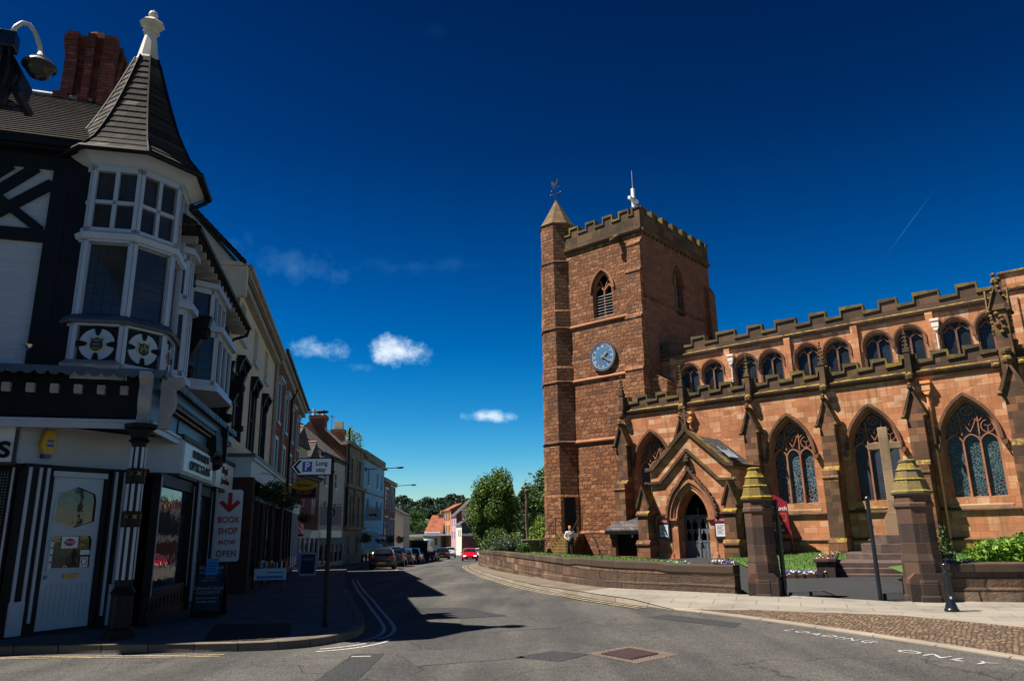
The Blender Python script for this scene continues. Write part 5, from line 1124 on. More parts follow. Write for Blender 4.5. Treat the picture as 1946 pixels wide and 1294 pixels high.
m_ = MB(); X = Matrix.Translation(B0) @ Matrix.Rotation(atan2((B1v-B0).y, (B1v-B0).x), 4, 'Z'); m_.xf = X; Lf = (B1v-B0).length; m_.box(0, Lf, 0, .15, 3.62, 4.45); m_.build('front_fascia', M['black'], TB)
for k_ in range(16): m_ = MB(); m_.xf = X; x = Lf-.42-k_*.36; m_.prism([(-.0, 4.09), (-.08, 4.09), (-.11, 4.14), (-.11, 4.24), (0, 4.24)], x-.06, x+.06, 'x'); m_.build('modillion', M['joist'], TB, auto=True)
m_ = MB(); m_.xf = X; m_.box(0, Lf, -.05, .0, 3.5, 3.66); m_.box(0, Lf, -.09, 0, 3.6, 3.65); m_.xf = None; m_.box(B1v.x, 3.6, B1v.y-.05, B1v.y, 3.5, 3.66); m_.box(B1v.x, 3.6, B1v.y-.09, B1v.y, 3.6, 3.65); m_.build('white_moulding', M['white'], TB)
m_ = MB(); m_.box(B1v.x, 7.95, B1v.y, B1v.y+.15, 3.62, 4.25); m_.box(B1v.x, 7.95, B1v.y-.13, B1v.y, 4.22, 4.42); m_.build('street_fascia', M['shopblue'], TB)
m_ = MB(); m_.box(B1v.x+.2, 7.95, B1v.y-.2, B1v.y-.13, 4.4, 4.43); m_.box(B1v.x, 7.95, B1v.y-.15, B1v.y-.12, 4.18, 4.22); m_.box(6.3, 6.42, B1v.y-.3, B1v.y, 3.5, 4.45); m_.box(2.05, 2.1, B1v.y-.02, B1v.y, 3.66, 4.1)
m_.prism([(B1v.y, 3.2), (B1v.y-.25, 3.7), (B1v.y-.2, 4.2), (B1v.y, 4.2)], 5.2, 6.1, 'x'); m_.sphere((5.7, B1v.y-.15, 3.45), .2, 8, 5); m_.build('iron_bracket', M['black'], TB)
x = B1v.x+.75
while x < 7.8:
    if not 6.2 < x < 6.5:
        m_ = MB(); m_.prism([(B1v.y, 4.0), (B1v.y-.2, 4.1), (B1v.y-.2, 4.16), (B1v.y, 4.16)], x-.05, x+.05, 'x'); m_.m = 1
        m_.sphere((x, B1v.y-.2, 4.08), .028, 6, 4); m_.sphere((x, B1v.y-.1, 4.03), .028, 6, 4); m_.build('dentil', [M['black'], M['joist']], TB)
    x += .2
# scroll brackets either side of the capital
m_ = MB()
for Xf in (RI @ frame_at(-6.33, 12.47, radians(18)), RI @ frame_at(-6.1, 12.95, ROW)):
    m_.xf = Xf; pr = [(.16, 3.5), (-.02, 3.5), (-.06, 3.6), (.0, 3.72), (-.08, 3.85), (-.1, 4.0), (-.06, 4.2), (-.2, 4.3), (-.2, 4.42), (.16, 4.42)]
    m_.prism(pr, -.09, .09, 'x')
m_.build('scroll_bracket', M['joist'], TB, auto=True, bevel=.01)
# soffit
m_ = MB(); m_.prism([tuple((A0+inn*.3)[:2]), tuple(B1v[:2]), (B2.x, B2.y), (7.95, .9), (1.8, .9), tuple((A0+inn*2.6)[:2])], 3.66, 3.70, 'z'); m_.build('soffit', M['black'], TB, auto=True)
# -- the shop on the corner
lp_ = lambda x, y: tuple((RI @ Vector((x, y, 0)))[:2])
PL = [lp_(-12.5, 11.2), lp_(-8.42, 12.56), lp_(-7.64, 14.25), lp_(-6.88, 15.1), (5.9, -.2)]
PL[3] = (2.2, -.22); PL[2] = (1.72, .62)
def seglocal(a, b): d = Vector(b)-Vector(a); return Matrix.Translation((a[0], a[1], 0)) @ Matrix.Rotation(atan2(d.y, d.x), 4, 'Z'), d.length
fm, fg, fk = MB(), MB(), MB()
for a, b in zip(PL[:-1], PL[1:]):
    X, Lg = seglocal(a, b); fm.xf = fk.xf = X; fm.box(0, Lg, 0, .12, 2.92, 3.62); fk.box(-.03, Lg+.02, -.05, .16, 3.62, 3.72); fk.box(0, Lg, -.01, .12, 2.86, 2.92)
    fm.box(.03, Lg-.03, -.02, 0, 2.93, 2.99)
fm.build('sign_fascia', plain('white_fascia_panel', (.34, .38, .44), .5, var=.05, bump=0), TB); fk.build('fascia_trim', M['black'], TB)
X, Lg = seglocal(PL[3], PL[4]); R3 = atan2((Vector(PL[4])-Vector(PL[3])).y, (Vector(PL[4])-Vector(PL[3])).x)
m_ = MB(); m_.xf = X; m_.box(.12, Lg-.25, -.05, 0, 2.99, 3.56); m_.build('shop_sign', M['pglass'], TB)
m_ = MB(); m_.box(6.36, 9.1, -.22, -.05, 2.92, 3.62); m_.build('shop_sign', M['pglass'], TB)
m_ = MB(); m_.box(6.2, 9.15, -.26, -.05, 3.62, 3.72); m_.box(6.3, 9.1, -.2, .2, 2.84, 2.92); m_.build('fascia_trim', M['black'], TB)
def ltext(body, size, t, z, y=-.3, xs=.8, bold=.02, mat=None, par=TB, nm='lettering'): return text(body, size, nm, mat or M['black'], par, (t, y, z), UPR, .008, xs=xs, bold=bold)
ltext('BARNARDS', .23, 4.0, 3.40, -.285, 1.5); ltext('OPTIC GLASS', .26, 4.0, 3.14, -.285, 1.45); ltext('Lloyd', .26, 7.6, 3.40, -.235, 1.5); ltext('Jewellers', .22, 7.75, 3.12, -.235, 1.5)
# sign on the front
X, Lg = seglocal(PL[0], PL[1]); m_ = MB(); m_.xf = X; m_.box(Lg-2.6, Lg-.02, -.09, 0, 2.9, 3.63); so_ = m_.build('shop_sign', M['pglass'], TB)
m_ = MB(); m_.xf = X; m_.box(Lg-2.62, Lg, -.1, -.085, 2.88, 2.93); m_.box(Lg-.06, Lg, -.105, -.02, 2.88, 3.64); m_.build('sign_edge', M['chrome'], TB)
ang0 = atan2((Vector(PL[1])-Vector(PL[0])).y, (Vector(PL[1])-Vector(PL[0])).x)
def on(X_, x, y, z): v_ = X_ @ Vector((x, y, z)); return tuple(v_)
text('THE', .24, 'lettering', M['black'], TB, on(X, Lg-.42, -.11, 3.42), (pi/2, 0, ang0), .006, 'RIGHT', 1.2, .03); text('LENS', .36, 'lettering', M['black'], TB, on(X, Lg-.1, -.11, 3.12), (pi/2, 0, ang0), .006, 'RIGHT', 1.1, .04)
# alarm box
X, Lg = seglocal(PL[1], PL[2]); m_ = MB(); m_.xf = X; hx = [(.30, 3.27), (.37, 3.52), (.52, 3.52), (.6, 3.27), (.52, 3.1), (.37, 3.1)]; m_.prism(hx, -.11, 0); al = m_.build('alarm_box', M['yellowp'], TB, auto=True, bevel=.01)
m_ = MB(); m_.xf = X; m_.prism([(.37, 3.1), (.52, 3.1), (.51, 3.03), (.38, 3.03)], -.1, 0); m_.box(.41, .53, -.118, -.11, 3.23, 3.35); m_.build('alarm_badge', M['bluep'], al); text('ADT', .07, 'lettering', M['pglass'], al, on(X, .47, -.121, 3.29), (pi/2, 0, atan2((Vector(PL[2])-Vector(PL[1])).y, (Vector(PL[2])-Vector(PL[1])).x)), .002)
# shop windows: front-left, door, return panel, street windows
def shopwin(a, b, z0, z1, bars_=1, mesh=False, nm='shop_window', frame=M['black'], sub='stallriser', subz=.0, hm=None):
    X, Lg = seglocal(a, b); f = MB(); f.xf = X; g = MB(); g.xf = X
    f.box(0, Lg, 0, .12, z0-.1, z0); f.box(0, Lg, 0, .12, z1, z1+.22)
    for k_ in range(bars_+1): x = .05+(Lg-.1)*k_/bars_; f.box(x-.05, x+.05, -.02, .12, z0-.1, z1+.2)
    fo = f.build(nm, frame, TB); g.wall([(.03, z0), (Lg-.03, z0), (Lg-.03, z1), (.03, z1)], [], .07, 0, False); g.build('pane', M['glass'], fo)
    s_ = MB(); s_.xf = X; s_.box(0, Lg, .02, .12, -.1, z0-.1); s_.box(0, Lg, -.02, .1, -.1, .3)
    for k_ in range(int(Lg/.3)): s_.box(.08+k_*.3, .26+k_*.3, -.0, .03, .36, z0-.18)
    s_.build(sub, M['black'], fo)
    w_ = MB(); w_.xf = X
    for k_ in range(bars_+1): x = .05+(Lg-.1)*k_/bars_; w_.box(x-.018, x+.018, -.03, 0, z0-.1, z1+.15)
    w_.build('white_bead', M['white'], fo)
    if mesh:
        q = MB(); q.xf = X
        n_ = int(Lg/.045)
        for k_ in range(n_): q.box(.03+k_*Lg/n_, .034+k_*Lg/n_, .05, .054, z0, z1)
        for k_ in range(int((z1-z0)/.05)): z = z0+k_*.05; q.box(.03, Lg-.03, .05, .054, z, z+.004)
        q.build('window_grille', M['lead'], fo)
    return fo
shopwin(lp_(-12.4, 11.35), lp_(-8.5, 12.72), .85, 2.82, 5, True)
shopwin((1.55, .35), (1.2, -.15) if False else (1.45, -.12), .85, 2.62, 1, True) if False else None
shopwin(lp_(-7.45, 14.2), lp_(-6.98, 14.05), .8, 2.7, 1, True)
shopwin((1.0, -.16), (4.1, -.16), .72, 2.62, 1); shopwin((4.35, -.16), (6.35, -.16), .72, 2.62, 1)
m_ = MB(); m_.box(4.1, 4.35, -.25, 0, 0, 2.9); m_.build('pilaster', M['black'], TB); m_ = MB(); m_.box(6.35, 6.6, -.25, 0.22, 0, 2.9); m_.build('pilaster', M['black'], TB); m_ = MB(); m_.box(6.6, 9.15, .22, .3, -.1, 2.9); m_.build('side_panel', M['brickdk'], TB)
for x in (4.15, 4.27, 6.42): m_ = MB(); m_.box(x, x+.03, -.28, -.25, .3, 2.85); m_.build('pilaster_line', M['white'], TB)
# door 31 in the canted entrance
DX = RI @ frame_at(-8.13, 13.09, radians(60)) @ Matrix.Translation((0, 0, .17*(1-1.18))) @ Matrix.Diagonal((1, 1, 1.18, 1)); dl = .99
m_ = MB(); m_.xf = DX; up_h = [(.13, 1.68), (.5, 1.58), (.87, 1.68), (.87, 2.0), (.83, 2.12), (.5, 2.22), (.17, 2.12), (.13, 2.0)]; mid_h = [(.13, 1.0), (.87, 1.0), (.87, 1.42), (.82, 1.5), (.18, 1.5), (.13, 1.42)]
m_.wall([(.03, .17), (dl-.03, .17), (dl-.03, 2.34), (.03, 2.34)], [up_h, mid_h], 0, .04); m_.face([(.03, 0, .17), (.03, .04, .17), (.03, .04, 2.34), (.03, 0, 2.34)])
for h_ in (up_h, mid_h): m_.strip(h_, .03, -.012, .0, True)
for k_ in range(9): x = .16+k_*.088; m_.box(x-.006, x+.006, -.008, 0, .32, .78)
for k_ in range(4): m_.strip([(.17+k_*.175, .78), (.25+k_*.175, .81), (.33+k_*.175, .78)], .012, -.01, 0)
m_.box(.03, dl-.03, -.01, 0, .17, .3); DO = m_.build('shop_door', M['white'], TB)
m_ = MB(); m_.xf = DX; m_.wall(up_h, [], .03, 0, False); m_.wall(mid_h, [], .03, 0, False); m_.build('door_glass', glassy('door_glass', (.05, .048, .042), r=.04), DO)
m_ = MB(); m_.xf = DX; m_.box(.42, .68, -.015, 0, .87, .94); m_.build('letterbox', M['brass'], DO)
text('31', .085, 'house_number', M['black'], DO, tuple(DX @ Vector((.12, -.012, .9))), (pi/2, 0, radians(60)-ROW), .003)
m_ = MB(); m_.xf = DX; m_.box(.33, .62, .012, .02, 1.30, 1.47); m_.box(.68, .86, .012, .02, 1.2, 1.27); m_.box(.7, .84, .012, .02, 1.02, 1.17)
for k_ in range(4): m_.box(.14, .2, .012, .02, 1.02+k_*.1, 1.1+k_*.1)
m_.build('door_notice', M['pglass'], DO)
m_ = MB(); m_.xf = DX; m_.prism([(.37, 1.385), (.42, 1.43), (.475, 1.445), (.53, 1.43), (.58, 1.385), (.53, 1.345), (.475, 1.33), (.42, 1.345)], .004, .012); m_.strip([(.77+.05*cos(a), 1.1+.05*sin(a)) for a in [k_*pi/5 for k_ in range(10)]], .012, .006, .012, True); m_.build('notice_mark', M['red'], DO, auto=True)
text('PEARS', .055, 'lettering', M['pglass'], DO, tuple(DX @ Vector((.475, .002, 1.387))), (pi/2, 0, radians(60)-ROW), .001)
m_ = MB(); m_.xf = DX; m_.strip([(.40+.06*k_/6, 1.03+.022*sin(pi*k_/6)) for k_ in range(7)]+[(.47, 1.02)], .007, .006, .014); m_.strip([(.40+.06*k_/6, 1.03-.022*sin(pi*k_/6)) for k_ in range(7)]+[(.47, 1.045)], .007, .006, .014); m_.build('fish_emblem', M['gold'], DO)
m_ = MB(); m_.xf = DX; m_.box(-.06, .03, -.05, .15, .02, 2.45); m_.box(dl-.03, dl+.06, -.05, .15, .02, 2.45); m_.box(-.06, dl+.06, -.05, .15, 2.34, 2.5); m_.box(-.06, dl+.06, -.05, .3, .02, .16); m_.box(-.5, -.06, -.1, .1, .02, 2.5); m_.box(dl+.06, dl+.5, -.1, .1, .02, 2.5); DF = m_.build('door_frame', M['black'], TB)
m_ = MB(); m_.xf = DX; m_.box(0, dl, -.06, -.05, 2.34, 2.42)
for x in (-.42, -.25, -.12, dl+.13, dl+.3): m_.box(x-.025, x+.025, -.13, -.1, .3, 2.45)
m_.box(dl+.22, dl+.4, -.135, -.1, .15, .75); m_.box(-.46, -.22, -.135, -.1, .15, .6); m_.build('frame_line', M['white'], DF)
m_ = MB(); m_.xf = RI @ frame_at(-8.6, 13.6, radians(45)); m_.box(-1, 2.2, .6, .7, -.1, 3.6); m_.build('back_wall', M['void'], TB)
# column under the corner
CP = thing('iron_column', 'black and white striped cast iron column carrying the corner canopy at the kerb', 'column', (-6.36, 12.52, .11))
m_ = MB(); m_.lathe([(.21, 0), (.21, .14), (.175, .18), (.165, .66), (.19, .70), (.165, .74), (.13, .80), (.125, 1.6), (.118, 2.35), (.11, 3.05), (.12, 3.1), (.17, 3.14), (.13, 3.18), (.2, 3.32), (.26, 3.36), (.26, 3.42), (.16, 3.42)], (0, 0), 16); m_.lathe([(.25, -.05), (.25, .06)], (0, 0), 8); m_.build('shaft', M['black'], CP)
m_ = MB()
for k_ in range(8):
    a = 2*pi*k_/8+.3
    for z0, z1 in ((.9, 1.72), (1.98, 2.32) if False else (1.98, 2.42), (2.68, 3.03)):
        pts = []
        m_.xf = Matrix.Rotation(a, 4, 'Z'); m_.box(.118 if z0 < 1.5 else (.112 if z0 < 2.5 else .107), .138 if z0 < 1.5 else (.131 if z0 < 2.5 else .124), -.024, .024, z0, z1)
m_.build('flute_stripe', M['white'], CP)
m_ = MB(); m2 = MB()
for z in (1.85, 2.55):
    m_.lathe([(.12, z-.13), (.15, z-.12), (.15, z+.12), (.12, z+.13)], (0, 0), 16)
    for k_ in range(8):
        m2.xf = Matrix.Rotation(2*pi*k_/8, 4, 'Z') @ Matrix.Translation((.152, 0, z+.04)) @ Matrix.Rotation(pi/2, 4, 'Z'); m2.strip([(-.03, -.03), (.03, .03)], .014, -.004, .004); m2.strip([(-.03, .03), (.03, -.03)], .014, -.004, .004)
m_.build('band', M['black'], CP); m2.build('band_cross', M['brass'], CP)

# ---------------------------------------------------------------- generic terrace builder
def win_part(par, x0, x1, z0, z1, y=0, frame=None, panes=(2, 2), surround=None, sill=None, deep=.12, hood=None, glass=None, archtop=False):
    f = MB(); fw_ = .06; f.box(x0, x1, y+deep*.4, y+deep, z0, z0+fw_); f.box(x0, x1, y+deep*.4, y+deep, z1-fw_, z1); f.box(x0, x0+fw_, y+deep*.4, y+deep, z0, z1); f.box(x1-fw_, x1, y+deep*.4, y+deep, z0, z1)
    for k_ in range(1, panes[0]): x = x0+(x1-x0)*k_/panes[0]; f.box(x-.02, x+.02, y+deep*.5, y+deep, z0, z1)
    for k_ in range(1, panes[1]): z = z0+(z1-z0)*k_/panes[1]; f.box(x0, x1, y+deep*.5, y+deep, z-.025, z+.025)
    fo = f.build('window', frame or M['white'], par)
    g = MB(); g.wall([(x0, z0), (x1, z0), (x1, z1), (x0, z1)], [], y+deep-.02, 0, False); g.build('pane', glass or M['gdark'], fo)
    if surround:
        s_ = MB(); w_ = .16; s_.box(x0-w_, x0, y-.05, y+.05, z0, z1+w_); s_.box(x1, x1+w_, y-.05, y+.05, z0, z1+w_); s_.box(x0, x1, y-.05, y+.05, z1, z1+w_)
        if hood: s_.box(x0-w_-.1, x1+w_+.1, y-.2, y, z1+w_, z1+w_+.14); s_.box(x0-w_, x1+w_, y-.12, y, z1+w_-.08, z1+w_)
        s_.build('surround', surround, fo)
    if sill: s_ = MB(); s_.box(x0-.1, x1+.1, y-.12, y+.05, z0-.12, z0); s_.build('sill', sill, fo)
    return fo
def building(name, label, A, B, zb, zt, dep, wm_, wins, roof=('slate', 2.0), eave=None, group=None, gable0=False, cat='building', flat=False, smat=None):
    A, B = Vector(A), Vector(B); d = B-A; Lg = d.length; t = thing(name, label, cat, (A.x, A.y, zb), atan2(d.y, d.x), group); H = zt-zb
    m_ = MB(); hs_ = [[(w_[0], w_[2]-zb), (w_[1], w_[2]-zb), (w_[1], w_[3]-zb), (w_[0], w_[3]-zb)] for w_ in wins]
    m_.wall([(0, -1), (Lg, -1), (Lg, H), (0, H)], hs_, 0, .15); m_.m = 1 if smat else 0; m_.face([(0, dep, -1), (0, 0, -1), (0, 0, H), (0, dep, H)]); m_.face([(Lg, 0, -1), (Lg, dep, -1), (Lg, dep, H), (Lg, 0, H)]); m_.face([(Lg, dep, -1), (0, dep, -1), (0, dep, H), (Lg, dep, H)])
    if flat: m_.face([(0, 0, H-.3), (Lg, 0, H-.3), (Lg, dep, H-.3), (0, dep, H-.3)])
    else:
        for x in (0, Lg): m_.face([(x, 0, H), (x, dep, H), (x, dep/2, H+roof[1])])
    wo = m_.build('wall', [wm_, smat] if smat else wm_, t)
    if not flat:
        m_ = MB(); rh = roof[1]; ov = .25; k_ = rh/(dep/2)
        m_.prism([(-ov, H-ov*k_+.02), (dep/2, H+rh+.04), (dep+ov, H-ov*k_+.02), (dep+ov, H-ov*k_+.14), (dep/2, H+rh+.16), (-ov, H-ov*k_+.14)], -.03, Lg+.03, 'x'); m_.build('roof', M[roof[0]], t, auto=True)
        m_ = MB(); m_.tube([(0, dep/2, H+rh+.15), (Lg, dep/2, H+rh+.15)], .09, 6); m_.build('ridge', M['terra'] if roof[0] != 'redtile' else M['redtile'], t)
    if eave: m_ = MB(); m_.box(0, Lg, -.3, 0, H-.12, H-.02); m_.box(0, Lg, -.18, 0, H-.3, H-.12); m_.tube([(0, -.32, H-.06), (Lg, -.32, H-.06)], .06, 6); m_.build('eaves', eave, t)
    for w_ in wins:
        o_ = w_[4] if len(w_) > 4 else {}
        win_part(t, w_[0], w_[1], w_[2]-zb, w_[3]-zb, 0, **o_)
    return t
def shopfront(t, x0, x1, zt, mat, mat2, bays=3, text_=None, z0=0, tm=None, pj=.25, doorat=None, fh=.5):
    m_ = MB(); m_.box(x0, x1, -pj-.08, 0, zt-.08, zt+.06); m_.box(x0, x1, -pj, 0, zt-fh, zt-.08); so2 = m_.build('shopfront', mat, t)
    m_ = MB(); m_.box(x0, x1, -pj+.08, -.02, z0, z0+.55)
    for k_ in range(bays+1): x = x0+.08+(x1-x0-.16)*k_/bays; m_.box(x-.08, x+.08, -pj+.02, 0, z0, zt-fh)
    m_.build('shop_frame', mat2, so2)
    m_ = MB(); m_.wall([(x0, z0+.5), (x1, z0+.5), (x1, zt-fh), (x0, zt-fh)], [], -pj+.12, 0, False); m_.build('shop_glass', M['glass'], so2)
    if text_: text(text_, fh*.5, 'lettering', tm or M['black'], t, ((x0+x1)/2, -pj-.02, zt-fh*.55), UPR, .01, xs=1.5, bold=.01)
    return so2
# cream building t 8.1-20
MRN = plain('dark_maroon_paint', (.02, .009, .009), .5, spec=.25)
cw_ = []
for c in (10.3, 13.6, 16.9): cw_.append((c-8.1-.72, c-8.1+.72, 4.6, 6.85, dict(frame=MRN, panes=(2, 2), deep=.1, surround=MRN)))  # maroon surrounds also stand in for shade in the window recesses
for c in (10.2, 13.5, 16.8): cw_.append((c-8.1-.5, c-8.1+.5, 7.75, 8.95, dict(panes=(2, 2), sill=M['white'], deep=.25, frame=M['white'])))
cb = building('cream_terrace_house', 'tall cream rendered house with dark maroon windows next to the timbered building', st(8.12, 0)[:2], st(20.1, 0)[:2], -.1, 9.62, 8, M['cream'], cw_, ('slate', 4.4), None)
m_ = MB(); m_.box(0, 12, -.38, 0, 9.5, 9.72); m_.box(0, 12, -.22, 0, 9.25, 9.5); m_.tube([(0, -.42, 9.68), (12, -.42, 9.68)], .07, 7); m_.build('eaves', M['joist'], cb)
m_ = MB(); m_.prism([(0, 7.0), (0, 9.6), (4, 14.0), (8, 9.6), (8, 7.0)], -.1, 0, 'x'); m_.box(-.12, .1, -.35, .55, 8.7, 9.62); m_.prism([(-.35, 9.62), (-.3, 9.72), (.6, 9.78), (.6, 9.62)], -.2, .15, 'x'); m_.build('gable_end', M['creamp'], cb, auto=True)
m_ = MB()
for k_ in range(30): a = k_/30; m_.prism([(-.3+4.3*a, 9.62+4.42*a), (-.3+4.3*(a+.034), 9.62+4.42*(a+.034)), (-.3+4.3*(a+.034), 9.78+4.42*(a+.034)), (-.3+4.3*a, 9.80+4.42*a)], -.22, .1, 'x')
m_.build('verge', M['tile'], cb, auto=True)
for c in (10.3, 13.6, 16.9):
    m_ = MB(); x = c-8.1; m_.box(x-.78, x+.78, -.25, 0, 7.15, 7.24); m_.strip(arch(x, .7, 6.85, .3, 6), .14, -.1, 0)
    for s_ in (-1, 1): m_.prism([(0, 6.7), (-.1, 6.72), (-.14, 6.95), (-.24, 7.15), (0, 7.15)], x+s_*.7-.08, x+s_*.7+.08, 'x')
    m_.build('window_hood', M['black'], cb, auto=True)
for x, zl in ((.25, 7.6), (11.9, 4)): m_ = MB(); m_.tube([(x, -.42, 9.6), (x, -.12, 9.3), (x, -.08, zl)], .05, 7); m_.build('downpipe', M['joist'], cb)
m_ = MB(); m_.tube([(1.0, -.05, 4.9), (1.0, -.3, 4.9)], .03, 5); m_.box(.9, 1.1, -.4, -.25, 4.8, 4.95); m_.build('wall_light', M['black'], cb)
# book shop frontage
bs = shopfront(cb, 1.1, 11.6, 4.05, plain('pale_blue_fascia', (.40, .47, .52), .5, var=.06), M['brickdk'], 4, None, 0, None, .7, fh=.6)
m_ = MB(); m_.box(1.05, 1.5, -.78, 0, -.1, 3.45); m_.build('brick_pier', M['brickdk'], cb); m_ = MB(); m_.box(11.2, 11.65, -.75, 0, -.3, 3.45); m_.build('brick_pier', M['brickdk'], cb)
m_ = MB(); m_.box(1.0, 11.65, -.8, 0, 4.05, 4.15); m_.build('flat_lead_roof', M['leaddk'], cb)
m_ = MB(); m_.box(1.1, 1.5, -.75, -.7, 3.0, 3.45); m_.box(1.5, 11.2, -.66, -.6, 2.85, 3.0)
for x in (2.6, 5.2, 5.6, 8.3, 8.7): m_.box(x-.04, x+.04, -.66, -.58, 0, 3.4)
m_.build('window_bars', M['black'], cb)
# BOOK SHOP board on the brick return
BB = thing('book_shop_board', 'white board with red arrow reading BOOK SHOP NOW OPEN', 'sign', st(8.02, .36, 0), ROW-pi/2)
m_ = MB(); cr2 = .05; rr = [(-.33, 1.0), (.33, 1.0), (.33, 2.92), (-.33, 2.92)]; m_.prism([(-.33+cr2, 1.0), (.33-cr2, 1.0), (.33, 1.0+cr2), (.33, 2.92-cr2), (.33-cr2, 2.92), (-.33+cr2, 2.92), (-.33, 2.92-cr2), (-.33, 1.0+cr2)], -.02, .01); m_.build('board', M['pglass'], BB, auto=True)
m_ = MB(); m_.box(-.055, .055, -.03, -.02, 2.46, 2.84); m_.prism([(-.28, 2.56), (-.2, 2.64), (0, 2.45), (.2, 2.64), (.28, 2.56), (0, 2.3)], -.032, -.018); m_.build('arrow', M['red'], BB, auto=True)
for s_, z, h_ in (('BOOK', 2.1, .235), ('SHOP', 1.8, .235), ('NOW', 1.5, .18), ('OPEN', 1.2, .235)): text(s_, h_, 'lettering', M['red'], BB, (0, -.024, z), UPR, .004, xs=.8 if h_ > .2 else .9, bold=.022, sp=1.12)
# red brick house t 20-37
rw = []
for c in (2.2, 6.2, 10.2, 14.2):
    rw.append((c-.55, c+.55, 6.9, 8.7, dict(panes=(2, 2), surround=M['white'], sill=M['white'], hood=True))); rw.append((c-.55, c+.55, 4.55, 6.05, dict(panes=(2, 2), surround=M['white'], sill=M['white'])))
rb = building('red_brick_house', 'tall red brick house with white window surrounds and dark cornice beyond the cream house', st(20.12, 0)[:2], st(37, 0)[:2], -.45, 9.85, 9, M['brick'], rw, ('slate', 3.0), None)
m_ = MB(); m_.box(0, 16.9, -.45, 0, 10.05, 10.25); m_.box(0, 16.9, -.3, 0, 9.75, 10.05); m_.build('cornice', M['joist'], rb)
m_ = MB(); m_.tube([(-.1, -.5, 10.3), (17, -.5, 10.3)], .09, 6); m_.tube([(8.2, -.45, 10.2), (8.2, -.2, 9.6), (8.2, -.12, 9.4), (8.2, -.12, 4)], .06, 6); m_.build('gutter', M['black'], rb)
for x in (.3, 4.2, 12.2): m_ = MB(); m_.tube([(x, -.1, 9.8), (x, -.1, 4)], .055, 6); m_.build('downpipe', M['joist'], rb)
shopfront(rb, .1, 5.5, 3.95, M['paleyel'], M['white'], 3, None, .4); shopfront(rb, 5.6, 11.4, 3.9, M['board'], M['black'], 3, None, .4); shopfront(rb, 11.5, 16.8, 3.9, M['white'], M['white'], 3, None, .3)
# ---------------------------------------------------------------- rest of the left row
b4 = building('brick_shop', 'low pinkish brick shop with small white sash windows and a slate dormer roof', (-15.15, 50.6), (-15.62, 60), road(52)-.2, 6.05, 8, masonry('pink_brick', [(0, (.13, .045, .04)), (1, (.22, .08, .065))], (.1, .07, .06), bw=.235, bh=.078, ms=.009, bump=.2),
    [(1.6, 2.3, 3.7, 4.8, dict(panes=(2, 2))), (3.9, 4.6, 3.7, 4.8, dict(panes=(2, 2))), (6.9, 7.6, 3.2, 4.9, dict(panes=(1, 2), surround=M['white']))], ('slate', 3.6), M['black'])
m_ = MB(); m_.box(.3, 5.0, .1, 4.4, 6.4, 9.0); d1 = m_.build('dormer', M['paleyel'], b4)
m_ = MB(); m_.prism([(.1, 8.75), (2.65, 10.2), (5.2, 8.75)], -.1, 4.7); m_.build('dormer_roof', M['slate'], d1, auto=True)
m_ = MB(); m_.tube([(2.65, -.1, 10.22), (2.65, 4.7, 10.22)], .09, 6); m_.build('ridge', M['terra'], d1)
m_ = MB(); m_.box(5.5, 8.6, .1, 3.6, 6.2, 8.4); d2 = m_.build('dormer', M['paleyel'], b4); m_ = MB(); m_.prism([(5.3, 8.3), (7.05, 9.6), (8.8, 8.3)], -.1, 3.9); m_.build('dormer_roof', M['slate'], d2, auto=True); m_ = MB(); m_.tube([(7.05, -.1, 9.62), (7.05, 3.9, 9.62)], .09, 6); m_.build('ridge', M['terra'], d2)
shopfront(b4, .1, 5.8, 2.9, M['shopblue'], M['white'], 4, None, -.1, None, .2); shopfront(b4, 5.9, 9.3, 2.85, M['white'], M['white'], 2, None, -.1, None, .2)
b5 = building('pale_plastered_house', 'pale plastered three storey house with tile roof above a dark shopfront', (-15.62, 60), (-15.9, 70), road(62)-.2, 8.2, 8, M['paleyel'],
    [(1.4, 2.3, 5.6, 6.9, dict(panes=(1, 2), sill=M['white'])), (5.6, 6.5, 5.6, 6.9, dict(panes=(1, 2), sill=M['white'])), (1.4, 2.4, 2.6, 4.4, dict(panes=(1, 2), sill=M['white'])), (5.6, 6.6, 2.6, 4.4, dict(panes=(1, 2), sill=M['white']))], ('slate', 3.4), M['black'])
shopfront(b5, .1, 9.9, 2.5, M['black'], M['paleyel'], 5, None, 0, None, .15)
m_ = MB(); m_.box(.5, 3.6, -.12, -.1, 2.45, 3.2); m_.box(4.6, 8.8, -.12, -.1, 2.5, 3.15); m_.build('shop_panel', M['pglass'], b5)
b6 = building('stone_bank', 'weathered stone bank with arched first floor windows, parapet and a buddleia on its roof', (-15.9, 70), (-16.15, 80), road(74)-.3, 10.1, 9, M['bankst'],
    [(1.6, 3.6, 6.5, 8.9, dict(panes=(2, 2), deep=.3, surround=M['bankst'])), (5.9, 7.9, 6.5, 8.9, dict(panes=(2, 2), deep=.3, surround=M['bankst'])), (1.6, 3.4, 2.4, 5.3, dict(panes=(2, 2), deep=.3, surround=M['bankst'], hood=True)), (5.9, 7.7, 2.4, 5.3, dict(panes=(2, 2), deep=.3, surround=M['bankst'], hood=True)), (1.8, 3.2, -.3, 1.6, dict(deep=.3)), (6.1, 7.5, -.3, 1.6, dict(deep=.3))], None, None, flat=True)
m_ = MB(); zb_ = road(74)-.3; m_.box(0, 10, -.35, .3, 10.0-zb_, 10.3-zb_); m_.box(0, 10, -.4, 0, 6.0-zb_, 6.3-zb_); m_.box(0, 10, -.45, 0, 2.1-zb_, 2.4-zb_)
for x in (.3, 4.4, 5.0, 9.5): m_.box(x, x+.35, -.2, 0, 2.2-zb_, 6.1-zb_)
m_.build('cornice', M['bankst'], b6)
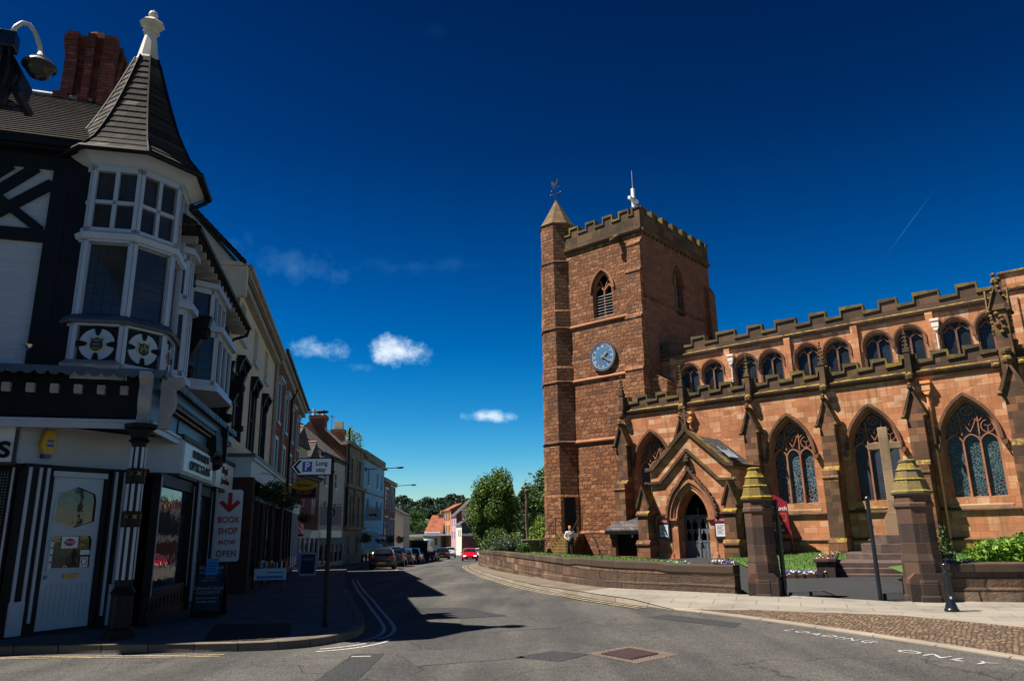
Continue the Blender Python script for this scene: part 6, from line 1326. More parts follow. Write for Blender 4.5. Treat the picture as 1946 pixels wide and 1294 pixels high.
# its brick gable and chimneys rise behind
m_ = MB(); zc = -zb_; m_.prism([(-.05, 7+zc), (-.05, 9.9+zc), (.45, 9.9+zc), (2.1, 11.4+zc), (3.6, 12.2+zc), (6.2, 9.5+zc), (6.2, 7+zc)], -.02, .35, 'x'); m_.build('brick_gable', M['brick'], b6, auto=True)
m_ = MB(); m_.strip([(-.05, 0), (0, 0)], .1, 0, .1) if False else None
m_.prism([(-.1, 9.9+zc), (.45, 9.9+zc), (2.1, 11.4+zc), (2.1, 11.62+zc), (.4, 10.12+zc), (-.1, 10.1+zc)], -.1, .42, 'x'); m_.build('gable_coping', M['cream'], b6, auto=True)
def stack(par, x0, x1, y0, y1, z0, z1, mat, pots=3, name='chimney', capm=None):
    c = MB(); c.box(x0, x1, y0, y1, z0, z1); c.box(x0-.08, x1+.08, y0-.08, y1+.08, z1-.45, z1-.3); c.box(x0-.12, x1+.12, y0-.12, y1+.12, z1-.3, z1-.1); co_ = c.build(name, mat, par)
    c = MB(); c.box(x0-.1, x1+.1, y0-.1, y1+.1, z1-.1, z1); c.build('cap', capm or M['cap'], co_)
    for k_ in range(pots):
        y = y0+(y1-y0)*(k_+.5)/pots; c = MB(); h_ = .55 if k_ == pots-1 else .28; c.lathe([(.17, z1), (.15, z1+h_), (.2, z1+h_+.02), (.2, z1+h_+.08), (.1, z1+h_+.08)], ((x0+x1)/2, y), 10); c.build('chimney_pot', M['cream'], co_)
    return co_
stack(b6, -.03, 1.0, 2.1, 3.5, 8+zc, 12.75+zc, M['brick'], 3); stack(b6, 7.5, 8.6, 1.8, 3.1, 9+zc, 12.4+zc, M['brick'], 0)
m_ = MB(); m_.box(7.7, 8.4, 2.0, 2.9, 12.4+zc, 13.3+zc); m_.build('chimney_block', M['cream'], b6)
for ax_, ay_, az_ in ((1.3, 3.9, 13.6), (8.0, 3.2, 14.0)):
    m_ = MB(); m_.tube([(ax_, ay_, 11+zc), (ax_, ay_, az_+zc)], .03, 4); m_.tube([(ax_-.5, ay_, az_-.15+zc), (ax_+.5, ay_, az_-.15+zc)], .02, 4)
    for k_ in range(5): m_.tube([(ax_-.4+.2*k_, ay_-.22, az_-.15+zc), (ax_-.4+.2*k_, ay_+.22, az_-.15+zc)], .012, 4)
    m_.build('aerial', M['iron'], b6)
m_ = MB(); m_.tube([(.2, -.25, 2.5+zc), (.2, -.25, 11.5+zc)], .09, 6); m_.build('soil_pipe', M['black'], b6)
b7 = building('blue_rendered_house', 'light blue rendered house with stone parapet beside the stone bank', (-16.15, 80), (-16.65, 95.5), road(86)-.3, 9.7, 9, M['blue'],
    [(2.6, 3.8, 6.9, 8.7, dict(sill=M['white'])), (9.2, 10.4, 6.9, 8.7, dict(sill=M['white'])), (2.4, 3.8, 3.3, 5.5, dict(sill=M['white'])), (9.0, 10.4, 3.3, 5.5, dict(sill=M['white'])), (13, 14, 6.9, 8.7, dict(sill=M['white'])), (13, 14, 3.3, 5.5, dict(sill=M['white']))], None, None, flat=True)
zb_ = road(86)-.3; m_ = MB(); m_.box(-.1, 15.6, -.15, .3, 9.7-zb_, 10.5-zb_); m_.box(-.15, 15.6, -.4, 0, 9.5-zb_, 9.72-zb_); m_.box(0, 15.5, -.1, 0, 6.0-zb_, 6.15-zb_); m_.build('parapet', M['bankst'], b7)
shopfront(b7, .2, 7.5, 1.9, M['paleyel'], M['black'], 3, None, 0, None, .2); shopfront(b7, 7.8, 15.3, 1.9, M['board'], M['black'], 3, None, 0, None, .2)
m_ = MB(); m_.prism([(-.2, 1.9-zb_), (-1.6, 1.3-zb_), (-1.6, 1.15-zb_), (-.2, 1.7-zb_)], .4, 7.0, 'x'); m_.build('awning', M['paleyel'], b7, auto=True)
b8 = building('brick_house_with_white_bays', 'red brick house with white gridded bays at the far end of the shaded row', (-16.65, 95.5), (-17.15, 108), road(100)-.3, 8.6, 9, M['brick'],
    [(1.5, 4.6, 4.9, 7.4, dict(panes=(4, 4), surround=M['white'])), (1.5, 4.6, .9, 3.8, dict(panes=(4, 4), surround=M['white'])), (7, 8.6, 4.6, 8.0, dict(panes=(2, 3), surround=M['white'])), (10, 11.6, 4.6, 8.0, dict(panes=(2, 3), surround=M['white'])), (7, 8.6, .8, 3.6, dict(panes=(2, 3), surround=M['white'])), (10, 11.6, .8, 3.6, dict(panes=(2, 3), surround=M['white']))], ('slate', 2.2), M['joist'])
shopfront(b8, .2, 12.3, .5, M['black'], M['black'], 4, None, 0, None, .2)
b9 = building('pink_gabled_house', 'plain pinkish rendered gable end catching the sun beyond the brick house', (-18.0, 122), (-18.4, 132), road(122)-.3, 4.7, 9, plain('pink_render', (.52, .38, .30), .9, var=.1), [], ('slate', 2.4), None)

# ---------------------------------------------------------------- far side beyond the bend
def mk(nm, c, **k_): return plain(nm, c, .85, var=.12, **k_)
f1 = building('white_corner_shop', 'cream fronted corner shop with grey slate gabled roof at the bend', (-12.3, 158), (-10.6, 150), road(150)-.2, 3.3, 14, mk('cream_front', (.66, .60, .48)), [(3.2, 4.4, .8, 2.2, {}), (5.4, 6.6, .8, 2.2, {})], ('slate', 4.2), M['white'], smat=M['slate'])
m_ = MB(); m_.wall([(8.19, -.5), (16, -.5), (16, 6.1), (8.19, 6.1)], [], 0, .1, False) if False else None
f1b = building('slate_roofed_side_range', 'dark slate hung side range with brick wall behind the street tree', (-10.5, 149.9), (3, 151), road(150)-.2, 1.2, 8, M['brick'], [], ('slate', 5.2), None)
shopfront(f1, .3, 7.8, .3, M['pglass'], M['cream'], 3, None, 0, M['red'], .2, fh=.5)
f2 = building('pink_painted_house', 'narrow pink painted house with white base between brick fronts', (-13.9, 165), (-12.3, 158.2), road(150)-.2, 5.2, 9, mk('pink_paint', (.45, .26, .32)), [(1.0, 1.9, 3.0, 4.4, {}), (4.2, 5.1, 3.0, 4.4, {}), (1.0, 1.9, .4, 1.9, {}), (4.2, 5.1, .4, 1.9, {})], ('slate', 4.0), M['white'], smat=M['brick'])
f3 = building('orange_brick_house', 'tall orange brick house with yellow stone bands and paired windows', (-16.6, 175), (-14.0, 165.2), road(150)-.2, 6.6, 5, mk('orange_brick', (.42, .17, .06)), [(1.2, 2.6, 4.2, 6.0, dict(surround=M['sill'])), (4.2, 5.6, 4.2, 6.0, dict(surround=M['sill'])), (7.2, 8.6, 4.2, 6.0, dict(surround=M['sill'])), (1.2, 2.6, .8, 3.2, dict(surround=M['sill'])), (4.2, 5.6, .8, 3.2, dict(surround=M['sill'])), (7.2, 8.6, .8, 3.2, dict(surround=M['sill']))], ('redtile', 1.2), M['sill'], smat=M['brick'])
shopfront(f3, .4, 9.6, -.2, M['yellowp'], M['white'], 3, None, 0, None, .2)
f3b = building('tall_red_roofed_house', 'red roofed house with tall brick chimney standing above the bend', (-13.5, 190), (-4, 186), road(150)-.2, 4.6, 9, M['brick'], [], ('redtile', 4.6), None)
stack(f3b, 5.0, 6.1, 2.5, 4.2, 6, 13.2, M['brick'], 2); stack(f3b, .6, 1.1, 2.0, 3.0, 6, 11.6, M['pglass'], 0)
f4 = building('red_tiled_cottage', 'low cottage with bright red tile roof and white front left of the orange brick house', (-20.5, 172), (-16.8, 171), road(150)-.2, 1.9, 9, mk('white_cottage', (.66, .66, .62)), [(.8, 1.7, -1, .6, {}), (2.4, 3.1, -1, .6, {})], ('redtile', 3.6), M['white'])
stack(f4, 1.9, 2.9, 3.6, 4.6, 3, 9.0, M['brick'], 2)
# petrol station canopy
t = thing('filling_station', 'low filling station canopy with yellow, white and red fascia', 'filling station', (-27.5, 168, -3))
m_ = MB(); m_.box(-4, 14, -3, 9, 4.1, 4.4); m_.build('canopy_roof', M['pglass'], t); m_ = MB(); m_.box(-1.2, 7.5, -3.06, -3, 3.3, 4.3); m_.build('yellow_fascia', M['yellowp'], t); m_ = MB(); m_.box(-1.2, 7.5, -3.08, -3.06, 3.9, 4.35); m_.build('white_fascia', M['pglass'], t)
m_ = MB(); m_.box(-3, -1.2, -3.1, -3, 3.2, 4.3); m_.build('red_fascia', plain('orange_red_fascia', (.6, .10, .02), .4), t); m_ = MB()
for x in (-2, 6, 12): m_.box(x-.15, x+.15, 1, 1.3, 0, 4.1)
m_.box(-4, 14, 6, 9, 0, 3.2); m_.build('kiosk', M['board'], t)

# ---------------------------------------------------------------- street furniture
PS = thing('parking_sign', 'blue P Long stay arrow sign on a tall black post at the pavement corner', 'road sign', (-3.34, 13.62, .1))
m_ = MB(); m_.tube([(0, 0, 0), (0, 0, 2.93)], .042, 10); m_.lathe([(.06, 0), (.06, .04), (.045, .06)], (0, 0), 10); m_.build('post', M['black'], PS)
m_ = MB(); y = -.06; m_.prism([(-.74, 2.76), (-.6, 2.92), (.02, 2.92), (.02, 2.6), (-.6, 2.6)], y, y+.02); m_.build('panel', M['black'], PS, auto=True)
m_ = MB(); m_.prism([(-.715, 2.76), (-.59, 2.9), (-.0, 2.9), (-.0, 2.62), (-.59, 2.62)], y-.004, y); m_.build('white_face', M['pglass'], PS, auto=True)
m_ = MB(); m_.prism([(-.685, 2.76), (-.59, 2.875), (-.535, 2.875), (-.63, 2.76), (-.535, 2.645), (-.59, 2.645)], y-.007, y-.003); m_.build('arrow', M['black'], PS, auto=True)
m_ = MB(); m_.box(-.52, -.345, y-.007, y-.003, 2.67, 2.85); m_.build('blue_square', M['bluep'], PS); text('P', .2, 'lettering', M['pglass'], PS, (-.432, y-.01, 2.76), UPR, .002, xs=.85, bold=.02)
text('Long', .115, 'lettering', M['black'], PS, (-.17, y-.008, 2.815), UPR, .002, xs=.95, bold=.012); text('stay', .115, 'lettering', M['black'], PS, (-.18, y-.008, 2.70), UPR, .002, xs=.95, bold=.012)
m_ = MB(); m_.box(-.04, .06, y+.02, .03, 2.84, 2.87); m_.box(-.04, .06, y+.02, .03, 2.65, 2.68); m_.build('clip', M['black'], PS)
def aboard(name, label, x, y, rz, w_, h_, face, lines, frame=None, leg=.25, tm=None):
    t = thing(name, label, 'pavement sign', (x, y, road(y)+.118), rz)
    for s_ in (-1, 1):
        m_ = MB(); m_.xf = Matrix.Translation((0, s_*leg, 0)) @ Matrix.Rotation(-s_*-atan2(leg, h_)*1.0, 4, 'X'); m_.box(-w_/2, w_/2, -.015, .015, 0, h_); m_.m = 1
        b_ = m_.build('board_panel', [frame or M['black']], t)
        if s_ < 0:
            m2 = MB(); m2.xf = m_.xf; m2.box(-w_/2+.04, w_/2-.04, -.02, -.012, .12, h_-.05); m2.build('printed_face', face, b_)
            for i, (s__, sz, zz_) in enumerate(lines):
                v_ = m_.xf @ Vector((0, -.024, zz_)); text(s__, sz, 'lettering', tm or M['text_l'], b_, tuple(v_), (pi/2-atan2(leg, h_), 0, 0), .001, xs=1.0)
    return t
ab = aboard('pavement_sign', 'dark blue goldsmith pavement sign with a pale blue paper taped over its top', -6.22, 15.75, radians(4), .56, 1.06, M['board'], [('David Lloyd', .1, .95), ('PHOTOGRAPHY', .06, .85), ('Weddings', .05, .76), ('Studio Portraits', .05, .70), ('Edward Lloyd', .105, .55), ('- GOLDSMITH -', .085, .46), ('Bespoke Jewellery', .06, .36), ('Jewellery Design', .06, .29)])
m_ = MB(); m_.xf = Matrix.Translation((0, -.25, 0)) @ Matrix.Rotation(-atan2(.25, 1.15), 4, 'X'); m_.box(-.13, .12, -.034, -.03, .8, 1.14)
m_.xf = None; 
m_ = MB(); m_.xf = Matrix.Translation((0, -.25, 0)) @ Matrix.Rotation(-atan2(.25, 1.15), 4, 'X'); m_.box(-.1, .14, -.034, -.03, .80, 1.13); pp = m_.build('taped_paper', M['bpaper'], ab)
m_ = MB(); m_.xf = Matrix.Translation((0, -.25, 0)) @ Matrix.Rotation(-atan2(.25, 1.15), 4, 'X')
for k_ in range(4): m_.box(-.06, .10, -.037, -.034, 1.03-.055*k_, 1.045-.055*k_)
m_.build('print', M['board'], pp)
aboard('pavement_sign', 'white framed pavement sign outside the blue fronted shop, nearer one', st(25.2, 1.6)[0], st(25.2, 1.6)[1], radians(8), .75, 1.1, M['board'], [('BOOKS', .14, .8)], M['white'])
aboard('pavement_sign', 'pale pavement sign with small print beside the barber shop door', st(30.5, 1.2)[0], st(30.5, 1.2)[1], radians(8), .85, 1.15, M['bpaper'], [('OPEN', .16, .9), ('CUTS', .12, .7), ('SHAVES', .1, .5)], M['white'], tm=M['pglass'])
# book tables
BT = thing('book_table', 'small trestle table of second hand books with a blue and white notice in front', 'table', st(11.4, 1.25, road(24)+.1), radians(10))
m_ = MB(); m_.box(-.5, .5, -.3, .3, .62, .66); m_.build('tabletop', M['wood'], BT)
for x in (-.42, .42): 
    for y in (-.22, .22): m_ = MB(); m_.tube([(x, y, 0), (x*.9, y*.9, .62)], .02, 6); m_.build('leg', M['wood'], BT)
m_ = MB(); m_.box(-.48, .48, -.34, -.31, .32, .66); m_.build('notice', M['pglass'], BT); m_ = MB(); m_.box(-.4, .4, -.346, -.34, .36, .44); m_.box(-.1, .4, -.346, -.34, .52, .56); m_.build('notice_print', M['bpaper'], BT)
R_ = random.Random(5); bc = [M['red'], M['bpaper'], M['cream'], M['board'], M['pglass'], M['maroon'], M['yellowp']]; bk0 = None
for k_ in range(14):
    a = R_.uniform(-.5, .5); px_, py_ = -.42+k_*.064, R_.uniform(-.12, .12); v_ = Matrix.Translation(BT.location) @ Matrix.Rotation(radians(10), 4, 'Z') @ Vector((px_, py_, .66))
    m_ = MB(); m_.box(-.018, .018, -.11, .11, 0, R_.uniform(.16, .24)); m_.box(-.014, .014, -.112, -.10, .004, .15)
    o_ = m_.build('book', bc[k_ % 7], None, tuple(v_), radians(10)+a*.5); tag(o_, 'second hand book standing in the row on the trestle table', 'book', 'second hand books on the table')
# hanging baskets
def leafball(m_, c, rx_, ry_, rz_, n, s_, R, down=.0, flat=.0):
    for _ in range(n):
        u_ = R.uniform(-1, 1); a = R.uniform(0, 2*pi); r_ = (R.random()**.45); q = sqrt(1-u_*u_)
        p = Vector((c[0]+rx_*r_*q*cos(a), c[1]+ry_*r_*q*sin(a), c[2]+rz_*r_*u_))
        m_.face(leafq(p, s_*R.uniform(.6, 1.4), R))
def leafq(p, s_, R):
    n_ = Vector((R.gauss(0, 1), R.gauss(0, 1), R.gauss(.5, 1))).normalized(); t_ = n_.orthogonal().normalized(); t_.rotate(Matrix.Rotation(R.uniform(0, 6.28), 3, n_)); b_ = n_.cross(t_)
    return (p-t_*s_, p+b_*s_*.5+n_*s_*.1, p+t_*s_, p-b_*s_*.5+n_*s_*.1)
def leafmat(name, lo, mid, hi, scale=6, trans=.25):
    k = MT(name); ge = k.n('ShaderNodeNewGeometry'); v = k.co()
    c = k.ramp(k.math('ADD', k.math('MULTIPLY', ge.outputs['Random Per Island'], .65), k.math('MULTIPLY', k.noise(v, scale, 3), .35)), [(.2, lo), (.55, mid), (.85, hi)])
    k.col(c); k.rough(.55); k.b.inputs['Specular IOR Level'].default_value = .35
    tr_ = k.n('ShaderNodeBsdfTranslucent'); k.l(k.mix(1.0, c, (1.2, 1.3, .5), 'MULTIPLY'), tr_.inputs[0]); mx_ = k.n('ShaderNodeMixShader'); mx_.inputs[0].default_value = trans
    k.l(k.b.outputs[0], mx_.inputs[1]); k.l(tr_.outputs[0], mx_.inputs[2]); k.l(mx_.outputs[0], k.o.inputs[0]); return k.m
M['lf_lime'] = leafmat('lime_tree_leaves', (.014, .04, .009), (.055, .13, .02), (.28, .38, .11), .9)
M['lf_dark'] = leafmat('dark_leaves', (.012, .032, .010), (.03, .065, .018), (.07, .12, .03), .7)
M['lf_mid'] = leafmat('mid_leaves', (.02, .05, .012), (.05, .10, .025), (.11, .17, .05), .8)
M['lf_laurel'] = leafmat('laurel_leaves', (.03, .08, .008), (.12, .24, .02), (.30, .44, .07), 3)
M['lf_yel'] = leafmat('golden_shrub_leaves', (.06, .11, .015), (.15, .22, .03), (.32, .36, .07), 2)
M['lf_grey'] = leafmat('lavender_leaves', (.04, .06, .045), (.075, .11, .08), (.12, .15, .12), 3)
M['lf_far'] = leafmat('far_wood_leaves', (.014, .038, .024), (.028, .06, .034), (.05, .09, .045), .05, .1)
M['lf_copper'] = leafmat('copper_beech_leaves', (.03, .015, .015), (.05, .025, .025), (.07, .035, .03), .3, .1)
M['fl_or'] = plain('orange_flowers', (.65, .22, .03), .7, var=.3); M['fl_vi'] = plain('violet_flowers', (.10, .05, .30), .7, var=.4); M['fl_wh'] = plain('white_flowers', (.7, .68, .66), .7, var=.1); M['fl_rd'] = plain('red_flowers', (.5, .06, .04), .7, var=.3)
R_ = random.Random(11)
def basket(t_, w_, z, label, r_=.42, n=700, fl=True):
    x, y, _ = st(t_, w_); B_ = thing('hanging_basket', label, 'hanging basket', (x, y, z), group=None)
    m_ = MB(); leafball(m_, (0, 0, 0), r_, r_, r_*.8, n, .05, R_); m_.build('foliage', M['lf_dark'], B_)
    m_ = MB(); m_.lathe([(.05, -.25), (.2, -.15), (.26, 0)], (0, 0), 10); m_.build('bowl', M['black'], B_)
    if fl:
        m_ = MB()
        for _k in range(60): a = R_.uniform(-.3, 2); p = Vector((r_*.9*cos(a), r_*.9*sin(a)-.2, R_.uniform(-.3, .15))); m_.face(leafq(p, .035, R_)); 
        m_.build('flowers', M['fl_or'], B_)
    m_ = MB()
    for a in (0, 2.1, 4.2): m_.tube([(.24*cos(a), .24*sin(a), 0), (0, 0, .5)], .006, 4)
    m_.tube([(0, 0, .5), (-w_*.35, 0, .62), (-w_*.6, .1, .35)], .012, 5); m_.build('bracket', M['iron'], B_)
basket(11.6, 1.15, 3.05, 'hanging basket with orange flowers nearest the camera outside the book shop', .46, 900)
basket(17.5, 1.1, 3.0, 'hanging basket at the far end of the book shop window', .5, 900, False)
basket(30, 1.0, 2.6, 'small hanging basket above the barber shop front', .4, 500, False)
for k_, (y, z, lb) in enumerate(((78, 1.2, 'hanging basket on the stone bank'), (86, 1.1, 'hanging basket by the awning of the blue house'), (93, 1.0, 'hanging basket at the far corner of the blue house'), (101, .9, 'hanging basket on the brick house with white bays'))):
    B_ = thing('hanging_basket', lb, 'hanging basket', (-15.3, y, z)); m_ = MB(); leafball(m_, (0, 0, 0), .6, .6, .5, 300, .1, R_); m_.build('foliage', M['lf_dark'], B_); m_ = MB(); m_.tube([(0, 0, .3), (-.9, 0, .6)], .03, 4); m_.build('bracket', M['iron'], B_)
# projecting signs
def hang_sign(name, label, x, y, z, w_, h_, mat, lines, rz=0, oval=None, tm=None):
    t = thing(name, label, 'sign', (x, y, z), rz); m_ = MB(); m_.box(-w_/2, w_/2, -.03, .03, 0, h_); m_.build('panel', mat, t)
    m_ = MB(); m_.tube([(-w_/2-.5, 0, h_+.12), (w_/2, 0, h_+.12)], .02, 5); m_.tube([(-w_/2-.5, 0, h_+.45), (0, 0, h_+.12)], .012, 4); m_.build('bracket', M['iron'], t)
    for s_, sz, zz_, mt_ in lines: text(s_, sz, 'lettering', mt_, t, (0, -.036, zz_), UPR, .003, bold=.01)
    return t
hs1 = hang_sign('to_let_board', 'yellow oval and dark blue estate agent TO LET board on the red brick house', st(28.6, 1.0)[0], st(28.6, 1.0)[1], 3.6, 1.35, .75, M['board'], [('TO LET', .26, .32, M['fl_or'])])
m_ = MB(); m_.prism([(.72*cos(2*pi*k_/24), .72+.27*sin(2*pi*k_/24)) for k_ in range(24)], -.06, .04); m_.build('oval_panel', M['yellowp'], hs1, auto=True); text('Barbers', .24, 'lettering', M['black'], hs1, (0, -.066, .72), UPR, .003, bold=.012); m_ = MB(); m_.box(-.68, .68, -.04, -.03, 0, .08); m_.build('red_strip', M['red'], hs1)
hang_sign('projecting_sign', 'pale projecting sign with a large letter D over the dark shopfront', -14.75, 60.6, 2.4, 1.7, 1.5, M['text_l'], [('D', 1.0, .95, M['board'])])
hang_sign('inn_sign', 'small pale inn sign with a dark animal on the blue house', -15.4, 82, 3.1, 1.6, 1.3, M['text_l'], [])
m_ = MB(); m_.prism([(-.5, .5), (-.2, .45), (.0, .5), (.3, .4), (.5, .55), (.35, .65), (.4, .85), (.2, .7), (-.1, .72), (-.45, .62)], -.06, -.03); io = m_.build('painted_animal', M['board'], bpy.data.objects['inn_sign'], auto=True)
bp = thing('barber_pole', 'red and white striped barber pole box lit on the shopfront', 'barber pole', (-14.75, 52.1, 1.75)); 
k = MT('barber_stripes'); v = k.co(); wv = k.n('ShaderNodeTexWave'); wv.bands_direction = 'DIAGONAL'; wv.inputs['Scale'].default_value = 1.6; k.l(v, wv.inputs[0]); k.col(k.ramp(wv.outputs[0], [(.5, (.55, .12, .04)), (.52, (.5, .5, .5))], True))
m_ = MB(); m_.lathe([(.2, 0), (.2, .85)], (0, 0), 12); m_.build('striped_drum', k.m, bp); m_ = MB(); m_.lathe([(.24, -.15), (.24, 0)], (0, 0), 12); m_.lathe([(.24, .85), (.24, .95)], (0, 0), 12); m_.build('cap', M['black'], bp)
# wall mounted street lamps
def wl(x, y, z, ln, label, rz=0):
    t = thing('wall_street_lamp', label, 'street lamp', (x, y, z), rz); m_ = MB(); m_.tube([(0, 0, 0), (ln*.5, 0, .08), (ln, 0, .1)], .05, 6); m_.box(-.12, .05, -.1, .1, -.2, .2); m_.build('arm', M['iron'], t)
    m_ = MB(); m_.loft([[(ln+x_, r_*cos(a)*.32, .12+r_*sin(a)*.12) for a in [2*pi*k_/8 for k_ in range(8)]] for x_, r_ in ((0, .3), (.2, .9), (.5, 1), (.75, .7), (.85, .2))], cap=True); m_.build('lamp_head', M['iron'], t); return t
wl(-14.3, 49.3, 9.6, .95, 'dark street lamp on an arm at the corner of the tall red brick house', radians(5)); wl(-15.9, 80, 8.4, 3.2, 'long dark street lamp arm on the blue house parapet'); wl(-17.0, 108, 8.3, 2.0, 'street lamp on the corner of the farthest brick house')
# CCTV camera on the near left gable, only the roof corner is in view
NB = thing('gabled_house_corner', 'black timber gable roof corner of the near left building', 'building', (-5.10, 6.74, .22), radians(18))
sl = 1.7
m_ = MB(); m_.box(-7, -1.5, .1, .5, -.1, 5.6); m_.build('wall', M['black'], NB)
m_ = MB(); m_.prism([(.1, 5.72), (-3.4, 5.72+3.5*sl), (-3.4, 5.98+3.5*sl), (.14, 5.98)], -.35, .0); m_.prism([(.04, 5.58), (-3.4, 5.58+3.44*sl), (-3.4, 5.9+3.44*sl), (.12, 5.9)], -.42, -.35); m_.prism([(-.3, 5.9), (-1.1, 5.9), (-3.4, 9.6), (-3.4, 11)], -.2, .1); m_.tube([(.12, -.4, 5.74), (.12, .05, 5.74)], .05, 6)
m_.build('gable_roof', M['black'], NB, auto=True)
CV = thing('cctv_camera', 'pale swan neck arm holding a dark dome camera on the gable corner', 'camera', (-4.95, 6.33, 6.3))
def cv(x, y, z): return (x+4.95, y-6.33, z-6.3)
m_ = MB(); m_.tube([cv(-4.94, 6.33, 6.52), cv(-4.92, 6.34, 6.63), cv(-4.88, 6.37, 6.70), cv(-4.83, 6.40, 6.70), cv(-4.78, 6.43, 6.63), cv(-4.74, 6.46, 6.52), cv(-4.72, 6.47, 6.41)], .024, 8); m_.xf = Matrix.Translation(cv(-4.71, 6.47, 6.28)); m_.lathe([(.03, .14), (.045, .09), (.10, .06), (.145, 0), (.15, -.02)], (0, 0), 20); m_.build('arm_and_hood', plain('pale_metal', (.42, .40, .38), .4, var=.05, bump=0), CV, smooth=True)
m_ = MB(); m_.xf = Matrix.Translation(cv(-4.71, 6.47, 6.26)); m_.lathe([(.155, .01), (.155, -.01), (.12, -.01), (.115, -.06), (.08, -.11), (.02, -.135)], (0, 0), 20); m_.build('smoked_dome', M['blackgloss'], CV, smooth=True)
m_ = MB(); m_.xf = Matrix.Rotation(radians(20), 4, 'Z'); m_.box(-.08, .07, -.08, .08, .06, .24); m_.box(-.25, -.03, -.06, .06, -.25, .06); m_.build('mounting_box', M['blackgloss'], CV, bevel=.01)
m_ = MB(); m_.tube([(.05, -.05, .05), (.07, -.04, -.15), (.02, .0, -.35)], .014, 6); m_.build('cable', M['black'], CV)
# ---------------------------------------------------------------- gate piers, gates, bollard
def pier(name, x, y, rz, label, hgt=3.0, capm=None):
    t = thing(name, label, 'gate pier', (x, y, 0), rz); m_ = MB(); ph = pi/8
    m_.lathe([(.52, -.05), (.52, .14), (.495, .16), (.495, .44), (.47, .5), (.47, .88)], (0, 0), 8, ph); m_.lathe([(.47, .88), (.43, 1.02), (.43, 2.02)], (0, 0), 8, ph)
    m_.box(-.44, .44, -.44, .44, -.04, .5); m_.prism([(-.44, .5), (.44, .5), (.3, .62), (-.3, .62)], -.44, .44); m_.build('shaft', M['pier'], t, bevel=.008)
    m_ = MB(); m_.lathe([(.43, 1.98), (.47, 2.02), (.47, 2.08), (.44, 2.12), (.42, 2.3)], (0, 0), 8, ph); m_.build('neck_moulding', M['pier'], t)
    t.scale = (.78, .78, 1) if x < 7 else (.88, .88, 1.01)
    m_ = MB(); z = 2.28; m_.lathe([(.42, z-.02), (.50, z+.02), (.50, z+.07), (.45, z+.10), (.37, z+.32), (.40, z+.33), (.355, z+.36), (.29, z+.53), (.32, z+.54), (.28, z+.57), (.20, z+.70), (.215, z+.71), (.215, z+.76), (.15, z+.78)], (0, 0), 8, ph); m_.build('tiered_cap', capm or M['cap'], t, bevel=.006)
    return t
pier('gate_pier', 5.84, 18.2, radians(-25), 'left octagonal stone gate pier with bright yellow lichened cap')
pier('gate_pier', 8.98, 17.05, radians(-15), 'right octagonal stone gate pier with a taller grey and yellow cap beside the black bollard', capm=M['capgrey'])
def gate(x, y, rz, label):
    t = thing('iron_gate', label, 'gate', (x, y, .04), rz, 'open churchyard gates'); m_ = MB()
    m_.tube([(0, 0, 0), (0, 0, 2.15)], .045, 8); m_.sphere((0, 0, 2.2), .06, 8, 5); m_.box(0, 1.45, -.02, .02, .12, .2); m_.box(0, 1.45, -.02, .02, 1.0, 1.06); m_.tube([(0, 0, 2.05), (.7, 0, 1.85), (1.45, 0, 1.55)], .025, 6); m_.box(1.41, 1.45, -.02, .02, .1, 1.7); m_.build('gate_frame', M['iron'], t)
    m_ = MB()
    for k_ in range(11): xx = .12+k_*.12; m_.tube([(xx, 0, .15), (xx, 0, 2.02-xx*.33)], .012, 5); m_.lathe([(.022, 2.0-xx*.33), (.0, 2.12-xx*.33)], (xx, 0), 5, cap=False)
    m_.build('bars', M['iron'], t)
gate(6.30, 18.25, radians(69), 'left iron gate leaf folded open beside the yellow capped pier'); gate(8.1, 17.35, radians(64), 'right iron gate leaf folded open against the taller pier')
m_ = MB()
BO = thing('bollard', 'glossy black cast iron bollard on the pale paving in front of the wall', 'bollard', (8.38, 15.08, .015))
m_.lathe([(.13, 0), (.13, .05), (.105, .06), (.11, .09), (.085, .15), (.075, .3), (.066, .66), (.066, .7), (.072, .71), (.072, .73), (.06, .74), (.065, .80), (.085, .84), (.085, .87), (.05, .90), (.0, .91)], (0, 0), 20, cap=False); m_.build('post', M['blackgloss'], BO, smooth=True)
m_ = MB(); m_.xf = Matrix.Rotation(radians(-20), 4, 'Z'); m_.box(-.015, .02, -.085, -.07, .24, .28); m_.build('sticker', M['pglass'], BO)
# church notice board on posts
CS = thing('church_notice_board', 'maroon church sign with curved top and white lettering on two posts behind the left pier', 'sign', chpt(-14.3, -1.15, .2), radians(-40.7))
m_ = MB(); m_.prism([(-1.15, 1.15), (1.0, 1.15), (1.0, 2.6), (.85, 2.62), (.8, 2.7), (.62, 2.8), (.4, 2.92), (0, 2.98), (-.4, 2.95), (-.75, 2.8), (-.85, 2.62), (-1.15, 2.6)], -.03, .03); m_.build('panel', M['maroon'], CS, auto=True)
for x in (-1.05, 1.02): m_ = MB(); m_.box(x-.04, x+.04, -.04, .04, -.1, 1.3); m_.build('leg', M['maroon'], CS)
text('St Nicholas Church', .26, 'lettering', M['pglass'], CS, (.98, -.036, 2.28), UPR, .003, 'RIGHT', .95, .015)
text('walk with God,  we will walk with you', .17, 'lettering', M['pglass'], CS, (.75, -.036, 1.32), UPR, .003, 'RIGHT', .95, .02)
m_ = MB()
for z0, z1, x0, x1 in ((2.05, 2.1, -.3, .35), (1.72, 1.74, -.9, .9), (2.03, 2.05, -.9, .9)): m_.box(x0, x1, -.036, -.03, z0, z1)
m_.box(.88, .9, -.036, -.03, 1.72, 2.05); m_.box(-.1, .7, -.036, -.03, 1.55, 1.66); m_.box(-.2, .45, -.036, -.03, 1.44, 1.5); m_.build('gold_lines', M['gold'], CS)
